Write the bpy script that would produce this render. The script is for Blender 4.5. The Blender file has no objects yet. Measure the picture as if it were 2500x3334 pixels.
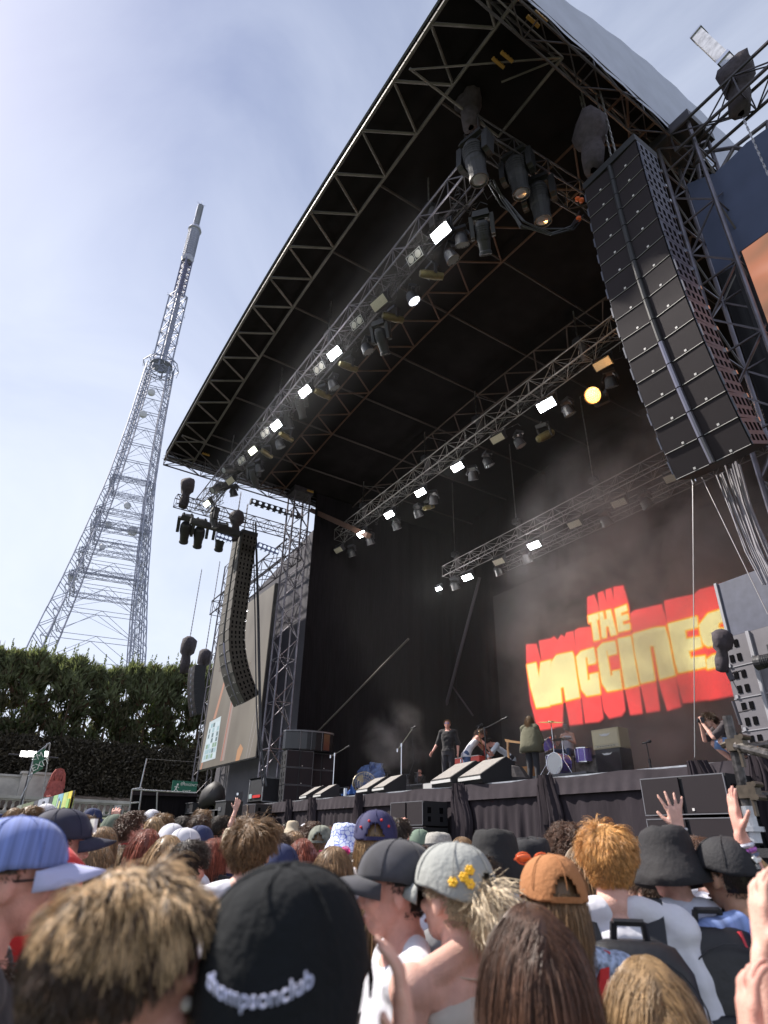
import bpy, math, random
import numpy as np
from mathutils import Vector, Matrix, Euler
S = bpy.context.scene
COL = S.collection
R_ = math.radians
# ------------------------------------------------------------------ camera
IW, IH, FP = 2500, 3334, 2020.04
CR = np.array([[0.54389566, 0.38644247, 0.74487565],
               [0.83888878, -0.27266063, -0.47108577],
               [0.02105071, 0.88108932, -0.47248119]])
CP = np.array([0.0, 0.0, 1.7])
cd = bpy.data.cameras.new('camera'); cam = bpy.data.objects.new('camera', cd); COL.objects.link(cam)
M4 = Matrix.Identity(4)
for i in range(3):
    for j in range(3): M4[i][j] = float(CR[i][j])
    M4[i][3] = float(CP[i])
cam.matrix_world = M4
cd.sensor_fit = 'VERTICAL'; cd.sensor_height = 36.0; cd.sensor_width = 27.0
cd.lens = FP / IH * 36.0; cd.clip_start = 0.05; cd.clip_end = 3000
cd.dof.use_dof = True; cd.dof.focus_distance = 14.0; cd.dof.aperture_fstop = 3.0
S.camera = cam
S.render.resolution_x = 768; S.render.resolution_y = 1024
# ------------------------------------------------------------------ light
SUN_AZ = Vector((-0.80, -0.60)).normalized(); SUN_EL = R_(47)
sd = bpy.data.lights.new('sun', 'SUN'); sun = bpy.data.objects.new('sun', sd); COL.objects.link(sun)
sd.energy = 5.0; sd.angle = R_(2.0); sd.color = (1.0, 0.93, 0.84)
sdir = Vector((SUN_AZ.x*math.cos(SUN_EL), SUN_AZ.y*math.cos(SUN_EL), math.sin(SUN_EL)))
sun.rotation_euler = (-sdir).to_track_quat('-Z', 'Y').to_euler()
W = bpy.data.worlds.new('World'); S.world = W; W.use_nodes = True
nt = W.node_tree; nt.nodes.clear()
def N(t, **k):
    n = nt.nodes.new(t)
    for a, b in k.items(): setattr(n, a, b)
    return n
sky = N('ShaderNodeTexSky', sky_type='NISHITA'); sky.sun_disc = False
sky.sun_elevation = SUN_EL; sky.sun_rotation = math.atan2(SUN_AZ.x, SUN_AZ.y)
sky.air_density = 1.0; sky.dust_density = 0.8; sky.ozone_density = 2.0; sky.altitude = 50
tc = N('ShaderNodeTexCoord'); mp = N('ShaderNodeMapping'); mp.inputs['Scale'].default_value = (1.0, 1.6, 2.6)
nz = N('ShaderNodeTexNoise'); nz.inputs['Scale'].default_value = 1.7; nz.inputs['Detail'].default_value = 6; nz.inputs['Roughness'].default_value = 0.55
nz.inputs['Distortion'].default_value = 0.6
cr = N('ShaderNodeValToRGB'); cr.color_ramp.elements[0].position = 0.3; cr.color_ramp.elements[1].position = 0.75
sep = N('ShaderNodeSeparateXYZ')
hz = N('ShaderNodeMapRange'); hz.inputs['From Min'].default_value = 0.0; hz.inputs['From Max'].default_value = 0.95
hz.inputs['To Min'].default_value = 1.0; hz.inputs['To Max'].default_value = 0.15
mxf = N('ShaderNodeMath', operation='MULTIPLY'); mxf.inputs[1].default_value = 0.42
add = N('ShaderNodeMath', operation='ADD', use_clamp=True)
hz2 = N('ShaderNodeMath', operation='MULTIPLY'); hz2.inputs[1].default_value = 0.95
mix = N('ShaderNodeMixRGB'); mix.inputs['Color2'].default_value = (8.2, 8.8, 10.2, 1)
bg = N('ShaderNodeBackground'); bg.inputs['Strength'].default_value = 0.067
wo = N('ShaderNodeOutputWorld')
L = nt.links.new
mp.inputs['Scale'].default_value = (0.8, 1.4, 2.0); L(tc.outputs['Generated'], mp.inputs['Vector']); L(mp.outputs[0], nz.inputs['Vector']); L(nz.outputs['Fac'], cr.inputs[0])
L(tc.outputs['Generated'], sep.inputs[0]); L(sep.outputs['Z'], hz.inputs['Value']); L(hz.outputs[0], hz2.inputs[0])
L(cr.outputs[0], mxf.inputs[0]); L(mxf.outputs[0], add.inputs[0]); L(hz2.outputs[0], add.inputs[1])
L(add.outputs[0], mix.inputs['Fac']); tint = N('ShaderNodeMixRGB', blend_type='MULTIPLY'); tint.inputs['Fac'].default_value = 1; tint.inputs['Color2'].default_value = (1.15, 1.10, 1.22, 1); L(sky.outputs[0], tint.inputs['Color1']); L(tint.outputs[0], mix.inputs['Color1']); L(mix.outputs[0], bg.inputs['Color']); L(bg.outputs[0], wo.inputs[0])
S.view_settings.view_transform = 'Standard'; S.view_settings.look = 'None'; S.view_settings.exposure = 0.76; S.view_settings.gamma = 1
# ------------------------------------------------------------------ pixel of the photograph -> point in the place
def ray(px, py):
    d = CR @ np.array([px-IW/2, -(py-IH/2), -FP]); return d/np.linalg.norm(d)
def onY(px, py, y): d = ray(px, py); return Vector(CP + d*(y/d[1]))
def onX(px, py, x): d = ray(px, py); return Vector(CP + d*(x/d[0]))
def onZ(px, py, z): d = ray(px, py); return Vector(CP + d*((z-CP[2])/d[2]))
def onD(px, py, t): return Vector(CP + ray(px, py)*t)
def ground_z(x, y):
    g = 0.052*max(0, y) + 0.028*max(0, -x) - 0.02*max(0, y-10.5)
    if x < -36: g += 0.14*min(10, -36-x)
    return g
# ------------------------------------------------------------------ materials
MATS = {}
def mat(name, col, rough=0.7, metal=0.0, var=0.0, scale=6.0, bump=0.0, bscale=None, emit=None, es=1.0, spec=0.5, alpha=1.0, sheen=0.0, sss=0.0, trans=0.0, stretch=None):
    if name in MATS: return MATS[name]
    m = bpy.data.materials.new(name); m.use_nodes = True; t = m.node_tree; b = t.nodes['Principled BSDF']
    b.inputs['Base Color'].default_value = (*col, 1); b.inputs['Roughness'].default_value = rough; b.inputs['Metallic'].default_value = metal
    b.inputs['Specular IOR Level'].default_value = spec
    if sheen: b.inputs['Sheen Weight'].default_value = sheen
    if sss: b.inputs['Subsurface Weight'].default_value = sss; b.inputs['Subsurface Scale'].default_value = 0.01
    if emit: b.inputs['Emission Color'].default_value = (*emit, 1); b.inputs['Emission Strength'].default_value = es
    if var or bump:
        c = t.nodes.new('ShaderNodeTexCoord'); n = t.nodes.new('ShaderNodeTexNoise'); n.inputs['Scale'].default_value = scale; n.inputs['Detail'].default_value = 5
        src = c.outputs['Object']
        if stretch:
            mpn = t.nodes.new('ShaderNodeMapping'); mpn.inputs['Scale'].default_value = stretch; t.links.new(src, mpn.inputs[0]); src = mpn.outputs[0]
        t.links.new(src, n.inputs['Vector'])
        if var:
            r = t.nodes.new('ShaderNodeValToRGB'); e = r.color_ramp.elements
            e[0].position = 0.3; e[1].position = 0.7
            e[0].color = (*[max(0, x*(1-var)) for x in col], 1); e[1].color = (*[min(1, x*(1+var)) for x in col], 1)
            t.links.new(n.outputs['Fac'], r.inputs[0]); t.links.new(r.outputs[0], b.inputs['Base Color'])
        if bump:
            n2 = n
            if bscale:
                n2 = t.nodes.new('ShaderNodeTexNoise'); n2.inputs['Scale'].default_value = bscale; n2.inputs['Detail'].default_value = 3
                t.links.new(src, n2.inputs['Vector'])
            bp = t.nodes.new('ShaderNodeBump'); bp.inputs['Strength'].default_value = bump; bp.inputs['Distance'].default_value = 0.02
            t.links.new(n2.outputs['Fac'], bp.inputs['Height']); t.links.new(bp.outputs[0], b.inputs['Normal'])
    MATS[name] = m; return m
def translucent(m, col, fac=0.4):
    t = m.node_tree; o = t.nodes['Material Output']; b = t.nodes['Principled BSDF']
    tr = t.nodes.new('ShaderNodeBsdfTranslucent'); tr.inputs['Color'].default_value = (*col, 1)
    mx = t.nodes.new('ShaderNodeMixShader'); mx.inputs[0].default_value = fac
    t.links.new(b.outputs[0], mx.inputs[1]); t.links.new(tr.outputs[0], mx.inputs[2]); t.links.new(mx.outputs[0], o.inputs['Surface'])
    return m
m_truss = mat('dark aluminium truss', (0.17, 0.16, 0.19), 0.45, 0.7, var=0.25, scale=3)
m_trussb = mat('black painted steel', (0.055, 0.05, 0.06), 0.45, 0.35, var=0.3, scale=4)
m_rooft = mat('grey roof steel', (0.20, 0.185, 0.17), 0.55, 0.3, var=0.3, scale=2)
m_black = mat('black plastic', (0.022, 0.022, 0.027), 0.42, var=0.3, scale=20)
m_case = mat('black textured case', (0.018, 0.018, 0.022), 0.55, bump=0.15, bscale=300)
m_roof = mat('black roof fabric', (0.0075, 0.0065, 0.0075), 0.9, spec=0.1, var=0.3, scale=1.5)
m_drape = mat('black drape', (0.009, 0.008, 0.010), 0.95, spec=0.08, var=0.35, scale=2.5, stretch=(6, 6, 0.4))
m_skirt = mat('stage skirt cloth', (0.032, 0.026, 0.032), 0.9, spec=0.15, var=0.25, scale=1.2, bump=0.5, bscale=4, stretch=(3, 3, 0.7))
m_tarp = mat('pale roof tarpaulin', (0.42, 0.45, 0.56), 0.55, var=0.08, scale=1.5, bump=0.4, bscale=3)
m_grille = mat('black speaker grille', (0.024, 0.019, 0.023), 0.75, spec=0.2, bump=0.2, bscale=500)
m_sidep = mat('sky sheen speaker side', (0.085, 0.09, 0.13), 0.45, var=0.2, scale=8)  # blue sheen of the sky on the speaker sides put into the colour
m_hole = mat('recess shade black', (0.004, 0.004, 0.005), 0.9, spec=0.05)  # near-black plates: the shade in the holes is put into the colour
m_grey = mat('grey cloth', (0.06, 0.055, 0.06), 0.9, var=0.25, scale=6, bump=0.6, bscale=9)
m_bag = mat('hoist cover cloth', (0.045, 0.036, 0.045), 0.85, var=0.3, scale=8, bump=0.9, bscale=12)
m_chain = mat('galvanised chain', (0.35, 0.34, 0.34), 0.35, 0.8)
m_chrome = mat('chrome', (0.7, 0.7, 0.72), 0.18, 1.0)
m_white = mat('white paint', (0.75, 0.75, 0.74), 0.5)
m_alu = mat('bright scaffold tube', (0.42, 0.43, 0.46), 0.38, 0.7, var=0.25, scale=9)
m_glow = mat('strobe face lit', (0.9, 0.9, 0.9), 0.4, emit=(0.92, 0.97, 1.0), es=26)
m_glowd = mat('strobe face dim', (0.9, 0.9, 0.8), 0.4, emit=(0.95, 1.0, 0.8), es=2.2)
m_glowo = mat('tungsten lamp lit', (1, .6, .2), 0.4, emit=(1.0, 0.38, 0.09), es=1.8)
m_glowt = mat('tungsten lens faint', (0.5, .25, .1), 0.3, emit=(1.0, 0.40, 0.14), es=0.9)
m_lens = mat('glass lens', (0.30, 0.31, 0.36), 0.12, 0.3)
m_lensoff = mat('strobe glass off', (0.48, 0.45, 0.38), 0.35, var=0.1, scale=40)
# ------------------------------------------------------------------ mesh helpers
class MB:
    def __init__(s): s.v = []; s.f = []; s.m = []; s.mi = 0
    def add(s, vs, fs, mi=None):
        o = len(s.v); s.v.extend([tuple(v) for v in vs]); s.f.extend([tuple(i+o for i in f) for f in fs]); s.m.extend([s.mi if mi is None else mi]*len(fs)); return s
    def box(s, c, d, rot=None, mi=None, taper=1.0):
        c = Vector(c); x, y, z = d[0]/2, d[1]/2, d[2]/2; vs = []
        for k in (-1, 1):
            t = taper if k > 0 else 1
            for (a, b) in ((-1, -1), (1, -1), (1, 1), (-1, 1)):
                v = Vector((a*x*t, b*y*t, k*z))
                if rot is not None: v = rot @ v
                vs.append(c+v)
        return s.add(vs, [(3, 2, 1, 0), (4, 5, 6, 7), (0, 1, 5, 4), (1, 2, 6, 5), (2, 3, 7, 6), (3, 0, 4, 7)], mi)
    def tube(s, p, q, r, n=6, r2=None, mi=None, caps=True):
        p = Vector(p); q = Vector(q); a = q-p
        if a.length < 1e-6: return s
        a.normalize(); u = a.orthogonal().normalized(); w = a.cross(u); r2 = r if r2 is None else r2
        vs = []
        for (c, rr) in ((p, r), (q, r2)):
            for i in range(n):
                t = 2*math.pi*i/n; vs.append(c+(u*math.cos(t)+w*math.sin(t))*rr)
        fs = [(i, (i+1) % n, n+(i+1) % n, n+i) for i in range(n)]
        if caps: fs += [tuple(range(n-1, -1, -1)), tuple(range(n, 2*n))]
        return s.add(vs, fs, mi)
    def path(s, pts, r, n=6, mi=None):
        for a, b in zip(pts, pts[1:]): s.tube(a, b, r, n, mi=mi)
        return s
    def lathe(s, prof, n=16, M=None, mi=None, cap=True, a0=0, a1=2*math.pi):
        full = abs(a1-a0-2*math.pi) < 1e-6; k = n if full else n+1; vs = []
        for (r, z) in prof:
            for i in range(k):
                t = a0+(a1-a0)*i/n; v = Vector((r*math.cos(t), r*math.sin(t), z)); vs.append(M @ v if M is not None else v)
        fs = []
        for j in range(len(prof)-1):
            for i in range(n if full else n):
                i2 = (i+1) % k; fs.append((j*k+i, j*k+i2, (j+1)*k+i2, (j+1)*k+i))
        if cap and full:
            fs.append(tuple(range(k-1, -1, -1))); fs.append(tuple(range((len(prof)-1)*k, len(prof)*k)))
        return s.add(vs, fs, mi)
    def quad(s, a, b, c, d, mi=None): return s.add([a, b, c, d], [(0, 1, 2, 3)], mi)
    def slab(s, pts, off, mi=None):
        off = Vector(off); n = len(pts); vs = [Vector(p) for p in pts]+[Vector(p)+off for p in pts]
        fs = [tuple(range(n-1, -1, -1)), tuple(range(n, 2*n))]+[(i, (i+1) % n, n+(i+1) % n, n+i) for i in range(n)]
        return s.add(vs, fs, mi)
    def truss(s, p, q, w=0.5, h=None, seg=None, rc=0.025, rl=0.012, up=(0, 0, 1), n=6, ladder=True):
        p = Vector(p); q = Vector(q); a = q-p; Ln = a.length; a.normalize(); up = Vector(up)
        sd = a.cross(up).normalized(); u = sd.cross(a).normalized(); h = h or w; seg = seg or w
        K = max(1, round(Ln/seg)); C = [sd*(w/2)*i+u*(h/2)*j for (i, j) in ((-1, -1), (1, -1), (1, 1), (-1, 1))]
        for c in C: s.tube(p+c, q+c, rc, n)
        for k in range(K):
            A = p+a*(Ln*k/K); B = p+a*(Ln*(k+1)/K)
            for e in range(4):
                c1, c2 = C[e], C[(e+1) % 4]
                if (k+e) % 2: c1, c2 = c2, c1
                s.tube(A+c1, B+c2, rl, 4, caps=False)
                if ladder and k % 2 == 0: s.tube(A+c1, A+c2, rl, 4, caps=False)
        for e in range(4): s.tube(q+C[e], q+C[(e+1) % 4], rl, 4, caps=False)
        return s
    def build(s, name, mats, parent=None, smooth=False):
        me = bpy.data.meshes.new(name); me.from_pydata(s.v, [], s.f)
        if not isinstance(mats, (list, tuple)): mats = [mats]
        for m in mats: me.materials.append(m)
        if len(mats) > 1: me.polygons.foreach_set('material_index', s.m)
        if smooth: me.polygons.foreach_set('use_smooth', [True]*len(me.polygons))
        me.update(); o = bpy.data.objects.new(name, me); COL.objects.link(o)
        if parent is not None: o.parent = parent
        return o
def tag(o, label=None, cat=None, group=None, kind=None):
    if label: o['label'] = label
    if cat: o['category'] = cat
    if group: o['group'] = group
    if kind: o['kind'] = kind
    return o
def empty(name, loc=(0, 0, 0), rz=0, label=None, cat=None, group=None, rot=None):
    o = bpy.data.objects.new(name, None); COL.objects.link(o); o.location = loc
    o.rotation_euler = rot if rot is not None else (0, 0, rz); o.empty_display_size = 0.2
    return tag(o, label, cat, group)
def kids(o): return [c for c in bpy.data.objects if c.parent == o]
def dup(o, loc=None, rz=None, label=None, rot=None, parent=None, scale=None):
    c = o.copy(); COL.objects.link(c); c.parent = parent
    for ch in o.children: dup(ch, parent=c)
    if loc is not None: c.location = loc
    if rz is not None: c.rotation_euler = (0, 0, rz)
    if rot is not None: c.rotation_euler = rot
    if scale is not None: c.scale = (scale,)*3
    if label: c['label'] = label
    return c
def local(root_loc, pts): return [Vector(p)-Vector(root_loc) for p in pts]
ORD = ['first', 'second', 'third', 'fourth', 'fifth', 'sixth', 'seventh', 'eighth', 'ninth', 'tenth', 'eleventh', 'twelfth', 'thirteenth', 'fourteenth', 'fifteenth', 'sixteenth']
# ================================================================== THE PLACE
def make_ground():
    xs = np.concatenate([np.linspace(-3000, -300, 8), np.linspace(-280, -60, 10), np.linspace(-55, 12, 60), np.linspace(20, 300, 8), [3000]])
    ys = np.concatenate([[-3000], np.linspace(-200, -12, 6), np.linspace(-8, 40, 45), np.linspace(50, 400, 8), [3000]])
    b = MB(); nx, ny = len(xs), len(ys)
    vs = [(float(x), float(y), ground_z(max(-60, x), min(y, 30))) for y in ys for x in xs]
    fs = [(j*nx+i, j*nx+i+1, (j+1)*nx+i+1, (j+1)*nx+i) for j in range(ny-1) for i in range(nx-1)]
    b.add(vs, fs); return b
g = make_ground().build('ground', mat('trampled grass', (0.075, 0.085, 0.045), 0.95, var=0.4, scale=1.3, bump=0.6, bscale=30), smooth=True); tag(g, kind='structure')

DY, DZ = 10.3, 2.98           # stage front edge, deck height
XL, XR = -26.6, -3.9           # tower positions
# ---- stage deck
st = empty('stage_platform', (-15, DY, 0.8), label='raised stage platform with black cloth hung along its front', cat='stage')
o = Vector(st.location)
b = MB(); b.box(Vector((-14.2, DY+6.02, DZ-0.14))-o, (25.6, 12.0, 0.24)); b.build('deck', mat('stage floor', (0.06, 0.055, 0.06), 0.6, var=0.4, scale=1.0), st)
b = MB(); b.box(Vector((-14.2, DY+0.0, DZ-0.012))-o, (25.7, 0.06, 0.028)); b.build('edge_rail', m_alu, st)
def pleated(x0, x1, z0, z1, y, amp, seed, nx=None, sag=0.0):
    rnd = random.Random(seed); nx = nx or max(6, int((x1-x0)/0.035)); nz = 10
    ph = [(rnd.uniform(2, 26), rnd.uniform(0, 6.3), rnd.uniform(0.2, 1.0)) for _ in range(9)]
    vs = []
    for j in range(nz+1):
        t = j/nz
        for i in range(nx+1):
            x = x0+(x1-x0)*i/nx
            d = sum(a*math.sin(f*x+p+0.9*t*math.sin(f)) for f, p, a in ph)/3.2
            vs.append((x, y-amp*(0.12+t)*d-0.04*t, z1-(z1-z0)*t+(0.02*math.sin(3*x) if j == 0 else 0)))
    fs = [(j*(nx+1)+i, (j+1)*(nx+1)+i, (j+1)*(nx+1)+i+1, j*(nx+1)+i+1) for j in range(nz) for i in range(nx)]
    b = MB(); b.add(vs, fs); return b
xs = [-26.8, -24.2, -21.7, -20.0, -17.0, -12.4, -9.6, -6.9, -5.2, -1.2]
for i in range(len(xs)-1):
    p = pleated(xs[i], xs[i+1], 0.9, DZ-0.32, DY-0.06, 0.075, i*7+1)
    p.v = [tuple(Vector(v)-o) for v in p.v]; q = p.build('skirt_cloth', m_skirt, st, smooth=True)
p = pleated(-26.9, -1.2, DZ-0.34, DZ-0.02, DY-0.10, 0.02, 77); p.v = [tuple(Vector(v)-o) for v in p.v]; p.build('valance', mat('valance cloth', (0.045, 0.038, 0.045), 0.9, spec=0.15, var=0.2, scale=2, bump=0.4, bscale=5), st, smooth=True)
# bunched drapes hanging at the joins
rnd = random.Random(5)
for i, x in enumerate((-21.7, -19.95, -17.0, -12.45, -9.65, -6.3, -5.3)):
    b = MB(); nseg = 26; ny = 10; vs = []; wd = 0.22 if x > -15 else 0.16
    for j in range(ny+1):
        t = j/ny; w = wd*(0.75+0.8*math.sin(min(1, t*1.3)*2.2)); 
        for k in range(nseg+1):
            a = math.pi*k/nseg
            fold = 0.35*math.sin(k*1.9+i)+0.25*math.sin(k*3.1+2*i+3*t)
            vs.append(Vector((x-w*math.cos(a)+0.12*t*(1 if i % 2 else -0.4)+0.03*math.sin(9*t+i), DY-0.13-0.13*math.sin(a)*(1+fold), DZ+0.03-t*(1.5+0.3*(i % 3))))-o)
    fs = [(j*(nseg+1)+k, (j+1)*(nseg+1)+k, (j+1)*(nseg+1)+k+1, j*(nseg+1)+k+1) for j in range(ny) for k in range(nseg)]
    b.add(vs, fs); b.build('gathered_drape', m_skirt, st, smooth=True)
# ---- roof
def zf(x):                       # shallow arch of the front edge
    t = (x-XL+0.3)/(XR-XL); return 17.75+0.25*t+1.0*math.sin(math.pi*max(0, min(1, t)))*0.75
RF, RB = 4.5, 21.6
RX0, RX1 = -26.95, -4.1
rf = empty('stage_roof', (-15.5, RF, 18), label='huge black fabric roof on steel trusses over the stage', cat='roof')
ro = Vector(rf.location)
def rz(x, y): return zf(x) + 0.0*(y-RF)
nx = 40; b = MB(); vs = []
yy = [RF, 6, 8, 10, 12, 14, 16, 18, 20, RB]
for y in yy:
    for i in range(nx+1):
        x = RX0+(RX1-RX0)*i/nx; vs.append(Vector((x, y, rz(x, y)+0.35))-ro)
fs = [(j*(nx+1)+i, (j+1)*(nx+1)+i, (j+1)*(nx+1)+i+1, j*(nx+1)+i+1) for j in range(len(yy)-1) for i in range(nx)]
b.add(vs, fs); b.build('roof_underside', m_roof, rf, smooth=True)
def topz(y): 
    t = (y-RF)/(RB-RF); return 3.0*math.sin(min(1, t*2.0+0.02)*math.pi/2)
b = MB(); vs = []
yt = [RF, 4.8, 5.3, 6, 7, 8, 9.5, 11, 13, 15, 17, 19, RB]
for y in yt:
    for i in range(nx+1):
        x = RX0+(RX1-RX0)*i/nx; vs.append(Vector((x, y-0.02, rz(x, y)+0.38+topz(y)))-ro)
fs = [(j*(nx+1)+i, j*(nx+1)+i+1, (j+1)*(nx+1)+i+1, (j+1)*(nx+1)+i) for j in range(len(yt)-1) for i in range(nx)]
b.add(vs, fs); b.build('roof_skin', m_tarp, rf, smooth=True)
for xx, s in ((RX1+0.03, 1), (RX0-0.03, -1)):
    b = MB(); vs = []
    ys2 = list(np.linspace(RF, RB, 60))
    for y in ys2:
        w = 0.012*math.sin(y*5.0)
        vs.append(Vector((xx+w, y, rz(xx, y)+0.05))-ro); vs.append(Vector((xx-w, y, rz(xx, y)+0.40+topz(y)))-ro)
    b.add(vs, [(2*i, 2*i+2, 2*i+3, 2*i+1) for i in range(len(ys2)-1)]); b.build('side_tarpaulin', m_tarp, rf, smooth=True)
# perimeter tubes and zigzag trusses under the roof
def zig(y0, y1, n, mt, r, nm, dz=0.0, x0=RX0, x1=RX1):
    b = MB()
    P = lambda x, y: Vector((x, y, rz(x, y)+dz))-ro
    K = 30
    for y in (y0, y1):
        pts = [P(x0+(x1-x0)*i/K, y) for i in range(K+1)]; b.path(pts, r*1.15, 6)
    for k in range(n):
        xa = x0+(x1-x0)*k/n; xb = x0+(x1-x0)*(k+0.5)/n; xc = x0+(x1-x0)*(k+1)/n
        b.tube(P(xa, y0), P(xb, y1), r, 6); b.tube(P(xb, y1), P(xc, y0), r, 6)
    b.build(nm, mt, rf)
m_rooftb = mat('roof edge steel', (0.11, 0.10, 0.10), 0.5, 0.4, var=0.3, scale=2)
m_rust = mat('brown roof steel', (0.08, 0.04, 0.027), 0.6, 0.3, var=0.3, scale=2)
zig(RF, 5.75, 15, m_rooftb, 0.04, 'front_roof_truss')
zig(9.3, 10.5, 14, m_rust, 0.032, 'middle_roof_truss')
zig(14.4, 15.4, 14, mat('dark roof steel', (0.07, 0.05, 0.045), 0.7, 0.2), 0.03, 'rear_roof_truss')
b = MB()
for x in (RX0, RX1+0.01):
    b.truss(Vector((x+(0.25 if x < -20 else -0.25), RF, rz(x, 0)-0.02))-ro, Vector((x+(0.25 if x < -20 else -0.25), RB, rz(x, 0)-0.02))-ro, 0.5, 0.5, 0.9, 0.035, 0.02)
b.build('side_roof_truss', m_trussb, rf)
b = MB()
for i, x in enumerate(np.linspace(RX0+2.8, RX1-2.8, 7)):
    b.tube(Vector((x, 5.75, rz(x, 0)+0.05))-ro, Vector((x, RB, rz(x, 0)+0.05))-ro, 0.04, 6)
b.build('rafter', mat('dim rafter', (0.03, 0.022, 0.022), 0.7), rf)
# small hanging brackets (yellow beam clamps) near front right corner and lacing pegs along the edge
b = MB()
for x in np.linspace(RX0, RX1, 90):
    b.tube(Vector((x, RF-0.02, zf(x)+0.1))-ro, Vector((x, RF-0.12, zf(x)+0.02))-ro, 0.007, 4)
b.build('lacing_pegs', m_trussb, rf)
m_yel = mat('yellow clamp', (0.26, 0.15, 0.03), 0.5)
for (px, py) in ((1735, 70), (1650, 185), (1622, 205), (1760, 55), (670, 1480), (650, 1530), (1010, 1600)):
    c = onZ(px, py, 17.85); b = MB(); b.box(c-ro, (0.07, 0.36, 0.05))
    for k in range(4): b.box(c-ro+Vector((0, -0.14+0.09*k, 0.05)), (0.06, 0.03, 0.05))
    b.build('beam_clamp', m_yel, rf)
# corner gable frame, front right and front left
b = MB()
for x, s in ((RX1-0.3, -1), (RX0+0.3, 1)):
    z = zf(x)
    for (dx, yy2) in ((0, 4.6), (s*2.2, 4.6), (s*1.2, 6.6)):
        b.tube(Vector((x, 7.4, z-0.1))-ro, Vector((x+dx, yy2, z-0.05))-ro, 0.024, 6)
    b.tube(Vector((x+s*2.2, 4.6, z))-ro, Vector((x+s*2.2, 7.4, z-0.1))-ro, 0.035, 6); b.tube(Vector((x, 7.4, z-0.1))-ro, Vector((x+s*2.2, 7.4, z-0.1))-ro, 0.04, 6)
b.build('corner_frame', m_rooftb, rf)
# ---- towers
def tower(x, y, lab, top=17.9):
    z0 = ground_z(x, y)+0.0; t = empty('stage_tower', (x, y, z0), label=lab, cat='truss tower', group='truss towers holding up the stage roof')
    b = MB(); b.truss((0, 0, 0), (0, 0, top-z0), 0.85, 0.85, 1.0, 0.05, 0.026, up=(0, 1, 0), n=8); b.build('tower_truss', m_truss, t)
    b = MB(); b.box((0, 0, 0.08), (1.5, 1.5, 0.16)); b.box((0, 0, 0.22), (1.0, 1.0, 0.1)); b.build('base_plate', m_trussb, t)
    b = MB(); b.box((0, 0, top-z0+0.1), (1.1, 1.1, 0.3)); b.build('head_block', m_trussb, t)
    return t
tl = tower(XL, 11.5, 'pale metal truss tower holding the roof beside the side screen at left')
tr = tower(XR-0.2, 11.5, 'dark truss tower behind the large hanging speaker array at right')
# black cloth wall behind left tower, cables
def drapewall(name, pts, m, label, cat='drape', seed=1, amp=0.05):
    a, b2, h0, h1 = pts; a = Vector((*a, 0)); b2 = Vector((*b2, 0)); d = b2-a; n = max(20, int(d.length/0.12)); nrm = Vector((-d.y, d.x, 0)).normalized(); rn = random.Random(seed)
    f = [rn.uniform(3, 14) for _ in range(4)]; vs = []
    for j in range(9):
        t = j/8
        for i in range(n+1):
            s = i/n*d.length; w = sum(math.sin(q*s+q) for q in f)/4*amp
            p = a+d*(i/n)+nrm*w; vs.append((p.x, p.y, h0+(h1-h0)*t))
    m_ = MB(); m_.add(vs, [(j*(n+1)+i, j*(n+1)+i+1, (j+1)*(n+1)+i+1, (j+1)*(n+1)+i) for j in range(8) for i in range(n)])
    for i, v in enumerate(m_.v): m_.v[i] = (v[0]-a.x, v[1]-a.y, v[2]-h0)
    ob = m_.build(name, m, smooth=True); ob.location = (a.x, a.y, h0); return tag(ob, label, cat)
drapewall('side_drape', ((-26.0, 12.2), (-26.0, 21.4), 2.9, 18.0), m_drape, 'black side cloth closing the left wing of the stage', seed=3)
drapewall('side_drape', ((-4.6, 21.4), (-4.6, 12.4), 2.9, 18.2), m_drape, 'black side cloth closing the right wing of the stage', seed=4)
drapewall('back_drape', ((-26.0, 21.3), (-4.6, 21.3), 2.9, 19.1), m_drape, 'black backcloth behind the band and the big logo screen', seed=5)
# guy struts inside the left wing
for i, (a, c) in enumerate((((1010, 2408), (1330, 2080)), ((1150, 2345), (1312, 1740)), ((1445, 2325), (1562, 1880)), ((1165, 1800), (1540, 2330)))):
    Y = (13.0, 20.6, 20.6, 20.9)[i]
    A = onY(*a, Y); B = onY(*c, Y); A = Vector(A); b = MB(); b.tube((0, 0, 0), B-A, (0.04, 0.085, 0.085, 0.04)[i], 8)
    b.lathe([(0.0, -0.1), (0.1, -0.1), (0.1, 0.1), (0, 0.1)], 8)
    ob = b.build('brace_pole', (mat('bright brace', (0.13, 0.11, 0.10), 0.5, 0.4), mat('dull brace', (0.07, 0.06, 0.075), 0.5, 0.4))[0 if i == 0 else 1]); ob.location = A
    tag(ob, ('long thin diagonal steel brace rising from the left speaker stack', 'steep thick pole rising in the dark left part of the stage back', 'steep thick pole behind the singer at the stage back', 'thin faint diagonal brace crossing the two steep poles at the back')[i], 'brace pole')
b = MB(); A = onY(1015, 1662, 12.3); B = onY(1200, 1745, 13.4); b.box((B-A)/2, ((B-A).length, 0.25, 0.25), rot=(B-A).to_track_quat('X', 'Z').to_matrix())
ob = b.build('cross_beam', m_rust); ob.location = A; tag(ob, 'rusty brown beam at the top of the left tower inside the stage', 'beam')
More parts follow.
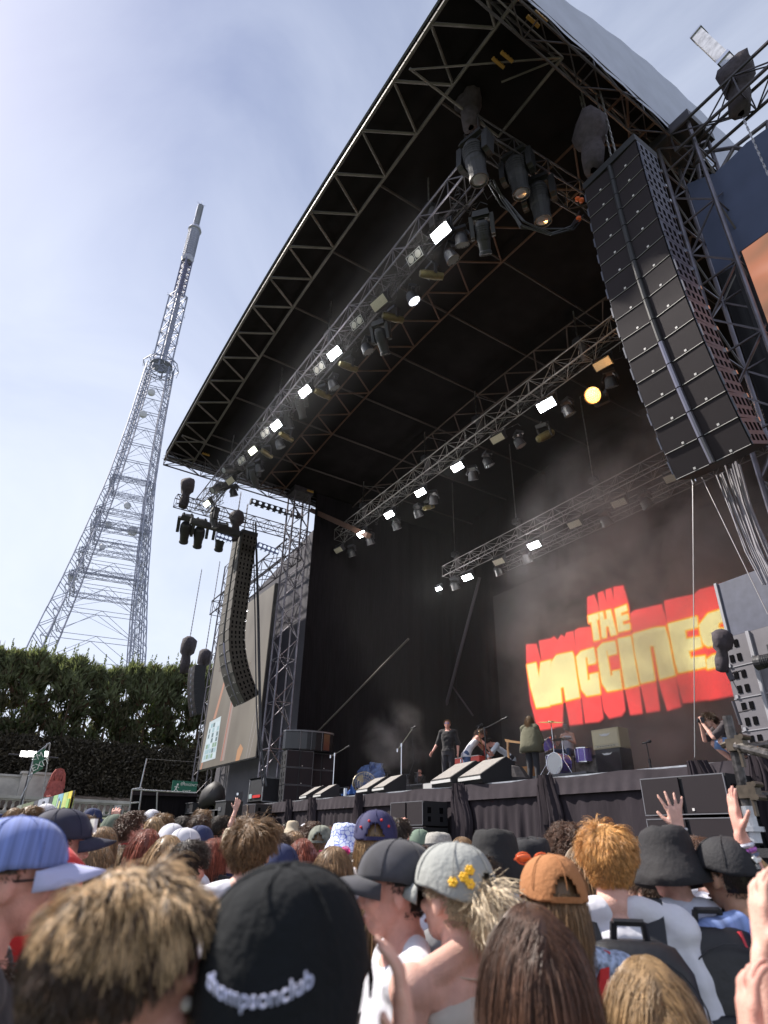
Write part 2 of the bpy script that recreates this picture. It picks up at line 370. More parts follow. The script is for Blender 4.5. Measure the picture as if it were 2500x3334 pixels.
# ---- trusses
def truss_thing(name, A, B, w, label, m=m_truss, h=None, rc=0.027, rl=0.014, group=None, seg=None):
    A = Vector(A); B = Vector(B); r = empty(name, A, label=label, cat='truss', group=group)
    b = MB(); b.truss((0, 0, 0), B-A, w, h, seg, rc, rl); b.build('truss_frame', m, r); return r
Z1 = 16.25
T1 = truss_thing('lighting_truss', (-27.6, 6.8, Z1), (-7.0, 6.8, Z1+0.1), 0.62, 'long front lighting truss hung beyond the stage edge', group='lighting trusses under the roof')
T2 = truss_thing('lighting_truss', (-25.6, 13.5, 15.7), (-7.0, 13.5, 15.9), 0.58, 'middle lighting truss over the band with the orange lamp', m=mat('mid truss metal', (0.26, 0.25, 0.25), 0.45, 0.6), group='lighting trusses under the roof', rc=0.022, rl=0.011)
T3 = truss_thing('lighting_truss', (-22.0, 17.6, 13.45), (-6.0, 17.6, 13.45), 0.52, 'rear lighting truss hung in the smoke above the logo', m=mat('far truss metal', (0.22, 0.21, 0.22), 0.5, 0.5), group='lighting trusses under the roof', rc=0.02, rl=0.010)
T4 = truss_thing('screen_truss', (-20.5, 20.0, 13.9), (-5.2, 20.0, 13.9), 0.45, 'thin dark truss just above the logo screen', m=mat('far truss metal', (0.2, 0.2, 0.2), 0.5), rc=0.022, rl=0.009)
TR = truss_thing('side_truss', (-6.65, 6.5, 17.35), (-6.3, 11.6, 17.35), 0.55, 'short dark side truss carrying three big moving heads beside the right speaker array', m=m_trussb)
TLs = truss_thing('side_truss', (-28.0, 5.6, 16.35), (-28.0, 13.2, 16.35), 0.5, 'short side truss with moving heads jutting out left of the roof', m=m_trussb, seg=0.4)
# right upper outrigger
truss_thing('outrigger_truss', (-4.1, 11.3, 17.45), (2.5, 11.3, 17.45), 0.7, 'dark truss arm running out to the sky from the right tower top', m=m_trussb, rc=0.045, rl=0.02, seg=0.8)
r = empty('support_frame', (-4.0, 11.9, 15.6), label='open tube frame under the right outrigger truss holding the screen header', cat='frame'); b = MB(); O = Vector(r.location)
pa = [onY(2290, 655, 11.9), onY(2500, 570-65, 11.9), onY(2390, 480, 11.9), onY(2265, 500, 11.9), onY(2500, 395, 11.9), onY(2620, 420, 11.9)]
for i, j in ((0, 1), (0, 2), (3, 2), (2, 4), (4, 1), (0, 3), (2, 1), (1, 5)): b.tube(pa[i]-O, pa[j]-O, 0.05, 8)
b.build('tube_frame', m_truss, r)
# outrigger left (truss carrying left screen, seen in perspective) 
truss_thing('screen_truss', (-38.2, 11.6, 14.9), (-26.9, 11.6, 14.9), 0.9, 'dark truss above the left side screen joined to the tower', m=m_trussb, rc=0.045, rl=0.022, seg=1.0)
b = MB(); b.truss((0, 0, 0), (0, 0, 15.5), 0.8, 0.8, 1.0, 0.05, 0.024, up=(0, 1, 0)); ob = b.build('screen_tower', mat('dark tower metal', (0.16, 0.15, 0.17), 0.5, 0.5)); ob.location = (-36.6, 11.7, 1.9); tag(ob, 'slim dark truss tower at the outer edge of the left side screen', 'truss tower')
# grey cloth panel above/behind left screen
b = MB(); pts = [(-34.2, 12.3, 4), (-26.9, 12.3, 4), (-26.9, 12.3, 16.6), (-34.2, 12.3, 15.0)]
pts = [(-37.5, 12.6, 1.8), (-26.9, 12.6, 1.8), (-26.9, 12.6, 16.3), (-36.0, 12.6, 14.9)]
b.slab([Vector(p)-Vector(pts[0]) for p in pts], (0, 0.03, 0)); ob = b.build('wind_screen', translucent(mat('grey mesh cloth', (0.17, 0.165, 0.19), 0.8, var=0.2, scale=0.7), (0.30, 0.29, 0.33), 0.5)); ob.location = pts[0]; tag(ob, 'tall grey mesh cloth behind the left side screen and truss tower', 'cloth panel')
# ---- side screens
def screen(nm, x0, x1, z0, z1, y, label, content):
    r = empty(nm, ((x0+x1)/2, y, z0), label=label, cat='video screen'); o = Vector(r.location)
    b = MB(); b.box(Vector(((x0+x1)/2, y+0.12, (z0+z1)/2))-o, (x1-x0+0.1, 0.2, z1-z0+0.1)); b.build('housing', m_black, r)
    content(r, o, x0, x1, z0, z1, y-0.0); return r
def scr_mat(name, stops, sc, rot=0.0, es=1.0):
    m = bpy.data.materials.new(name); m.use_nodes = True; t = m.node_tree; bs = t.nodes['Principled BSDF']; bs.inputs['Base Color'].default_value = (0.03, 0.03, 0.03, 1); bs.inputs['Roughness'].default_value = 0.6
    c = t.nodes.new('ShaderNodeTexCoord'); mp = t.nodes.new('ShaderNodeMapping'); mp.inputs['Scale'].default_value = sc; mp.inputs['Rotation'].default_value = (0, rot, 0)
    n = t.nodes.new('ShaderNodeTexNoise'); n.inputs['Scale'].default_value = 1.0; n.inputs['Detail'].default_value = 2; r = t.nodes.new('ShaderNodeValToRGB')
    while len(r.color_ramp.elements) < len(stops): r.color_ramp.elements.new(0.5)
    for e, (p, col) in zip(r.color_ramp.elements, stops): e.position = p; e.color = (*col, 1)
    t.links.new(c.outputs['Object'], mp.inputs[0]); t.links.new(mp.outputs[0], n.inputs['Vector']); t.links.new(n.outputs['Fac'], r.inputs[0]); t.links.new(r.outputs[0], bs.inputs['Emission Color']); bs.inputs['Emission Strength'].default_value = es
    return m
def cont_left(r, o, x0, x1, z0, z1, y):
    b = MB(); e = 0.0
    b.quad(*[Vector(p)-o for p in ((x0, y, z0), (x1, y, z0), (x1, y, z1), (x0, y, z1))])
    b.build('picture', scr_mat('left screen image', [(0.3, (0.085, 0.066, 0.050)), (0.5, (0.135, 0.112, 0.088)), (0.68, (0.17, 0.145, 0.115))], (0.5, 1, 0.25), 0.12, es=0.62), r)
    P = lambda u, v, d=0.006: Vector((x0+(x1-x0)*u, y-d, z0+(z1-z0)*v))-o
    def strip(pts, m, d): 
        q = MB(); q.add([P(u, v, d) for u, v in pts], [tuple(range(len(pts)))]); return q.build('picture_shape', m, r)
    me = lambda n, c, s=1.0: mat(n, (0.02, 0.02, 0.02), 0.6, emit=c, es=s*.62)
    strip([(0.43, 0.02), (0.50, 0.02), (0.58, 0.66), (0.52, 0.67)], me('scr pink', (0.30, 0.22, 0.20)), 0.006)
    strip([(0.44, 0.02), (0.455, 0.02), (0.535, 0.5), (0.525, 0.5)], me('scr red', (0.36, 0.10, 0.05)), 0.010)
    strip([(0.18, 0.30), (0.23, 0.30), (0.34, 0.56), (0.31, 0.57)], me('scr orange', (0.42, 0.20, 0.13)), 0.006)
    strip([(0.06, 0.0), (0.09, 0.0), (0.17, 0.30), (0.15, 0.30)], me('scr orange', (0.42, 0.20, 0.13)), 0.006)
    strip([(0.70, 0.0), (0.76, 0.0), (0.80, 0.06), (0.75, 0.09), (0.71, 0.06)], me('scr orange2', (0.45, 0.22, 0.10)), 0.006)
    strip([(0.15, 0.62), (0.30, 0.60), (0.45, 0.70), (0.50, 0.86), (0.30, 0.95), (0.18, 0.8)], me('scr dark', (0.085, 0.058, 0.047)), 0.006)
    for (u0, v0, u1, v1) in ((0.86, 0.0, 0.92, 0.22), (0.92, 0.22, 1.0, 0.33), (0.90, 0.0, 0.99, 0.25)):
        strip([(u0, v0), (u0+0.008, v0), (u1, v1), (u1-0.008, v1-0.0)], me('scr pale', (0.27, 0.24, 0.24)), 0.008)
    pts = [(0.62+0.13*math.cos(a), 0.515+0.022*math.sin(a)+0.05*math.cos(a)) for a in np.linspace(0, 6.283, 22)]
    q = MB(); q.path([P(u, v, 0.008) for u, v in pts], 0.012, 4); q.build('picture_line', me('scr pale2', (0.20, 0.17, 0.14)), r)
    # inset picture, lower left
    strip([(0.07, 0.04), (0.34, 0.045), (0.34, 0.30), (0.12, 0.29)], me('scr inset frame', (0.50, 0.58, 0.62)), 0.014)
    q = MB(); rn = random.Random(3); mts = [me('ins%d' % i, c) for i, c in enumerate(((0.10, 0.16, 0.18), (0.30, 0.45, 0.50), (0.20, 0.32, 0.22), (0.55, 0.66, 0.72)))]
    for i in range(5):
        for j in range(7):
            u = 0.105+0.044*i+0.006*j*(1 if i == 0 else 0.3); v = 0.055+0.032*j; q.add([P(u, v, 0.018), P(u+0.036, v, 0.018), P(u+0.036+0.004, v+0.026, 0.018), P(u+0.004, v+0.026, 0.018)], [(0, 1, 2, 3)], mi=rn.randrange(4))
    q.build('picture_inset', mts, r)
screen('side_screen', -36.4, -28.2, 5.08, 13.38, 11.3, 'big side video screen left of the stage showing a brown close-up', cont_left)
def cont_right(r, o, x0, x1, z0, z1, y):
    b = MB(); b.quad(*[Vector(p)-o for p in ((x0, y, z0), (x1, y, z0), (x1, y, z1), (x0, y, z1))])
    b.build('picture', scr_mat('right screen image', [(0.28, (0.10, 0.045, 0.03)), (0.42, (0.20, 0.10, 0.06)), (0.55, (0.33, 0.13, 0.075)), (0.66, (0.42, 0.19, 0.13)), (0.8, (0.30, 0.12, 0.17))], (0.5, 1, 0.75), 0.5), r)
screen('side_screen', -3.62, 5.0, 5.08, 13.2, 11.3, 'big side video screen at the right edge glowing orange brown', cont_right)
# blue-grey header cloth over right screen
b = MB(); pts = [(-4.2, 11.9, 13.0), (4, 11.9, 13.0), (4, 11.9, 16.5), (-1.6, 11.9, 15.9), (-3.2, 11.9, 15.2), (-4.2, 11.9, 15.6)]
pts = [onY(2300, 800, 11.6)+Vector((0, 0, -1.0)), Vector((4, 11.6, 12)), Vector((4, 11.6, 16.0)), onY(2500, 415, 11.6), onY(2430, 465, 11.6), onY(2375, 520, 11.6), onY(2330, 560, 11.6), onY(2235, 600, 11.6)]
b.slab([Vector(p)-Vector(pts[0]) for p in pts], (0, 0.03, 0)); ob = b.build('header_cloth', mat('blue grey cloth', (0.07, 0.09, 0.17), 0.75, var=0.15, scale=0.8, bump=0.3, bscale=1.5)); ob.location = pts[0]; tag(ob, 'dark blue cloth stretched above the right side screen', 'cloth panel')
b = MB(); b.box((0, 0, 0), (0.35, 0.4, 11.6)); ob = b.build('screen_edge_cloth', mat('edge cloth', (0.03, 0.03, 0.04), 0.7)); ob.location = (-3.78, 11.75, 7.6); tag(ob, 'narrow black cloth strip down the inner edge of the right screen', 'drape')
# ================================================================== LEFT BACKGROUND
# ---- transmitter tower (at real distance)
TX, TY = -200.0, 24.9
tg = 5.0
tt = empty('transmitter_tower', (TX, TY, tg), label='tall grey steel lattice broadcasting tower with dishes rising behind the trees', cat='tower')
m_tw = mat('grey galvanised lattice', (0.27, 0.29, 0.38), 0.55, 0.2, var=0.15, scale=0.2)
m_tww = mat('white aerial shroud', (0.55, 0.56, 0.62), 0.5)
RZ = [(5, 27), (30, 21.5), (50, 18.0), (70, 13.9), (90, 10.8), (105, 8.6), (130, 6.6), (157, 5.4)]
def rad(z): return float(np.interp(z, [a for a, _ in RZ], [b for _, b in RZ]))
ANG = [R_(-55), R_(35), R_(125), R_(215)]
def leg(i, z): r = rad(z); return Vector((r*math.cos(ANG[i]), r*math.sin(ANG[i]), z-tg))
zs = [5, 17, 30, 40, 50, 58, 66, 74, 82, 90, 98, 106, 113, 120, 127, 134, 141, 147, 152, 157]
for i in range(4):
    b = MB()
    for z0, z1 in zip(zs, zs[1:]):
        w = 0.75+0.05*rad(z0); a, c = leg(i, z0), leg(i, z1)
        for (dx, dy) in ((-1, -1), (1, -1), (1, 1), (-1, 1)):
            b.tube(a+Vector((dx*w, dy*w, 0)), c+Vector((dx*w, dy*w, 0)), 0.20, 5)
        n = 3
        for k in range(n):
            p, q = a.lerp(c, k/n), a.lerp(c, (k+1)/n); s = 1 if k % 2 else -1
            for (u, v) in (((-s, -1), (s, -1)), ((-s, 1), (s, 1)), ((-1, -s), (-1, s)), ((1, -s), (1, s))):
                b.tube(p+Vector((u[0]*w, u[1]*w, 0)), q+Vector((v[0]*w, v[1]*w, 0)), 0.11, 4, caps=False)
    b.build('tower_leg', m_tw, tt)
b = MB()
for k, z in enumerate(zs[1:]):
    for i in range(4):
        a, c = leg(i, z), leg((i+1) % 4, z); b.tube(a, c, 0.10 if z < 100 else 0.13, 4)
        z0 = zs[k]; a0, c0 = leg(i, z0), leg((i+1) % 4, z0); md = (a+c)/2
        b.tube(a0, md, 0.08, 4); b.tube(c0, md, 0.08, 4)
        if z > 60: b.tube(a0, c, 0.06, 4)
b.build('bracing', m_tw, tt)
for z in (70, 78, 88, 93, 106):
    b = MB()
    for i in range(4):
        a, c = leg(i, z), leg((i+1) % 4, z); b.truss(a, c, 1.2, 1.5, 2.2, 0.10, 0.06)
        for k in range(9): p = a.lerp(c, (k+.5)/9); b.tube(p, p+Vector((0, 0, 2.2)), 0.05, 4)
    b.build('gantry', m_tw, tt)
b = MB()
for i in range(8):
    a0 = i*math.pi/4; a1 = (i+1)*math.pi/4
    for (r, z) in ((5.0, 157), (6.6, 160), (4.6, 162.0)):
        b.tube((r*math.cos(a0), r*math.sin(a0), z-tg), (r*math.cos(a1), r*math.sin(a1), z-tg), 0.16, 4)
    b.tube((6.2*math.cos(a0), 6.2*math.sin(a0), 157-tg), (6.6*math.cos(a0), 6.6*math.sin(a0), 160-tg), 0.14, 4); b.tube((6.6*math.cos(a0), 6.6*math.sin(a0), 160-tg), (4*math.cos(a0), 4*math.sin(a0), 163-tg), 0.14, 4)
b.lathe([(3.5, 160-tg), (4.2, 160-tg), (4.2, 160.3-tg), (3.5, 160.3-tg)], 12); b.build('top_platform', m_tw, tt)
b = MB(); b.truss((0, 0, 157-tg), (0, 0, 197-tg), 5.0, 5.0, 3.4, 0.32, 0.15, up=(1, 0.4, 0)); b.tube((0, 0, 157-tg), (0, 0, 197-tg), 0.8, 8)
for k in range(16):
    z = 160+2.4*k-tg; a = k*2.4; b.tube((2.4*math.cos(a), 2.4*math.sin(a), z), (4.2*math.cos(a), 4.2*math.sin(a), z), 0.08, 4); b.tube((4.2*math.cos(a), 4.2*math.sin(a), z-0.8), (4.2*math.cos(a), 4.2*math.sin(a), z+1.2), 0.08, 4)
b.build('lower_mast', m_tw, tt)
b = MB(); b.truss((0, 0, 197-tg), (0, 0, 220-tg), 3.0, 3.0, 1.6, 0.32, 0.15, up=(1, 0.4, 0)); b.tube((0, 0, 197-tg), (0, 0, 220-tg), 0.7, 8); b.build('upper_mast', mat('dark lattice', (0.16, 0.16, 0.26), 0.6), tt)
b = MB(); b.lathe([(2.2, 217-tg), (2.6, 219-tg), (2.2, 220-tg), (2.2, 236.5-tg), (2.9, 237-tg), (2.2, 239-tg), (0.9, 240-tg)], 14)
b.build('aerial_drum', mat('panelled aerial', (0.35, 0.36, 0.45), 0.5, var=0.5, scale=3.0, stretch=(1, 1, 1)), tt)
b = MB()
for k in range(12):
    z = 220.5+1.35*k-tg; b.lathe([(2.25, z), (2.4, z), (2.4, z+0.35), (2.25, z+0.35)], 14)
for k in range(8): a = k*math.pi/4; b.tube((2.4*math.cos(a), 2.4*math.sin(a), 220-tg), (2.4*math.cos(a), 2.4*math.sin(a), 237-tg), 0.12, 4)
b.build('aerial_rings', m_tw, tt)
b = MB(); b.lathe([(0.95, 239-tg), (0.95, 254-tg), (0.1, 255-tg)], 10); 
b.build('spire', m_tww, tt)
b = MB()
for k in range(13): z = 239.5+1.15*k-tg; b.lathe([(1.0, z), (1.35, z), (1.35, z+0.3), (1.0, z+0.3)], 10)
for a in (0, 1.57, 3.14, 4.7): b.tube((0, 0, 254.5-tg), (1.9*math.cos(a), 1.9*math.sin(a), 255.2-tg), 0.08, 4)
b.build('spire_rings', m_tw, tt)
for (px, py, r) in ((493, 1276), (466, 1347), (418, 1645), (430, 1728), (353, 1706), (238, 1878), (335, 1722)) and ((493, 1276, 1.3), (466, 1347, 1.3), (415, 1645, 1.1), (432, 1728, 1.55), (353, 1706, 1.0), (236, 1880, 1.2), (333, 1780, .9)):
    p = onX(px, py, TX+6.5)-Vector(tt.location); b = MB(); q = Vector((1, -0.15, -0.2)).to_track_quat('Z', 'Y').to_matrix().to_4x4(); q.translation = p
    b.lathe([(r, -0.9), (r, 0), (r*0.8, 0.25), (0, 0.35)], 16, M=q); b.build('dish', m_tww, tt, smooth=False)
# ---- conifer hedge row
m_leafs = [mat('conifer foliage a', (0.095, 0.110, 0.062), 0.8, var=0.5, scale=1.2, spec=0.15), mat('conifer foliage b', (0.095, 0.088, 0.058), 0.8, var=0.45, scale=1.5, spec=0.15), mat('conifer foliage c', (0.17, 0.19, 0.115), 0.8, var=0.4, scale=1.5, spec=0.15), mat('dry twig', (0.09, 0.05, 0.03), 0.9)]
[translucent(m_, c_, .35) for m_, c_ in zip(m_leafs, ((.10, .14, .03), (.12, .12, .04), (.20, .24, .08), (.1, .05, .02)))]
m_bark = mat('conifer bark', (0.10, 0.065, 0.045), 0.95, var=0.3, scale=8, bump=0.5)
NR = np.random.RandomState(11)
def np_mesh(name, V, F, mats, mi=None, parent=None, smooth=False):
    me = bpy.data.meshes.new(name); V = np.asarray(V, dtype=np.float32); F = np.asarray(F, dtype=np.int32); k = F.shape[1]
    me.vertices.add(len(V)); me.vertices.foreach_set('co', V.ravel()); me.loops.add(F.size); me.loops.foreach_set('vertex_index', F.ravel())
    me.polygons.add(len(F)); me.polygons.foreach_set('loop_start', np.arange(0, F.size, k, dtype=np.int32)); me.polygons.foreach_set('loop_total', np.full(len(F), k, dtype=np.int32))
    if not isinstance(mats, (list, tuple)): mats = [mats]
    for m in mats: me.materials.append(m)
    if mi is not None: me.polygons.foreach_set('material_index', np.asarray(mi, dtype=np.int32))
    if smooth: me.polygons.foreach_set('use_smooth', np.ones(len(F), dtype=bool))
    me.update(); me.validate(); o = bpy.data.objects.new(name, me); COL.objects.link(o)
    if parent is not None: o.parent = parent
    return o
def conifer_crown(h, rx, ry, n, seed, low=1.0):
    """sprays of narrow foliage standing up and out from many boughs; h = height above base"""
    r = np.random.RandomState(seed); V = []; F = []; MI = []
    # bough tips: leader spikes on top, boughs around
    nb = n; z = low+(h-low)*r.rand(nb)**0.85; t = (z-low)/(h-low)
    prof = np.where(t < 0.75, 1.0, np.clip((1-t)/0.25, 0.0, 1)**0.6)
    prof = prof*(0.86+0.14*np.sin(t*17+seed)); a = r.rand(nb)*2*np.pi; rr = prof*np.sqrt(0.25+0.75*r.rand(nb))
    # knock out a few pockets so the sky shows through
    px = r.rand(60, 2)*[2*np.pi, 1]; keep = np.ones(nb, bool)
    for q in px:
        d = np.hypot((np.angle(np.exp(1j*(a-q[0]))))*1.2, (t-q[1]*0.55-0.3)*7)
        keep &= ~(d < 0.45)
    z, t, a, rr, prof = z[keep], t[keep], a[keep], rr[keep], prof[keep]; nb = len(z)
    c = np.stack([rx*rr*np.cos(a), ry*rr*np.sin(a), z], 1)
    m = 7
    out = np.stack([np.cos(a), np.sin(a), 0.75+0.6*r.rand(nb)+1.2*t], 1); out /= np.linalg.norm(out, axis=1)[:, None]
    C = np.repeat(c, m, 0); O = np.repeat(out, m, 0)+r.normal(0, 0.42, (nb*m, 3)); O /= np.linalg.norm(O, axis=1)[:, None]
    Ln = (0.24+0.34*r.rand(nb*m))*(1+0.4*np.repeat(t, m)); Wd = 0.050+0.05*r.rand(nb*m)
    C = C+r.normal(0, 0.15, (nb*m, 3))
    sd = np.cross(O, r.normal(0, 1, (nb*m, 3))); sd /= np.linalg.norm(sd, axis=1)[:, None]
    P0 = C; P1 = C+O*Ln[:, None]*0.45+sd*Wd[:, None]; P2 = C+O*Ln[:, None]; P3 = C+O*Ln[:, None]*0.45-sd*Wd[:, None]
    V = np.stack([P0, P1, P2, P3], 1).reshape(-1, 3); F = np.arange(len(V)).reshape(-1, 4)
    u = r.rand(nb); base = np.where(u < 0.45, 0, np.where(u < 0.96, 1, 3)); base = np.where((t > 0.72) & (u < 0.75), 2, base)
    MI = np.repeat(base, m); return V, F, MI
def plume(h0, hgt, x, y, r):
    """drooping feathery leader"""
    V = []; n = 90; lean = r.normal(0, 0.12, 2)
    for k in range(n):
        t = r.rand()**0.8; a = r.rand()*6.28; p = np.array([x+lean[0]*t*hgt, y+lean[1]*t*hgt, h0+t*hgt]); w = (1-t)*0.42+0.05
        o = np.array([math.cos(a), math.sin(a), 1.1]); o /= np.linalg.norm(o); l = w*(0.6+0.8*r.rand()); s = np.cross(o, r.normal(0, 1, 3)); s = s/np.linalg.norm(s)*0.045
        V += [p, p+o*l*0.5+s, p+o*l, p+o*l*0.5-s]
    return V
crown_protos = []
for k in range(5):
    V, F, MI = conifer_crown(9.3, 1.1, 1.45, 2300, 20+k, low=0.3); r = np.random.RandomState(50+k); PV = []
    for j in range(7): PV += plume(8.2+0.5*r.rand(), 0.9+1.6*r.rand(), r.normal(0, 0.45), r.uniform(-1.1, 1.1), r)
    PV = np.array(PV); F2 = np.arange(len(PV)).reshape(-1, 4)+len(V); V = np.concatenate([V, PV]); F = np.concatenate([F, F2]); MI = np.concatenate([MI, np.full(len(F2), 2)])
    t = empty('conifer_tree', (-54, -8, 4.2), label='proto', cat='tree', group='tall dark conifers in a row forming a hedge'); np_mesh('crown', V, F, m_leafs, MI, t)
    b = MB(); b.tube((0, 0, -0.5), (0, 0, 7.5), 0.16, 7, r2=0.06)
    for j in range(10): a = j*2.1; z = 1.5+0.6*j; b.tube((0, 0, z), (0.9*math.cos(a), 0.9*math.sin(a), z+0.7), 0.04, 4, r2=0.015)
    b.build('trunk', m_bark, t); crown_protos.append(t)
topY = [-3.5, 0.9, 3.3, 6.4, 8.5, 10.9, 13.2, 20]; topZ = [13.6, 14.0, 14.6, 14.3, 14.2, 14.4, 14.7, 15.0]
used = [False]*5; rnd = random.Random(8)
ys = [-2.6+1.45*i for i in range(16)]
for i, y in enumerate(ys):
    for row in range(1):
        k = (i*3+1) % 5; hh = float(np.interp(y, topY, topZ))+rnd.uniform(-0.35, 0.5); zg = 4.2; s = (hh-zg)/10.0
        lab = ('conifer at the far left end of the tall hedge' if i == 0 else 'conifer nearest the small hanging speaker array, right end of the visible hedge' if i == 12 else ORD[i]+' conifer from the left in the tall dark hedge') if i < 13 else 'conifer of the tall dark hedge hidden behind the left side screen'
        if i >= 13 and i > 13: lab = 'conifer of the hedge standing behind the left side screen, %s one from its outer edge' % ORD[i-13]
        
        t = crown_protos[k] if not used[k] else dup(crown_protos[k]); used[k] = True
        t.location = (-54+rnd.uniform(-.5, .5), y, zg); t.rotation_euler = (0, 0, rnd.uniform(-0.5, 0.5)+(math.pi if i % 2 else 0)); t.scale = (1.0, 1.0, s); t['label'] = lab
# dark clipped lower hedge in front
V, F, MI = [], [], []
r = np.random.RandomState(5); n = 30000
x = -52.2+r.normal(0, 0.25, n); y = r.uniform(-4, 21, n); z = 4.0+r.rand(n)*4.0; x += np.where(z > 7.2, -(z-7.2)*0.7, 0)
C = np.stack([x, y, z], 1); O = np.stack([0.7+0*x, r.normal(0, .6, n), 0.3+r.normal(0, .5, n)], 1); O /= np.linalg.norm(O, axis=1)[:, None]
sd = np.cross(O, r.normal(0, 1, (n, 3))); sd /= np.linalg.norm(sd, axis=1)[:, None]; l = 0.25+0.2*r.rand(n)
V = np.stack([C, C+O*l[:, None]*.5+sd*.07, C+O*l[:, None], C+O*l[:, None]*.5-sd*.07], 1).reshape(-1, 3)
hd = empty('clipped_hedge', (-52.5, 8, 4.0), label='dense dark clipped lower hedge along the foot of the conifers', cat='hedge')
lv = np_mesh('foliage', V-np.array([-52.5, 8, 4.0]), np.arange(len(V)).reshape(-1, 4), [mat('dark hedge foliage', (0.060, 0.050, 0.036), 0.85, var=0.5, scale=2), mat('dark hedge foliage b', (0.085, 0.072, 0.048), 0.85)], (r.rand(n) < .4).astype(int), hd)
b = MB(); b.box((-0.9, 0, 1.9), (1.0, 25, 3.6)); b.build('inner_dark_core', mat('hedge inner shade', (0.008, 0.007, 0.005), 0.95, spec=0.05), hd)  # near-black core block, the hedge's inner shade put into its colour
# soil bank
b = MB(); b.slab([Vector((-48.5, -40, 3.2)), Vector((-51.8, -40, 4.3)), Vector((-62, -40, 4.3)), Vector((-62, -40, 1))], (0, 80, 0)); tag(b.build('soil_bank', mat('leaf litter soil', (0.16, 0.12, 0.09), 0.95, var=0.4, scale=2), smooth=False), kind='structure')
# ---- stone balustrade
m_stone = mat('pale weathered stone', (0.44, 0.42, 0.40), 0.9, var=0.22, scale=1.3, bump=0.5, bscale=7)
bx = -45.0; bal = empty('stone_balustrade', (bx, 6, 1.8), label='pale stone balustrade with a row of round-topped openings in front of the hedge', cat='balustrade'); O = Vector(bal.location)
b = MB(); b.box(Vector((bx, 8, 1.9))-O, (0.5, 36, 2.0)); b.box(Vector((bx, 8, 2.92))-O, (0.62, 36, 0.12)); b.build('plinth', m_stone, bal)
b = MB(); b.box(Vector((bx, 8, 3.68))-O, (0.6, 36, 0.16)); b.box(Vector((bx, 8, 3.56))-O, (0.44, 36, 0.09)); b.build('coping', m_stone, bal)
b = MB()
for k in range(84):
    y = -8+0.36*k
    if k % 12 == 0: b.box(Vector((bx, y, 3.25))-O, (0.5, 0.42, 0.54)); continue
    b.lathe([(0.10, -0.26), (0.10, -0.2), (0.05, -0.16), (0.095, -0.03), (0.05, 0.16), (0.09, 0.2), (0.12, 0.26)], 8, M=Matrix.Translation(Vector((bx, y, 3.25))-O))
b.build('balusters', m_stone, bal, smooth=True)
# upper terrace wall + pedestal
b = MB(); b.box((0, 0, 0), (0.5, 20, 1.3)); b.box((0, 0, 0.7), (0.7, 20, 0.12)); ob = b.build('terrace_wall', m_stone); ob.location = (-48.5, -6, 4.35); tag(ob, 'low pale stone terrace wall beyond the balustrade at far left', 'wall')
b = MB(); b.box((0, 0, 0), (0.9, 1.6, 1.3)); b.box((0, 0, 0.72), (1.1, 1.8, 0.14)); ob = b.build('stone_pedestal', m_stone); ob.location = (-47.9, 4.6, 4.5); tag(ob, 'square stone end block of the terrace wall beside the red statue', 'pedestal')
# sphinx statue (recumbent, seen from the front) in red
m_red = mat('terracotta red painted stone', (0.30, 0.075, 0.065), 0.85, var=0.3, scale=5, bump=0.4)
sp = empty('sphinx_statue', (-46.8, 5.75, 3.6), label='red sphinx statue sitting behind the stone balustrade below the banner frame', cat='statue')
b = MB(); b.box((-0.9, 0, 0.5), (2.2, 0.9, 0.8), taper=0.85); b.lathe([(0.55, 0), (0.56, 0.4), (0.45, 0.9), (0.36, 1.2)], 12, M=Matrix.Scale(0.8, 4, (1, 0, 0)))
for s in (-1, 1): b.box((0.5, 0.33*s, 0.2), (1.1, 0.26, 0.3)); b.lathe([(0, -0.16), (0.14, -0.1), (0.16, 0.05), (0, 0.16)], 8, M=Matrix.Translation((1.05, 0.33*s, 0.2)))
b.build('body', m_red, sp, smooth=False)
b = MB(); b.lathe([(0.16, 1.1), (0.23, 1.3), (0.25, 1.5), (0.22, 1.68), (0.12, 1.8), (0, 1.84)], 12, M=Matrix.Translation((0.1, 0, 0))); b.box((0.34, 0, 1.43), (0.08, 0.07, 0.16))
b.box((0.32, 0.09, 1.52), (0.05, 0.09, 0.03)); b.box((0.32, -0.09, 1.52), (0.05, 0.09, 0.03)); b.box((0.33, 0, 1.31), (0.05, 0.13, 0.025)); b.build('face', m_red, sp)
b = MB(); pr = [(-0.5, 0.75), (-0.46, 1.15), (-0.38, 1.6), (-0.22, 1.88), (0, 1.96), (0.22, 1.88), (0.38, 1.6), (0.46, 1.15), (0.5, 0.75), (0.26, 0.78), (0.24, 1.5), (0.1, 1.72), (-0.1, 1.72), (-0.24, 1.5), (-0.26, 0.78)]
b.slab([Vector((-0.15, y, z)) for y, z in pr], (0.35, 0, 0))
b.slab([Vector((-0.32, y, z)) for y, z in pr[:9]], (0.2, 0, 0))
b.build('headdress', m_red, sp)
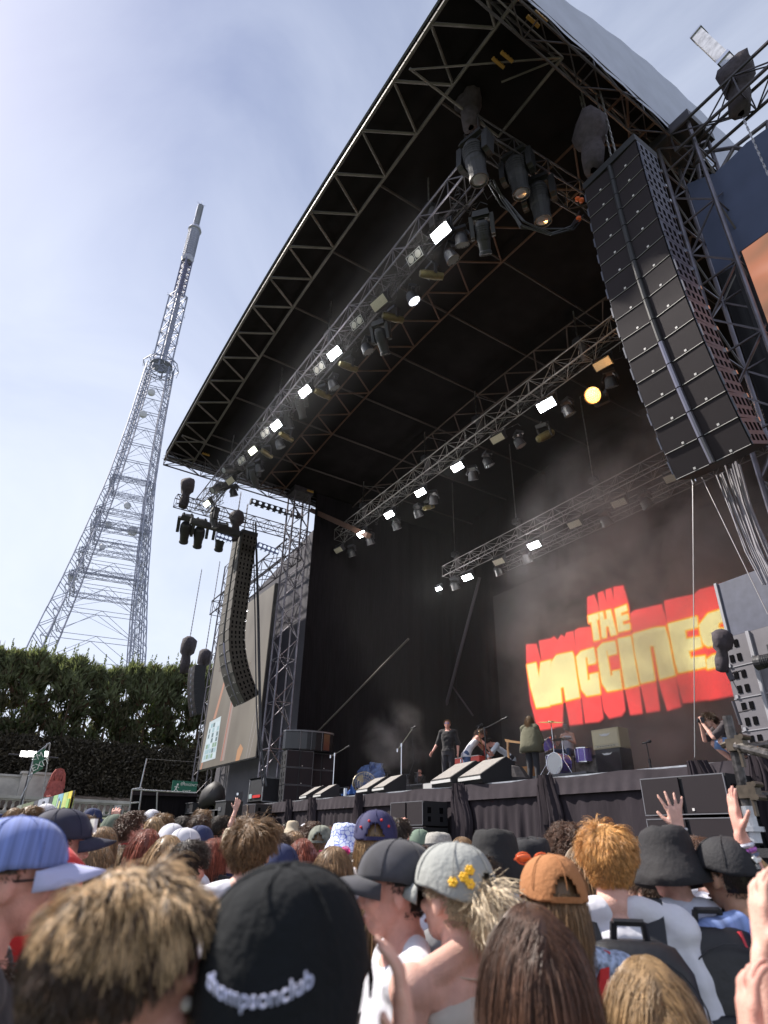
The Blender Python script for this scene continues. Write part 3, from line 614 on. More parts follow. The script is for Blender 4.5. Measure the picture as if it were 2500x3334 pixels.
# ---- banner frame with EXIT banner
def fr(name, label, cat, X, tubes, r=0.045, m=m_alu):
    P = [onX(px, py, X) for (px, py) in tubes['p']]; O = Vector((P[0].x, P[0].y, min(p.z for p in P))); e = empty(name, O, label=label, cat=cat); b = MB()
    for i, j in tubes['e']: b.tube(P[i]-O, P[j]-O, r, 6)
    b.build('tube_frame', m, e); return e, P, O
X0 = -31.0
e, P, O = fr('banner_frame', 'aluminium scaffold frame holding a green banner high above the crowd at left', 'frame', X0, {'p': [(163, 2418), (112, 2458), (60, 2675), (128, 2675), (140, 2500), (92, 2527), (155, 2420), (68, 2600)], 'e': [(0, 1), (1, 2), (0, 3), (4, 5), (6, 7)]}, 0.03)
q = [onX(*p, X0+0.05) for p in ((110, 2455), (148, 2436), (140, 2502), (107, 2520))]
b = MB(); b.slab([p-O for p in q], (-0.03, 0, 0)); b.build('banner', mat('dark green banner', (0.035, 0.14, 0.085), 0.6), e)
def text_mesh(name, body, size, m, parent, M, ext=0.004, font=None, align='CENTER'):
    c = bpy.data.curves.new(name, 'FONT'); c.body = body; c.size = size; c.extrude = ext; c.align_x = align; c.align_y = 'CENTER'; c.resolution_u = 3
    o = bpy.data.objects.new(name, c); COL.objects.link(o); dg = bpy.context.evaluated_depsgraph_get(); me = bpy.data.meshes.new_from_object(o.evaluated_get(dg)); bpy.data.objects.remove(o); bpy.data.curves.remove(c)
    me.materials.clear(); me.materials.append(m); me.transform(M); o = bpy.data.objects.new(name, me); COL.objects.link(o)
    if parent is not None: o.parent = parent
    return o
def frame_M(o, xd, yd):
    xd = Vector(xd).normalized(); zd = xd.cross(Vector(yd)).normalized(); yd = zd.cross(xd); M = Matrix((xd, yd, zd)).transposed().to_4x4(); M.translation = o; return M
m_ltr = mat('white lettering', (0.75, 0.77, 0.76), 0.6)
cq = (q[0]+q[1]+q[2]+q[3])/4
text_mesh('banner_lettering', '<M\nEXIT', 0.34, m_ltr, e, frame_M(cq-O+Vector((0.02, 0, 0.0)), q[1]-q[0], q[0]-q[3]))
# ---- floodlights
for i, px in enumerate((80, 103, 145)):
    p = onX(px, 2455, -43.0); e = empty('floodlight', p, label=['left floodlight of the three lit ones before the hedge', 'middle floodlight of the three lit ones, touching the banner frame', 'right floodlight of the three, behind the green banner'][i], cat='floodlight', group='lit floodlights before the hedge')
    b = MB(); b.box((0, 0, 0), (0.12, 0.5, 0.36)); b.tube((-0.1, 0, 0), (-0.3, 0, -0.3), 0.04); b.build('housing', m_trussb, e)
    b = MB(); b.box((0.08, 0, 0), (0.03, 0.42, 0.28)); b.build('lamp_face', mat('flood face lit', (1, 1, 1), 0.4, emit=(1, 0.98, 0.92), es=9), e)
b = MB(); b.tube((0, 0, 0), (0, 0, -3), 0.06); b.tube((0, -1.3, 0), (0, 1.3, 0), 0.05); ob = b.build('floodlight_mast', m_trussb); ob.location = onX(110, 2462, -43.3); tag(ob, 'thin mast and crossbar carrying the three floodlights', 'mast')
# ---- colourful banner fence
X1 = -27.0
q = [onX(*p, X1) for p in ((240, 2572), (60, 2622), (60, 2690), (215, 2690))]
q = [onX(243, 2572, -26.0), onX(60, 2622, -31), onX(60, 2700, -31), onX(243, 2720, -26.0)]
A, B = q[1], q[0]; O = Vector((A.x, A.y, A.z-1.3)); e = empty('printed_fence_banner', O, label='long printed banner fence ending in green, blue, yellow and orange blocks behind the crowd', cat='banner')
FS = -1 if (B-A).cross(Vector((0,0,1))).dot(A) > 0 else 1
def seg(u0, u1, v0, v1, m, nm, d=0.0):
    b = MB(); dn = (B-A).cross(Vector((0, 0, 1))).normalized()*FS*(0.02+d); pts = []
    for u, v in ((u0, v0), (u1, v0), (u1, v1), (u0, v1)):
        p = A.lerp(B, u); pts.append(p+Vector((0, 0, -1.35*(1-v)))-O+dn*-1)
    b.slab(pts, dn*-0.5); return b.build(nm, m, e)
seg(0, 1, 0, 1, m_trussb, 'backing')
cols = [((0.25, 0.27, 0.24), 0, .12), ((0.17, 0.20, 0.13), .12, .34), ((0.10, 0.10, 0.12), .34, .42), ((0.38, 0.40, 0.48), .42, .62), ((0.06, 0.06, 0.08), .62, .69), ((0.35, 0.55, 0.28), .69, .77), ((0.25, 0.50, 0.62), .77, .86), ((0.55, 0.62, 0.22), .86, .94), ((0.72, 0.60, 0.10), .94, 1.0)]
for i, (c, u0, u1) in enumerate(cols): [seg(u0+0.003, u1-0.003, 0.02, 0.98, mat('banner colour %d' % i, c, 0.6, var=0.15, scale=3), 'printed_panel', d_) for d_ in (0.01, -0.06)]
for i, (u0, u1, v0, v1, c) in enumerate(((.44, .5, .3, .8, (.08, .08, .1)), (.52, .55, .2, .9, (.08, .08, .1)), (.57, .61, .4, .7, (.1, .1, .12)), (.66, .68, .2, .7, (.5, .5, .5)), (.71, .74, .2, .7, (.65, .7, .2)), (.79, .80, .2, .9, (.6, .65, .7)), (.88, .93, .15, .45, (.75, .25, .06)), (.95, .99, .5, .8, (.35, .6, .2)), (.82, .84, .3, .8, (.7, .7, .3)), (.15, .18, .3, .8, (.4, .42, .36)), (.24, .30, .5, .7, (.35, .37, .3)))):
    seg(u0, u1, v0, v1, mat('banner mark %d' % i, c, 0.6), 'printed_mark', 0.03); seg(u0, u1, v0, v1, mat('banner mark %d' % i, c, 0.6), 'printed_mark', -0.08)
# ---- scaffold viewing platform with black cloth, left of side screen
e, P, O = fr('scaffold_platform', 'low scaffold platform clad in black cloth between the crowd and the side screen', 'scaffold', -26.5, {'p': [(430, 2570), (415, 2690), (462, 2566), (445, 2690), (512, 2575), (600, 2580), (508, 2690), (425, 2615), (452, 2612), (478, 2470), (455, 2570), (640, 2582)], 'e': [(0, 1), (2, 3), (0, 4), (4, 5), (4, 6), (7, 8), (9, 10), (0, 2), (5, 11)]}, 0.032)
q = [onX(*p, -26.7) for p in ((432, 2576), (640, 2590), (640, 2700), (418, 2700))]; b = MB(); b.slab([p-O for p in q], (-0.05, 0, 0)); b.build('black_cloth', m_drape, e)
q = [onX(*p, -26.6) for p in ((432, 2574), (640, 2582), (640, 2594), (431, 2588))]; b = MB(); b.slab([p-O for p in q], (0.05, 0, 0)); b.build('top_cloth', m_skirt, e)
# string line and exit sign
A = onX(476, 2470, -26.5); B = onX(650, 2482, -26.5)
b = MB(); b.tube((0, 0, 0), B-A, 0.008, 4); ob = b.build('cable_line', m_chain); ob.location = A; tag(ob, 'thin pale line strung from the upright tube to the screen tower', 'cable')
p = onX(600, 2566, -28.5); e = empty('exit_sign', p, label='green emergency exit sign with white running figure under the side screen', cat='sign')
b = MB(); b.box((0, 0, 0), (0.05, 1.05, 0.55)); b.build('panel', mat('exit green', (0.012, 0.10, 0.07), 0.5, emit=(0.02, 0.20, 0.13), es=0.05), e)
Mx = frame_M(Vector((0.03, 0.18, 0.13)), (0, 1, 0), (0, 0, 1)); text_mesh('sign_lettering', 'EMERGENCY', 0.13, m_ltr, e, Mx)
text_mesh('sign_lettering', 'EXIT', 0.17, m_ltr, e, frame_M(Vector((0.03, 0.10, -0.14)), (0, 1, 0), (0, 0, 1))); text_mesh('sign_arrow', '\u2192', 0.2, m_ltr, e, frame_M(Vector((0.03, -0.1, 0.2)), (0, 1, 0), (0, 0, 1)))
b = MB(); P2 = lambda y, z: Vector((0.03, -0.33+y, z))
b.box(P2(0.02, 0.12), (0.012, 0.07, 0.07)); b.tube(P2(0.0, 0.07), P2(-0.03, -0.06), 0.028); b.tube(P2(-0.03, -0.06), P2(0.06, -0.12), 0.018); b.tube(P2(-0.03, -0.06), P2(-0.1, -0.15), 0.018); b.tube(P2(0, 0.05), P2(0.09, 0), 0.014); b.tube(P2(0, 0.05), P2(-0.1, 0.02), 0.014)
b.build('running_figure', m_ltr, e)
# ================================================================== LED LOGO SCREEN
LY = 20.4
led = empty('logo_screen', (-15.0, LY, 5.0), label='wide black video wall at the stage back showing the glowing red and yellow band name', cat='video screen'); LO = Vector(led.location)
b = MB(); b.box(Vector((-13.8, LY+0.14, 8.1))-LO, (16.2, 0.2, 9.4)); b.build('screen_panels', mat('led wall black', (0.010, 0.009, 0.010), 0.6), led)
def lp(cx, cy, d):  # crop coordinates of the traced lettering -> wall
    p = onY(1700+cx/2.0737, 1850+cy/2.0737, LY); return Vector((p.x, LY-d, p.z))-LO
def halo(pts, w, d, m, nm, sub=3):
    """soft rim: a slightly larger copy of the outline behind it"""
    P = [Vector((lp(*q, 0).x, lp(*q, 0).z)) for q in pts]; b = MB(); n = len(P)
    for i in range(n):
        a, c = P[i], P[(i+1) % n]; e = (c-a)
        if e.length < 1e-4: continue
        nn = Vector((-e.y, e.x)).normalized()*w
        b.add([(v.x, LY-d-LO.y, v.y) for v in (a+nn, c+nn, c-nn, a-nn)], [(0, 1, 2, 3)])
        vs = [(a.x+w*math.cos(k*math.pi/5), LY-d-LO.y, a.y+w*math.sin(k*math.pi/5)) for k in range(10)]; b.add(vs, [tuple(range(10))])
    b.build(nm, m, led)
def fill(pts, d, m, nm):
    from mathutils.geometry import tessellate_polygon
    P = [lp(*q, d) for q in pts]; t = tessellate_polygon([[Vector((p.x, p.z, 0)) for p in P]]); b = MB(); b.add(P, [tuple(x) for x in t]); return b.build(nm, m, led)
def led_m(name, c, es, var=0.12):
    m = mat(name, (0.02, 0.02, 0.02), 0.7, emit=c, es=es); t = m.node_tree; bs = t.nodes['Principled BSDF']
    n = t.nodes.new('ShaderNodeTexNoise'); n.inputs['Scale'].default_value = 14; n.inputs['Detail'].default_value = 3; co = t.nodes.new('ShaderNodeTexCoord'); mr = t.nodes.new('ShaderNodeMapRange')
    mr.inputs['To Min'].default_value = es*(1-var*2); mr.inputs['To Max'].default_value = es*(1+var*2); t.links.new(co.outputs['Object'], n.inputs['Vector']); t.links.new(n.outputs['Fac'], mr.inputs['Value']); t.links.new(mr.outputs[0], bs.inputs['Emission Strength']); return m
m_lr = led_m('logo red', (0.85, 0.055, 0.055), 1.0, 0.06); m_lr2 = led_m('logo dim red', (0.42, 0.02, 0.035), 0.8); m_lo = led_m('logo orange', (1.0, 0.33, 0.02), 0.9); m_ly = led_m('logo yellow', (0.92, 0.80, 0.36), 0.85, 0.05)
reds = [ # extruded slabs above/below each letter
 [(30, 520), (95, 515), (130, 640), (190, 920), (215, 1075), (110, 1090), (60, 900), (35, 700)],
 [(118, 495), (200, 478), (215, 465), (240, 490), (265, 455), (290, 470), (300, 440), (345, 430), (370, 600), (408, 1045), (325, 1055), (298, 905), (275, 900), (270, 1060), (190, 1075), (150, 760)],
 [(358, 425), (380, 410), (455, 400), (490, 520), (545, 1010), (520, 1030), (430, 1040), (405, 870), (370, 600)],
 [(455, 400), (520, 480), (640, 450), (660, 600), (692, 960), (670, 990), (590, 1008), (555, 960), (520, 740)],
 [(640, 450), (740, 440), (775, 640), (808, 975), (735, 985), (700, 820), (660, 600)],
 [(735, 310), (760, 290), (940, 250), (965, 330), (1000, 520), (1068, 930), (985, 955), (925, 760), (910, 660), (895, 700), (925, 955), (845, 968), (800, 770), (755, 470)],
 [(965, 225), (1150, 185), (1170, 250), (1220, 560), (1260, 880), (1090, 905), (1050, 760), (985, 400)],
 [(1165, 180), (1200, 150), (1365, 110), (1395, 220), (1465, 460), (1490, 840), (1260, 885), (1200, 500)],
 [(445, 200), (485, 185), (515, 260), (530, 420), (500, 480), (470, 400), (445, 300)],
 [(515, 172), (545, 160), (580, 260), (600, 400), (560, 430), (530, 330)],
 [(567, 150), (600, 140), (630, 260), (650, 400), (610, 420), (580, 300)],
 [(620, 132), (680, 122), (715, 240), (740, 400), (730, 440), (650, 440), (625, 280)]]
for r_ in reds: fill(r_, 0.020, m_lr, 'red_glow')
for j, (w_, c_) in enumerate(((.10, .08), (.075, .20), (.055, .38), (.035, .60), (.018, .85))):
    mm = led_m('logo red fade %d' % j, (0.80*c_, 0.05*c_, 0.055*c_), 1.0, .1)
    for r_ in reds: halo(r_, w_, 0.004+.003*j, mm, 'red_rim')
yel = {
 'V': [(36, 655), (95, 640), (118, 740), (128, 640), (195, 622), (190, 930), (100, 942), (60, 800)],
 'A': [(198, 640), (235, 590), (340, 568), (352, 600), (390, 870), (300, 892), (285, 800), (262, 808), (270, 905), (192, 922), (190, 760)],
 'C': [(370, 600), (400, 565), (485, 540), (500, 620), (497, 640), (450, 650), (445, 600), (430, 605), (445, 760), (462, 755), (460, 720), (515, 708), (530, 845), (440, 862), (405, 820), (385, 720)],
 'Cb': [(512, 545), (545, 510), (628, 495), (640, 560), (640, 575), (585, 590), (580, 555), (570, 560), (600, 730), (618, 722), (612, 700), (660, 690), (676, 812), (580, 830), (545, 780), (522, 640)],
 'I': [(650, 480), (735, 462), (790, 785), (700, 808)],
 'N': [(752, 448), (900, 405), (965, 400), (990, 480), (1035, 720), (935, 748), (895, 530), (870, 520), (865, 540), (898, 755), (805, 775), (765, 560)],
 'E': [(990, 380), (1180, 330), (1190, 395), (1100, 420), (1110, 480), (1205, 465), (1215, 530), (1125, 560), (1140, 610), (1235, 595), (1245, 665), (1060, 705), (1040, 640)],
 'S': [(1200, 385), (1260, 310), (1400, 265), (1420, 340), (1330, 370), (1325, 400), (1340, 410), (1430, 405), (1460, 460), (1475, 520), (1475, 600), (1420, 640), (1255, 680), (1248, 620), (1290, 590), (1390, 575), (1390, 520), (1360, 505), (1260, 530), (1230, 510), (1210, 450)],
 't': [(450, 325), (515, 305), (520, 345), (505, 352), (525, 480), (490, 488), (472, 362), (455, 366)],
 'h': [(525, 302), (548, 296), (556, 350), (578, 344), (570, 290), (598, 284), (640, 445), (605, 455), (588, 390), (566, 395), (570, 465), (545, 470)],
 'e': [(630, 280), (705, 250), (712, 285), (668, 300), (672, 325), (715, 312), (722, 345), (680, 358), (684, 385), (728, 378), (732, 412), (655, 430)]}
for k, p in yel.items():
    halo(p, 0.10, 0.024, led_m('logo deep orange', (0.95, 0.13, 0.03), 1.0), 'orange_rim'); halo(p, 0.07, 0.028, m_lo, 'orange_rim'); halo(p, 0.035, 0.032, led_m('logo amber', (1.0, 0.58, 0.10), .9), 'orange_rim'); fill(p, 0.036, m_ly, 'yellow_letter')
# ================================================================== HOISTS, CHAINS
hoist_p = empty('chain_hoist', (0, 0, 0), label='proto', cat='chain hoist', group='chain hoists holding the trusses')
b = MB(); b.box((0, 0, 0.42), (0.30, 0.24, 0.22)); b.tube((-0.19, 0, 0.42), (0.19, 0, 0.42), 0.10, 8); b.tube((0, 0, 0.3), (0, 0, 0), 0.03); b.build('motor', m_black, hoist_p)
b = MB(); b.lathe([(0.10, -0.45), (0.13, -0.3), (0.14, 0.1), (0.12, 0.3), (0, 0.32)], 10, M=Matrix.Translation((0.12, 0.06, 0.0))); b.build('chain_bag', m_grey, hoist_p)
def chain(b, A, B, r=0.018):
    A = Vector(A); B = Vector(B); n = max(2, int((B-A).length/0.11)); d = (B-A)/n; u = d.orthogonal().normalized(); w = d.normalized().cross(u)
    for i in range(n):
        s = u if i % 2 else w; b.box(A+d*(i+0.5), (0.045, 0.016, d.length*1.15), rot=d.to_track_quat('Z', 'Y').to_matrix() @ (Matrix.Rotation(math.pi/2 if i % 2 else 0, 3, 'Z')))
def hoist(x, y, z, top, lab, first=[True], bridle=None):
    h = hoist_p if first[0] else dup(hoist_p); first[0] = False; h.location = (x, y, z); h['label'] = lab
    b = MB(); chain(b, (0, 0, 0.5), (0, 0, top-z))
    if bridle is not None: b.path([Vector((0, 0, top-z)), Vector(bridle)-Vector((x, y, z))], 0.014, 5)
    b.build('chain', m_chain, h); return h
for i, (px, py) in enumerate(((1396, 690), (1069, 1095), (910, 1275), (748, 1500))):
    p = onY(px, py, 6.8); hoist(p.x, 6.8, Z1+0.45, zf(p.x)+0.1, 'chain hoist on the front truss, %s from the near end' % ORD[i])
for i, (px, py, bx, by) in enumerate(((1882, 1110, 1746, 831), (1550, 1345, 1450, 1090), (1383, 1480, 1289, 1240), (1181, 1640, 1108, 1439))):
    p = onY(px, py, 13.5); t = onY(bx, by, 14.8); hoist(p.x, 13.5, 16.05, min(17.6, 16.0+2.0), 'chain hoist with a slanting bridle on the middle truss, %s from the near end' % ORD[i], bridle=(p.x-0.4, 15.0, 18.2))
for i, (px, py) in enumerate(((2200, 1420), (1930, 1550), (1680, 1690), (1480, 1790))):
    p = onY(px, py, 17.6); hoist(p.x, 17.6, 13.75, 18.2, 'chain hoist above the smoky rear truss, %s from the near end' % ORD[i])
# ================================================================== FIXTURES (hang from z = 0)
def mk_moving_head():
    e = empty('moving_head_light', (0, 0, 0), label='proto', cat='stage light', group='moving head lights hung from the trusses')
    b = MB(); b.box((0, 0, -0.12), (0.42, 0.34, 0.15), taper=0.86); b.tube((-0.12, 0, 0.02), (-0.12, 0, -0.06), 0.03); b.tube((0.12, 0, 0.02), (0.12, 0, -0.06), 0.03); b.build('base', m_case, e)
    b = MB()
    for s in (-1, 1): b.box((0.24*s, 0, -0.40), (0.09, 0.20, 0.50), taper=1.15); b.tube((0.20*s, 0, -0.58), (0.29*s, 0, -0.58), 0.09, 10)
    b.box((0, 0, -0.20), (0.50, 0.20, 0.08)); b.build('yoke', m_case, e)
    T = Matrix.Translation((0, 0, -0.58)) @ Euler((R_(16), 0, 0)).to_matrix().to_4x4()
    b = MB(); b.lathe([(0.0, 0.30), (0.13, 0.29), (0.165, 0.22), (0.175, 0.0), (0.165, -0.12), (0.15, -0.17), (0.135, -0.38), (0.15, -0.40), (0.15, -0.47), (0.13, -0.47), (0.12, -0.44)], 16, M=T, cap=False)
    for k in range(5): b.lathe([(0.178, 0.18-0.05*k), (0.183, 0.17-0.05*k), (0.178, 0.16-0.05*k)], 16, M=T, cap=False)
    hd = b.build('head', m_case, e, smooth=False)
    b = MB(); b.lathe([(0.128, -0.445), (0.08, -0.46), (0, -0.465)], 16, M=T, cap=False); b.build('lens', m_lens, hd)
    return e
def mk_wash(face, nm='wash_light'):
    e = empty(nm, (0, 0, 0), label='proto', cat='stage light', group='round wash lights hung from the trusses')
    b = MB(); b.box((0, 0, -0.10), (0.34, 0.26, 0.12), taper=0.9); b.tube((0, 0, 0.02), (0, 0, -0.06), 0.04); b.build('base', m_black, e)
    b = MB(); pts = [Vector((0.22*math.cos(a), 0, -0.36+0.24*math.sin(a))) for a in np.linspace(0, math.pi, 9)]
    for p, q in zip(pts, pts[1:]): b.box((p+q)/2, ((q-p).length*1.15, 0.10, 0.035), rot=(q-p).to_track_quat('X', 'Z').to_matrix())
    b.build('yoke', m_black, e)
    T = Matrix.Translation((0, 0, -0.42)) @ Euler((R_(28), 0, 0)).to_matrix().to_4x4()
    b = MB(); b.lathe([(0, 0.16), (0.11, 0.15), (0.15, 0.08), (0.17, -0.08), (0.19, -0.16), (0.175, -0.16), (0.165, -0.13)], 16, M=T, cap=False); hd = b.build('head', m_black, e)
    b = MB(); b.lathe([(0.17, -0.13), (0.0, -0.145)], 16, M=T, cap=False)
    for i in range(-3, 4):
        for j in range(-3, 4):
            x, y = i*0.052+(0.026 if j % 2 else 0), j*0.045
            if x*x+y*y < 0.0235: b.lathe([(0.024, -0.15), (0.016, -0.166), (0, -0.17)], 6, M=T @ Matrix.Translation((x, y, 0)), cap=False)
    b.build('lens', face, hd); return e
def mk_strobe(face):
    e = empty('strobe_light', (0, 0, 0), label='proto', cat='stage light', group='rectangular strobe panels hung from the trusses')
    T = Euler((R_(-42), 0, 0)).to_matrix()
    b = MB(); b.box(T @ Vector((0, 0, 0))+Vector((0, 0, -0.2)), (0.46, 0.24, 0.16), rot=T)
    for k in range(7): b.box(T @ Vector((-0.18+0.06*k, 0, 0.10))+Vector((0, 0, -0.2)), (0.014, 0.2, 0.05), rot=T)
    b.build('housing', m_black, e)
    b = MB()
    for s in (-1, 1): b.box((0.25*s, 0, -0.12), (0.02, 0.05, 0.26))
    b.box((0, 0, 0.02), (0.52, 0.05, 0.02)); b.build('yoke', m_black, e)
    b = MB(); b.box(T @ Vector((0, 0, -0.085))+Vector((0, 0, -0.2)), (0.42, 0.20, 0.012), rot=T); b.box(T @ Vector((0, 0, -0.092))+Vector((0, 0, -0.2)), (0.42, 0.02, 0.012), rot=T); b.build('lamp_face', face, e); return e
def mk_blinder():
    e = empty('blinder_light', (0, 0, 0), label='proto', cat='stage light', group='twin-lamp blinders on the front truss')
    T = Matrix.Translation((0, 0, -0.16)) @ Euler((R_(-55), 0, 0)).to_matrix().to_4x4()
    b = MB(); b.box(T.translation, (0.52, 0.27, 0.10), rot=T.to_3x3()); b.tube((0, 0, 0.02), (0, 0, -0.1), 0.025); b.build('housing', m_black, e)
    b = MB()
    for (cx_, cy_, dx, dy) in ((0, 0.12, 0.5, 0.014), (0, -0.12, 0.5, 0.014), (-0.25, 0, 0.014, 0.25), (0.25, 0, 0.014, 0.25), (0, 0, 0.014, 0.25)):
        p = T @ Vector((cx_, cy_, -0.055)); b.box(p, (dx, dy, 0.012), rot=T.to_3x3())
    b.build('frame', mat('pale edge', (0.5, 0.5, 0.5), 0.5), e)
    for s in (-1, 1):
        b = MB(); b.lathe([(0.095, -0.052), (0.10, -0.06), (0.08, -0.066), (0, -0.075)], 14, M=T @ Matrix.Translation((0.125*s, 0, 0)), cap=False); b.build('lamp', mat('blinder lens', (0.55, 0.53, 0.50), 0.25), e)
    return e
def mk_profile(lensm):
    e = empty('spotlight', (0, 0, 0), label='proto', cat='stage light', group='long barrelled spotlights hung from the trusses')
    b = MB(); b.box((0, 0, -0.08), (0.30, 0.24, 0.10)); b.tube((0, 0, 0.02), (0, 0, -0.05), 0.03); b.build('base', m_black, e)
    b = MB()
    for s in (-1, 1): b.box((0.16*s, 0, -0.26), (0.03, 0.09, 0.34))
    b.build('yoke', m_black, e)
    T = Matrix.Translation((0, 0, -0.38)) @ Euler((R_(95), 0, R_(-20))).to_matrix().to_4x4()
    b = MB(); b.lathe([(0, 0.36), (0.09, 0.34), (0.115, 0.2), (0.12, -0.1), (0.10, -0.2), (0.10, -0.30), (0.085, -0.30)], 14, M=T, cap=False); hd = b.build('barrel', mat('tarnished barrel', (0.12, 0.10, 0.045), 0.35, 0.5, var=0.3, scale=8), e)
    T2 = T; b = MB(); b.lathe([(0.086, -0.28), (0.0, -0.31)], 14, M=T2, cap=False); b.build('lens', lensm, hd); return e
PR = {'mh': mk_moving_head(), 'wash': mk_wash(m_lens), 'washon': mk_wash(mat('wash lit', (.9, .9, .95), .4, emit=(0.85, 0.9, 1.0), es=1.6)), 'st': mk_strobe(m_glow), 'stoff': mk_strobe(m_lensoff), 'stdim': mk_strobe(m_glowd), 'bl': mk_blinder(), 'pr': mk_profile(m_glowt), 'prl': mk_profile(mat('lens amber bright', (1, .6, .3), .3, emit=(1.0, .42, .16), es=2.0))}
USED = set()
def fix(kind, px, py, Y, z, rot, label, sc=1.0):
    p = onY(px, py, Y); e = PR[kind] if kind not in USED else dup(PR[kind]); USED.add(kind)
    e.location = (p.x, Y, z if z is not None else p.z+0.2); e.rotation_euler = rot; e['label'] = label; e.scale = (sc,)*3; return e
LGT = []
def lamp_at(e, power, col=(1, 0.97, 0.93), size=0.25, off=(0, -0.30, -0.42)):
    l = bpy.data.lights.new('lamp', 'POINT'); l.energy = power; l.color = col; l.shadow_soft_size = .12; o = bpy.data.objects.new('lamp', l); COL.objects.link(o)
    o.parent = e; o.location = off
def names(prefix, n): return [prefix % ORD[i] for i in range(n)]
zt = Z1-0.28
A = [(1440, 752), (1095, 1145), (999, 1268), (905, 1379)]
for i, (x, y) in enumerate(A): e = fix('st', x, y, 6.65, None, (0, 0, R_(8)), 'lit white strobe on the front truss, %s from the near end' % ORD[i], 1.25); lamp_at(e, 14)
for i, (x, y) in enumerate(((828, 1463), (678, 1636))): fix('stdim', x, y, 6.65, None, (0, 0, R_(8)), ('dim greenish strobe panel low on the front truss, fifth lamp down', 'dim yellowish strobe at the far lower end of the front truss')[i], 1.15)
fix('stoff', 1240, 979, 6.6, None, (0, 0, R_(8)), 'unlit strobe panel between the two nearest lit ones on the front truss', 1.3)
fix('stoff', 755, 1560, 6.6, None, (0, 0, R_(8)), 'unlit strobe panel near the lower end of the front truss', 1.2)
for i, (x, y) in enumerate(((1353, 839), (1165, 1054), (1042, 1201), (866, 1412), (789, 1501), (710, 1595))): fix('bl', x, y, 6.5, None, (0, 0, R_(8)), 'twin-lamp blinder on the front truss, %s from the near end' % ORD[i], 1.0)
for i, (x, y, rx, rz_) in enumerate(((1565, 730, 24, 40), (1233, 1085, 20, 30), (970, 1310, 28, 40), (929, 1355, 12, 10), (905, 1335, -6, 0), (821, 1545, 18, 30), (785, 1570, -70, 20), (743, 1620, -60, 20), (700, 1690, 0, 0))):
    fix('mh', x, y-25, 6.9, None, (R_(rx), 0, R_(rz_)), 'moving head on the front truss, %s from the near end' % ORD[i], 1.0)
for i, (x, y) in enumerate(((1466, 834), (1194, 1136), (1085, 1254), (912, 1450), (845, 1528), (762, 1610), (1500, 780))): fix('wash', x, y-20, 7.1, None, (0, 0, R_(-20+9*i)), 'round wash light with studded lens on the front truss, %s fitted' % ORD[i], 1.0)
fix('washon', 1341, 950, 7.1, None, (0, 0, R_(-25)), 'only round wash light glowing white on the front truss', 1.0)
for i, (x, y) in enumerate(((1406, 895), (1281, 1035), (1136, 1195), (1052, 1285), (934, 1425), (870, 1480))): fix('pr', x, y-15, 7.15, None, (0, 0, R_(10*i)), 'brassy barrelled spotlight on the front truss, %s from the near end' % ORD[i], 1.0)
# cable clutter along front truss
def clutter(name, A, B, n, seed, spread, m, label, r0=0.008):
    rn = random.Random(seed); A = Vector(A); B = Vector(B); b = MB()
    for k in range(n):
        p = (B-A)*rn.random(); pts = [p+Vector((rn.gauss(0, .1), rn.gauss(0, spread), rn.gauss(0, spread)))]
        for j in range(5): pts.append(pts[-1]+Vector((rn.gauss(0.06, .14), rn.gauss(0, .07), rn.gauss(-0.02, .08))))
        b.path(pts, r0*rn.uniform(.7, 1.5), 4)
    for k in range(3):
        off = Vector((0, rn.gauss(0, .1), rn.gauss(-0.1, .08))); pts = [(B-A)*(j/40)+off+Vector((0, rn.gauss(0, .02), 0.03*math.sin(j*1.3+k))) for j in range(41)]; b.path(pts, 0.016, 5)
    o = b.build(name, m); o.location = A; tag(o, label, 'cables'); return o
clutter('cable_loom', (-27.4, 6.95, Z1-0.1), (-7.3, 6.95, Z1-0.05), 420, 4, 0.14, m_black, 'tangle of black cables running inside the front lighting truss')
clutter('cable_loom', (-25.0, 13.6, 15.6), (-7.3, 13.6, 15.8), 160, 5, 0.12, m_black, 'black cables strung along the middle lighting truss')
# cable swag from near truss end to the speaker array
pts = [onY(1600, 600, 6.6), onY(1640, 650, 7), onY(1700, 730, 7.4), onY(1790, 760, 7.9), onY(1860, 740, 8.3), onY(1885, 700, 8.6)]
b = MB()
for k in range(7):
    rn = random.Random(k); b.path([Vector(p)-pts[0]+Vector((rn.gauss(0, .04), rn.gauss(0, .04), rn.gauss(0, .05))) for p in pts], 0.018, 5)
o_ = b.build('cable_bundle', m_black); o_.location = pts[0]; tag(o_, 'thick drooping black cable bundle between front truss end and right speaker array', 'cables')
for i, (x, y) in enumerate(((1880, 648), (1893, 652), (1884, 712))):
    b = MB(); b.lathe([(0, -.07), (.06, -.03), (.06, .03), (0, .07)], 6); o_ = b.build('cable_connector', mat('orange red connector', (0.55, 0.10, 0.02), 0.4)); o_.location = onY(x, y, 8.5); tag(o_, ('left orange cable connector at the end of the right side truss', 'right orange cable connector at the end of the right side truss', 'lower red cable connector hanging beside the right array')[i], 'connector')
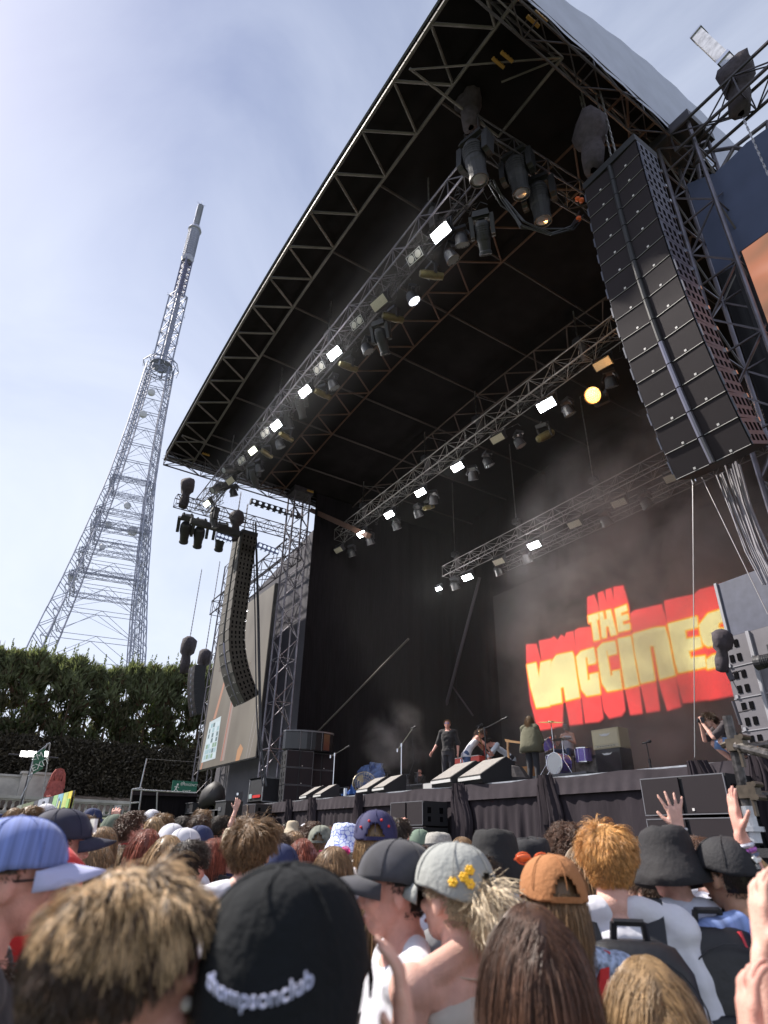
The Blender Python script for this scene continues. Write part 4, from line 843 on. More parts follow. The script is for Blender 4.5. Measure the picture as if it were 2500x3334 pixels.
# middle truss
for i, (x, y) in enumerate(((1781, 1308), (1492, 1515), (1372, 1598), (1271, 1670), (1181, 1734))):
    e = fix('st', x, y, 13.3, None, (0, 0, R_(8)), 'lit white strobe on the middle truss, %s from the near end' % ORD[i], 1.45 if i == 0 else 1.2); lamp_at(e, 22)
for i, (x, y) in enumerate(((1622, 1421), (1105, 1785), (1963, 1178))): fix('stoff', x, y, 13.3, None, (0, 0, R_(8)), 'unlit strobe on the middle truss, ' + ('between the two nearest lit ones', 'at its far lower end', 'at its near end above the orange lamp')[i], 1.25)
for i, (x, y) in enumerate(((1687, 1435), (1586, 1500), (1846, 1330), (1360, 1668), (1290, 1710), (1205, 1760), (1145, 1800), (1984, 1236), (1538, 1545), (1410, 1625))): fix('wash', x, y-15, 13.8, None, (0, 0, R_(-20+7*i)), 'round studded wash light under the middle truss, %s fitted' % ORD[i], 1.1)
fix('prl', 1763, 1390, 13.9, None, (R_(35), 0, R_(20)), 'spotlight with a small orange glowing lens under the nearest strobe of the middle truss', 1.3)
fix('prl', 1390, 1640, 13.9, None, (R_(25), 0, R_(20)), 'spotlight with a faint orange lens halfway down the middle truss', 0.9)
oe = fix('washon', 1968, 1322, 13.4, None, (R_(-80), 0, R_(12)), 'blazing orange tungsten lamp near the top end of the middle truss', 1.35)
for c in oe.children:
    if c.name.startswith('head'):
        for d in c.children: d.data = d.data.copy(); d.data.materials.clear(); d.data.materials.append(m_glowo)
lamp_at(oe, 60, (1.0, 0.48, 0.14), 0.3, (0, 0.1, -0.85))
# rear truss
for i, (x, y, s) in enumerate(((1741, 1768, 1.25), (1524, 1873, 1.25), (1430, 1917, 0.8))):
    e = fix('st', x, y, 17.4, None, (0, 0, R_(8)), 'lit white strobe on the smoky rear truss, %s from the near end' % ORD[i], s); lamp_at(e, 70)
for i, (x, y) in enumerate(((2190, 1547), (2016, 1630), (1872, 1699), (1626, 1822))): fix('stoff', x, y, 17.4, None, (0, 0, R_(8)), 'unlit pale strobe on the rear truss, %s from the near end' % ORD[i], 1.25)
for i, (x, y) in enumerate(((2099, 1625), (1969, 1685), (1712, 1810), (1623, 1850), (1480, 1900))): fix('wash', x, y-12, 17.8, None, (0, 0, R_(-20+7*i)), 'round wash light on the rear truss, %s from the near end' % ORD[i], 1.2)
# right side truss: three big movers + bagged hoists
for i, (x, y) in enumerate(((1547, 455), (1680, 505), (1748, 590))):
    p = onX(x, y, -6.55); e = dup(PR['mh'], p, rot=(R_(-6), 0, R_(15+8*i)), label=('big moving head hanging at the outer end of the right side truss', 'big moving head in the middle of the right side truss', 'big moving head nearest the speaker array on the right side truss')[i], scale=1.5)
bag_p = None
def bagged(p, top, lab, s=1.0, lean=0.0, seed=1):
    e = empty('covered_hoist', p, label=lab, cat='chain hoist', group='chain hoists wrapped in dark cloth covers'); rn = random.Random(seed)
    b = MB(); V = []; prof = [(0.05, -0.75), (0.15, -0.70), (0.17, -0.35), (0.14, -0.10), (0.24, 0.02), (0.27, 0.25), (0.25, 0.45), (0.13, 0.56), (0.03, 0.6)]; n = 14
    for r_, z in prof:
        for k in range(n): a = 2*math.pi*k/n; rr = r_*s*(1+0.14*math.sin(3*a+z*5+seed)+0.10*rn.uniform(-1, 1)); V.append((rr*math.cos(a)*1.15+lean*z, rr*math.sin(a), z*s))
    b.add(V, [(j*n+k, j*n+(k+1) % n, (j+1)*n+(k+1) % n, (j+1)*n+k) for j in range(len(prof)-1) for k in range(n)]); b.build('cloth_cover', m_bag, e, smooth=True)
    b = MB(); chain(b, (0.03, 0, 0.5*s), (0.03, 0, top-p[2])); chain(b, (-0.06, 0.05, 0.5*s), (-0.06, 0.05, top-p[2])); b.build('chain', m_chain, e); return e
bagged(onX(1528, 345, -6.6), 19.2, 'cloth-covered hoist above the outer end of the right side truss', 1.25, 0.0, 2)
bagged(onY(1925, 455, 8.6), 19.0, 'cloth-covered hoist hanging left of the right speaker array', 1.35, 0.15, 3)
bagged(onX(606, 1600, -28.0), 17.7, 'cloth-covered hoist standing on the outer end of the left side truss', 1.3, -0.05, 4)
bagged(onX(768, 1705, -28.0), 17.9, 'cloth-covered hoist in the middle of the left side truss', 1.3, 0.0, 5)
for i, (x, y) in enumerate(((612, 1672), (657, 1688), (727, 1700))): dup(PR['mh'], onX(x, y, -28.0), rot=(R_(40), 0, R_(75)), label='moving head under the left side truss against the sky, %s from its outer end' % ORD[i], scale=1.5)
# LED battens
m_blue = mat('batten housing', (0.14, 0.17, 0.30), 0.4)
for i, (p, q, l) in enumerate((((815, 1632), (985, 1685), 'long lamp batten hung under the left edge of the roof'), ((704, 1742), (752, 1758), 'short blue lamp batten beside the top of the left speaker array'), ((838, 1775), (905, 1800), 'blue lamp batten behind the left speaker array'), ((620, 1695), (780, 1740), 'dark lamp batten slung below the left side truss'))):
    X = -27.4+0.3*i; A = onX(*p, X); B = onX(*q, X); e = empty('light_batten', A, label=l, cat='lamp batten'); d = B-A; rt = d.to_track_quat('X', 'Z').to_matrix()
    b = MB(); b.box(d/2, (d.length, 0.22, 0.28), rot=rt); b.build('housing', m_blue if i in (1, 2) else m_case, e)
    if i != 3:
        n = 4 if i == 1 else 9 if i == 0 else 5; b = MB()
        for k in range(n): b.lathe([(0.085, 0), (0.06, -0.03), (0, -0.04)], 10, M=Matrix.Translation(d*(k+.5)/n+rt @ Vector((0, -0.0, -0.15))), cap=False)
        for k in range(n): b.lathe([(0.085, 0), (0.06, 0.03), (0, 0.04)], 10, M=Matrix.Translation(d*(k+.5)/n) @ Matrix.Rotation(math.pi/2, 4, 'Y') @ Matrix.Translation((0.0, 0, 0.13)), cap=False)
        b.build('lamps', mat('batten lens', (0.7, 0.75, 0.85), 0.3, emit=(0.7, 0.8, 1), es=0.5), e)
# bright batten on top of right outrigger + bag
A = onY(2275, 115, 11.3); B = onY(2420, 250, 11.3); e = empty('light_batten', B, label='silver finned batten pointing up into the sky above the right outrigger truss', cat='lamp batten'); d = A-B; rt = d.to_track_quat('Z', 'Y').to_matrix()
b = MB(); b.box(d*0.5, (0.28, 0.28, d.length), rot=rt); b.build('body', m_alu, e)
b = MB(); b.box(d*0.55+rt @ Vector((0.0, -0.15, 0)), (0.12, 0.03, d.length*0.8), rot=rt); b.build('dark_strip', m_black, e); b = MB(); b.box(d, (0.34, 0.34, 0.06), rot=rt); b.build('end_cap', m_chrome, e); b = MB(); b.box(d*0.36, (0.34, 0.34, 0.12), rot=rt); b.build('clamp_band', m_chrome, e)
bagged(onY(2400, 275, 11.3), 17.4, 'black cloth bundle tied at the foot of the silver batten', 1.3, 0.2, 7)
b = MB(); p = onY(2420, 385, 11.0); q = onY(2510, 590, 11.0); chain(b, (0, 0, 0), q-p); ob = b.build('hanging_chain', m_chain); ob.location = p; tag(ob, 'slack chain hanging in front of the blue cloth at the right edge', 'chain')
# ================================================================== LINE ARRAYS
def line_array(name, X0, X1, Y0, ztop, n, bh, depth, curve, label, badge=True, y_tilt=0.0, mf=None, sm=None):
    e = empty(name, ((X0+X1)/2, Y0, ztop), label=label, cat='speaker array', group='big hung line arrays'); w = X1-X0
    b = MB(); b.box((0, depth/2, 0.10), (w+0.02, depth+0.05, 0.20)); b.build('flying_frame', m_case, e)
    y, z, a = 0.0, 0.0, 0.0
    for i in range(n):
        a = curve(i/(n-1)); T = Matrix.Translation((0, y, z)) @ Matrix.Rotation(a, 4, 'X')
        def P(v): return T @ Vector(v)
        c = MB(); rt = T.to_3x3()
        c.box(P((0, depth/2+0.05, -bh/2)), (w, depth-0.1, bh-0.012), rot=rt); cab = c.build('speaker_cabinet', m_case, e)
        c = MB()
        for s in (-1, 1):      # slightly V'd front grilles
            x0, x1 = s*0.055, s*(w/2-0.012)
            c.add([P((x0, 0.03, -0.012)), P((x1, -0.0, -0.012)), P((x1, -0.0, -bh+0.012)), P((x0, 0.03, -bh+0.012))], [(0, 3, 2, 1) if s > 0 else (0, 1, 2, 3)])
            c.add([P((x0, 0.06, -0.012)), P((x1, 0.06, -0.012)), P((x1, -0.0, -0.012)), P((x0, 0.03, -0.012)), P((x0, 0.06, -bh+0.012)), P((x1, 0.06, -bh+0.012)), P((x1, -0.0, -bh+0.012)), P((x0, 0.03, -bh+0.012))], [(0, 1, 2, 3), (7, 6, 5, 4)])
        c.build('front_grille', mf or m_grille, cab)
        c = MB(); c.tube(P((0, 0.02, -0.01)), P((0, 0.02, -bh+0.01)), 0.052, 8); c.build('centre_column', m_case if i < n*0.62 else mat('bright column', (0.22, 0.21, 0.26), 0.25, 0.7), cab)
        for s in (-1, 1):
            c = MB()
            c.box(P((s*(w/2+0.004), depth/2, -bh/2)), (0.014, depth-0.06, bh-0.02), rot=rt, mi=0)
            for k in range(4): 
                yy_ = 0.14+(depth-0.24)*k/3; c.box(P((s*(w/2+0.012), yy_, -bh*0.32)), (0.008, 0.075, bh*0.30), rot=rt, mi=1); c.box(P((s*(w/2+0.012), yy_, -bh*0.74)), (0.008, 0.075, bh*0.22), rot=rt, mi=1)
            c.box(P((s*(w/2+0.02), 0.03, -bh*0.5)), (0.03, 0.03, bh*0.5), rot=rt, mi=0); c.box(P((s*(w/2+0.02), depth-0.03, -bh)), (0.04, 0.05, 0.08), rot=rt, mi=2)
            c.build('side_panel', [sm or m_sidep, m_hole, m_chrome], cab)
        if badge:
            c = MB()
            for s in (-1, 1): c.box(P((s*w*0.24+0.02, 0.004, -bh+0.055)), (0.040, 0.012, 0.040), rot=rt)
            c.build('badge', mat('white badge', (0.62, 0.60, 0.60), 0.5), cab)
            c = MB()
            for s in (-1, 1): c.tube(P((s*0.07, 0.02, -bh+0.008)), P((s*(w/2-0.01), -0.008, -bh+0.008)), 0.007, 4)
            c.build('joint_line', mat('pale joint', (0.20, 0.20, 0.20), 0.5), cab)
        nx_ = T @ Vector((0, 0, -bh)); y, z = nx_.y, nx_.z
    return e
cv = lambda t: R_(2+13*t*t)
PAR = line_array('line_array', -5.22, -3.84, 8.5, 14.95, 15, 0.50, 0.72, lambda t: R_(-1+22*t**1.6), 'huge near line array of paired black speaker cabinets hung at the right')
PAL = line_array('line_array', -29.05, -27.65, 9.05, 15.45, 17, 0.50, 0.80, lambda t: R_(-1+4*t)if t < .55 else R_(1.2+75*(t-.55)), 'far curved line array of black cabinets hung in front of the left side screen', mf=mat('far grille', (0.085, 0.078, 0.072), 0.8), sm=mat('darker far side', (0.035, 0.03, 0.026), 0.6))  # far array has darker side panels than the near one
for arr, x, y in ((PAR, -4.5, 8.9), (PAL, -28.3, 9.4)):
    b = MB(); zt_ = 18.1 if x > -10 else 17.5
    for dx in (-0.06, 0.06): b = MB(); chain(b, (dx, 0.3, 0.2), (dx, 0.3, zt_-arr.location.z)); b.build('hanging_chain', m_chain, arr)
# cables down beside left array and right array
def bundle(name, pts, n, r, m, label, seed=1, sp=0.05):
    rn = random.Random(seed); O = Vector(pts[0]); b = MB()
    for k in range(n):
        off = Vector((rn.gauss(0, sp), rn.gauss(0, sp), 0)); P = [Vector(p)-O+off*(0.6+0.8*rn.random()) for p in pts]; b.path(P, r*rn.uniform(.7, 1.2), 5)
    o = b.build(name, m); o.location = O; return tag(o, label, 'cables')
m_cab = mat('dusty cable', (0.20, 0.19, 0.22), 0.5)
bundle('hanging_cables', [onY(2352, 1540, 10.4), onY(2405, 1680, 10.4), onY(2450, 1790, 10.4), onY(2500, 1900, 10.4)], 6, 0.018, m_cab, 'bundle of pale grey cables dropping from the right array, inner one', 1)
bundle('hanging_cables', [onY(2385, 1510, 10.6), onY(2420, 1640, 10.6), onY(2470, 1780, 10.6), onY(2560, 1980, 10.6)], 7, 0.022, m_cab, 'bundle of grey cables beside the right tower leg, outer one', 2)
bundle('hanging_cables', [onY(830, 1700, 9.9), onY(838, 2000, 9.9), onY(843, 2300, 9.9), onY(846, 2420, 9.9), onY(865, 2560, 10.1)], 5, 0.03, m_black, 'black cable bundle falling down behind the left array to the stack', 3)
for i, (a, c, Y) in enumerate((((2255, 1560), (2262, 2466), 10.0), ((2285, 1555), (2500, 2000), 10.2), ((670, 1560), (668, 1500), 6.2))):
    A = onY(*a, Y); B = onY(*c, Y); b = MB(); b.tube((0, 0, 0), B-A, 0.008, 5)
    if i == 0: b.tube((0, 0, 0.05), (0, 0, -0.12), 0.03, 8)
    ob = b.build('steel_cable', m_chain); ob.location = A; tag(ob, ('thin straight wire dropping from the right array to the stage edge', 'thin slanting wire from the right array to the edge of the photo', 'short wire at the left roof corner')[i], 'wire')
# small delay array at far left
e = empty('small_line_array', onY(625, 2170, 11.2), label='small curved column of eight speakers hung before the conifers left of the screen', cat='speaker array')
y, z = 0, 0
for i in range(8):
    a = R_(2+2.6*i); T = Matrix.Translation((0, y, z)) @ Matrix.Rotation(a, 4, 'X'); c = MB(); rt = T.to_3x3(); c.box(T @ Vector((0, 0.35, -0.19)), (1.35, 0.7, 0.37), rot=rt, taper=1.0); cb = c.build('speaker_cabinet', m_case, e)
    c = MB(); c.lathe([(0.11, -0.008), (0.09, -0.02), (0, -0.02)], 12, M=T @ Matrix.Translation((0, 0, -0.19)) @ Matrix.Rotation(math.pi/2, 4, 'X') @ Matrix.Rotation(math.pi, 4, 'X')); 
    c.build('centre_horn', m_sidep, cb)
    for sx in (-.45, .45): c = MB(); c.box(T @ Vector((sx, -0.005, -0.19)), (0.3, 0.01, 0.2), rot=rt); c.build('side_grille', m_grille, cb)
    p_ = T @ Vector((0, 0, -0.385)); y, z = p_.y, p_.z
bagged(onY(609, 2125, 11.2), 19, 'wrapped hoist with a boxy cover above the small speaker column', 1.9, 0, 8); bagged(onY(662, 2160, 11.8), 19, 'wrapped hoist right of the small speaker column, against the screen tower', 1.6, 0, 9)
# ================================================================== STACKS AND STAGE GEAR
def speaker_box(name, w, d, h, label, cat, group, m=m_case, handles=True, grille=m_grille, side=m_sidep):
    e = empty(name, (0, 0, 0), label=label, cat=cat, group=group)
    b = MB(); b.box((0, d/2+0.02, h/2), (w, d-0.02, h-0.01)); b.build('cabinet', m, e)
    b = MB(); b.box((-w*0.255, 0.005, h/2), (w*0.46, 0.03, h-0.05)); b.box((w*0.255, 0.005, h/2), (w*0.46, 0.03, h-0.05)); b.build('grille', grille, e)
    if handles:
        b = MB()
        for s in (-1, 1):
            for yy_ in (0.25, 0.75):
                b.box((s*(w/2+0.004), d*yy_, h*0.62), (0.012, 0.10, 0.05 if s < -2 else h*0.24)); b.box((s*(w/2+0.004), d*yy_, h*0.27), (0.012, 0.08, h*0.2))
        b.build('side_handles', m_hole, e)
    b = MB(); b.box((0, 0.0, 0.012), (w-0.01, 0.02, 0.014)); b.box((0, 0.0, h-0.012), (w-0.01, 0.02, 0.014)); 
    for s in (-1, 1): b.box((s*(w/2-0.012), -0.001, h/2), (0.014, 0.02, h-0.05))
    b.build('edge_trim', mat('faint edge', (0.14, 0.14, 0.16), 0.4), e)
    b = MB(); b.box((w*0.1, -0.014, 0.07), (0.035, 0.01, 0.035)); b.build('badge', mat('white badge', (0.62, 0.60, 0.60), 0.5), e)
    return e
subp = speaker_box('subwoofer', 1.06, 1.1, 0.72, 'proto', 'subwoofer', 'subwoofers stacked at the left end of the stage')
k = 0
for row in range(3):
    for c in range(2):
        e = subp if k == 0 else dup(subp); e.rotation_euler = (0, 0, R_(78)); e.location = (-22.95-0.23*c, 11.0+1.05*c, DZ+0.01+0.61*row); e.scale = (1, 0.75, 0.83); k += 1
        e['label'] = 'black subwoofer of the left side stack, %s row, %s the crowd' % (('bottom', 'middle', 'top')[row], ('nearer', 'farther from')[c])
sp2 = empty('fill_speaker', (-23.35, 11.5, DZ+1.86), R_(78), label='wide glossy curved speaker lying on top of the left subwoofer stack', cat='speaker')
b = MB(); b.lathe([(0.98, 0), (1.02, 0.05), (1.02, 0.66), (0.90, 0.74), (0.0, 0.74)], 18, M=Matrix.Scale(0.45, 4, (0, 1, 0))); b.build('cabinet', mat('glossy black case', (0.02, 0.02, 0.024), 0.22), sp2)
b = MB()
for a in (-0.45, 0.0, 0.45): b.box((0.98*math.sin(a)*1.02, -0.47*math.cos(a), 0.36), (0.014, 0.02, 0.7), rot=Matrix.Rotation(-a, 3, 'Z'))
b.lathe([(1.03, 0.68), (1.03, 0.74)], 18, M=Matrix.Scale(0.46, 4, (0, 1, 0))); b.build('seams', mat('faint edge', (0.14, 0.14, 0.16), 0.4), sp2)
# flight case and wedge at far left of deck
fc = empty('flight_case', onY(830, 2600, 10.2), label='silver edged flight case with a red tape strip beside the left stack', cat='flight case'); fc.location.z -= 0.05
b = MB(); b.box((0, 0.4, 0.35), (1.35, 0.8, 0.85)); b.build('panels', m_case, fc)
b = MB()
for sx in (-1, 1):
    for z in (-0.07, 0.77): b.box((0, 0.0, z), (1.38, 0.04, 0.04)); b.box((sx*0.68, 0.4, z), (0.04, 0.82, 0.04))
    b.box((sx*0.68, 0, 0.35), (0.04, 0.04, 0.86))
b.build('edging', m_alu, fc); b = MB(); b.box((0.18, -0.03, 0.12), (0.75, 0.02, 0.10)); b.build('red_tape', mat('red tape', (0.5, 0.02, 0.02), 0.5), fc); b = MB(); b.box((-0.42, -0.03, 0.14), (0.28, 0.02, 0.16)); b.build('case_label', mat('grey label', (0.3, 0.38, 0.40), 0.5), fc)
fillp = speaker_box('front_fill_speaker', 1.35, 0.7, 0.52, 'proto', 'speaker', 'pairs of front fill speakers stacked against the stage', side=m_sidep)
k = 0
for (px, py, nm, w) in ((1305, 2735, 'below the singer', 1.0), (2230, 2735, 'right of the raised hand', 1.05), (790, 2690, 'below the flight case', 0.9)):
    p = onY(px, py, 9.2)
    for r_ in range(2):
        e = fillp if k == 0 else dup(fillp); k += 1; e.location = (p.x, 9.35, p.z+0.55*w*r_-0.25); e.scale = (w,)*3; e['label'] = '%s of the two front fill speakers %s' % (('lower', 'upper')[r_], nm)
    b = MB(); b.box((0, 0.3, -0.35), (1.4, 0.9, 0.7)); b.box((0, 0.3, 0.03), (1.46, 0.96, 0.05)); ob = b.build('speaker_riser', m_case); ob.location = (p.x, 9.3, p.z-0.30); tag(ob, 'black riser box under the front fill speakers '+nm, 'riser')
# barrier in front of stage (top of it shows between heads)
br = empty('crowd_barrier', (-14, 8.0, 0.36), label='black steel crowd barrier with pale top rail along the pit', cat='barrier'); b = MB()
for i in range(18): x = -11.5+1.3*i; b.box((x, 0, 0.75), (1.2, 0.05, 1.1))
b.build('panels', m_case, br); b = MB(); b.tube((-12.2, 0, 1.34), (11.2, 0, 1.34), 0.035); 
for i in range(19): b.tube((-12.15+1.3*i, 0, 0), (-12.15+1.3*i, 0, 1.34), 0.03)
b.build('rails', m_alu, br)
# monitors
def mk_wedge():
    e = empty('monitor_wedge', (0, 0, 0), label='proto', cat='stage monitor', group='wedge monitors along the stage edge')
    b = MB(); w = 0.36; pf = [(-0.30, 0.0), (0.30, 0.0), (0.34, 0.14), (0.12, 0.46), (-0.24, 0.12)]; pf = [(-0.30, 0), (0.28, 0), (0.30, 0.40), (0.20, 0.45), (-0.36, 0.12)]
    # faces +Y (towards band): photo sees its pale back panel
    b.slab([Vector((-w, y, z)) for y, z in pf], (2*w, 0, 0)); b.build('cabinet', m_case, e)
    b = MB(); a, c = Vector((0, -0.36, 0.12)), Vector((0, 0.20, 0.45)); d = (c-a); n = Vector((0, -d.z, d.y)).normalized()*0.006; ww = w-0.03
    q = [a+d*.04, a+d*.96]; b.add([q[0]+n+Vector((-ww, 0, 0)), q[0]+n+Vector((ww, 0, 0)), q[1]+n+Vector((ww, 0, 0)), q[1]+n+Vector((-ww, 0, 0))], [(0, 1, 2, 3)]); b.build('panel', mat('dusty grey grille', (0.23, 0.215, 0.205), 0.8, var=0.15, scale=20), e)
    b = MB(); b.box((0, -0.345, 0.085), (2*w, 0.02, 0.05)); b.build('front_edge', mat('pale edge', (0.5, 0.5, 0.5), 0.5), e); return e
wp = mk_wedge(); k = 0
for (px, py, s, nm) in ((1015, 2600, 1.0, 'outer one of the far left pair of monitor wedges'), (1062, 2593, 1.0, 'inner one of the far left pair of monitor wedges'), (1215, 2570, 1.1, 'left one of the middle pair of monitor wedges'), (1268, 2560, 1.1, 'right one of the middle pair of monitor wedges'), (1485, 2538, 1.35, 'left one of the two big monitor wedges right of the singer'), (1580, 2528, 1.35, 'right one of the two big monitor wedges right of the singer')):
    p = onY(px, py, 10.6); e = wp if k == 0 else dup(wp); k += 1; e.location = (p.x, 10.62, DZ); e.scale = (s,)*3; e.rotation_euler = (0, 0, R_(-8)); e['label'] = nm
b = MB(); b.lathe([(0.0, 0), (0.72, 0), (0.70, 0.2), (0.5, 0.46), (0, 0.55)], 14, M=Matrix.Scale(0.75, 4, (0, 1, 0))); ob = b.build('covered_monitor', m_grey); ob.location = (onY(1625, 2520, 11.3).x, 11.5, DZ); tag(ob, 'dark rounded monitor covered with cloth behind the big wedges', 'stage monitor')
# cups, bottles, towels
for i, (px, py, c, s) in enumerate(((1518, 2545, (0.62, 0.68, 0.75), 1.2), (1550, 2540, (0.62, 0.68, 0.75), 1.2), (1124, 2588, (0.6, 0.62, 0.66), 1.1))):
    p = onY(px, py, 10.42); b = MB(); b.lathe([(0.035*s, 0), (0.045*s, 0.02), (0.05*s, 0.19*s), (0.045*s, 0.20*s)], 12); b.lathe([(0.05*s, 0.20*s), (0.05*s, 0.215*s)], 12)
    ob = b.build('drink_can', mat('pale blue can', c, 0.4)); ob.location = (p.x, 10.42, DZ+0.002); tag(ob, ('pale can left of the gap between the big wedges', 'pale can in front of the right big wedge', 'pale can on the stage edge by the fan')[i], 'drink can', 'pale drink cans on the stage edge')
p = onY(1150, 2583, 10.7); b = MB(); rn = random.Random(2); V = [(0.3*(i-4)/4*1.3+rn.gauss(0, .02), 0.15*(j-2), 0.03+0.10*abs(rn.gauss(0, 1))) for j in range(5) for i in range(9)]; b.add(V, [(j*9+i, j*9+i+1, (j+1)*9+i+1, (j+1)*9+i) for j in range(4) for i in range(8)]); ob = b.build('blue_towel', mat('blue cloth', (0.05, 0.14, 0.42), 0.8)); ob.location = (p.x, 10.75, DZ); tag(ob, 'crumpled blue and white towel near the fan on the stage edge', 'towel')
# fan
p = onY(1176, 2575, 10.8); e = empty('stage_fan', (p.x, 10.9, DZ), label='round wire cage floor fan on the stage edge left of the middle wedges', cat='fan'); b = MB(); T = Matrix.Translation((0, 0, 0.36)) @ Euler((R_(80), 0, R_(60))).to_matrix().to_4x4()
for r_ in (0.36, 0.30, 0.22, 0.14): 
    for k in range(18): a0, a1 = k*2*math.pi/18, (k+1)*2*math.pi/18; b.tube(T @ Vector((r_*math.cos(a0), r_*math.sin(a0), 0.06)), T @ Vector((r_*math.cos(a1), r_*math.sin(a1), 0.06)), 0.008 if r_ < .35 else 0.016, 4)
for k in range(24): a0 = k*math.pi/12; b.tube(T @ Vector((0.05*math.cos(a0), 0.05*math.sin(a0), 0.09)), T @ Vector((0.36*math.cos(a0), 0.36*math.sin(a0), 0.03)), 0.005, 4)
b.build('cage', mat('brassy wire', (0.42, 0.38, 0.30), 0.4, 0.6), e); b = MB()
for k in range(3): 
    a0 = k*2.1; b.add([T @ Vector((0.05*math.cos(a0), 0.05*math.sin(a0), 0)), T @ Vector((0.3*math.cos(a0-.4), 0.3*math.sin(a0-.4), -0.03)), T @ Vector((0.32*math.cos(a0+.2), 0.32*math.sin(a0+.2), 0.0)), T @ Vector((0.28*math.cos(a0+.6), 0.28*math.sin(a0+.6), 0.04))], [(0, 1, 2, 3)])
b.build('blades', mat('fan blade', (0.35, 0.30, 0.22), 0.5), e); b = MB(); b.path([(-0.3, 0, 0.02), (0.3, 0, 0.02)], 0.02); b.tube((-0.28, 0.0, 0.02), (-0.2, 0, 0.4), 0.018); b.tube((0.28, 0, 0.02), (0.2, 0, 0.4), 0.018); b.build('stand', m_alu, e)
# microphone stands
def mic_stand(px, py, Y, tip, base_h, label, pole_h=1.45, m=m_chrome, cable=None):
    p = onY(px, py, Y); O = Vector((p.x, Y, DZ)); e = empty('microphone_stand', O, label=label, cat='microphone stand', group='boom microphone stands on the stage'); b = MB()
    b.tube((0, 0, 0), (0, 0, pole_h), 0.017, 8)
    b.lathe([(0.15, 0), (0.15, 0.02), (0.02, 0.04)], 12); b.tube((0, 0, pole_h-0.06), (0, 0, pole_h+0.04), 0.03, 8); b.build('pole', m, e)
    T = onY(*tip, Y)-O; d = (T-Vector((0, 0, pole_h))); b = MB(); b.tube(Vector((0, 0, pole_h))-d*0.35, T, 0.012, 6); b.lathe([(0, -.05), (.025, -.05), (.025, .05), (0, .05)], 8, M=Matrix.Translation(Vector((0, 0, pole_h))-d*0.35)); b.build('boom', m, e)
    b = MB(); dn = Vector((0.25, 0.1, 0.06)).normalized(); q = dn.to_track_quat('Z', 'Y').to_matrix().to_4x4(); q.translation = T; b.lathe([(0.014, -0.10), (0.022, 0.04), (0.034, 0.06), (0.034, 0.10), (0.0, 0.125)], 10, M=q); b.build('microphone', m_black, e)
    if cable: b = MB(); b.path([T, T+Vector((-0.05, 0, -.3)), T+Vector((0.05, 0, -.9)), Vector((0.35, 0, 0.4)), Vector((0.5, 0, 0.01))], 0.009, 5); b.build('cable', m_black, e)
    return e
mic_stand(1084, 2556, 11.0, (1130, 2432), 0, 'boom microphone stand in the drifting smoke at the far left')
mic_stand(1306, 2530, 11.0, (1345, 2369), 0, 'microphone stand left of the singer, boom up to the right', 1.35, cable=True)
mic_stand(1584, 2490, 11.6, (1640, 2340), 0, 'dark microphone stand in front of the bending musicians', 1.5, m_black)
mic_stand(1518, 2500, 12.4, (1560, 2362), 0, 'silver microphone boom beside the red keyboard', 1.15)
mic_stand(2115, 2480, 13.0, (2104, 2417), 0, 'short microphone stand alone in the smoke right of the amplifiers', 0.5, m_black)
# keyboard
p = onY(1525, 2490, 12.8); e = empty('keyboard', (p.x, 12.9, DZ), label='red keyboard on a dark stand behind the big wedges', cat='keyboard'); b = MB(); b.box((0, 0, 0.98), (1.2, 0.38, 0.16)); b.build('body', mat('red keyboard case', (0.55, 0.06, 0.04), 0.4), e)
b = MB(); b.box((0, -0.12, 1.068), (1.1, 0.16, 0.014)); b.build('keys', m_white, e); b = MB(); b.box((0, 0, 0.87), (1.25, 0.42, 0.06))
for s in (-1, 1): b.tube((s*0.55, -0.15, 0), (s*0.55, -0.15, 0.85), 0.02); b.tube((s*0.55, 0.15, 0), (s*0.55, 0.15, 0.85), 0.02)
b.tube((-0.55, 0, 0.1), (0.55, 0, 0.8), 0.018); b.tube((0.55, 0, 0.1), (-0.55, 0, 0.8), 0.018); b.build('stand', m_black, e)
def guitar(name, label, T, body, guard=None, parent=None, L=0.95):
    e = empty(name, T.to_translation(), label=label, cat='guitar'); e.matrix_world = T
    pf = []
    for i in range(28):
        a = 2*math.pi*i/28; r_ = 0.19+0.035*math.cos(2*a)+(0.03 if math.sin(a) > 0.3 and abs(math.cos(a)) > .3 else 0); pf.append(Vector((r_*math.cos(a)*0.86, 0, r_*math.sin(a)*1.15)))
    b = MB(); b.slab(pf, (0, 0.045, 0)); b.build('body', body, e); b = MB(); b.slab([Vector((q.x*0.62+0.02, -0.004, q.z*0.62+0.01)) for q in pf], (0, 0.003, 0)); 
    for z in (-0.08, 0.0, 0.08): b.box((0, -0.012, z), (0.09, 0.014, 0.025))
    b.build('pickguard', guard or m_white, e)
    b = MB(); b.box((0, 0.0, 0.48), (0.055, 0.028, 0.66)); b.slab([Vector((-0.03, 0, 0.8)), Vector((0.035, 0, 0.8)), Vector((0.05, 0, 0.98)), Vector((-0.025, 0, 0.93))], (0, 0.02, 0)); b.build('neck', mat('maple neck', (0.45, 0.26, 0.12), 0.4), e); return e
p = onY(1660, 2480, 12.5); guitar('electric_guitar', 'white and red electric guitar standing upright on the stage beside the singer\'s wedges', Matrix.Translation((p.x, 12.5, DZ+0.30)) @ Euler((R_(-8), R_(-12), 0)).to_matrix().to_4x4() @ Matrix.Scale(1.1, 4), mat('pale red guitar', (0.60, 0.24, 0.20), 0.3))
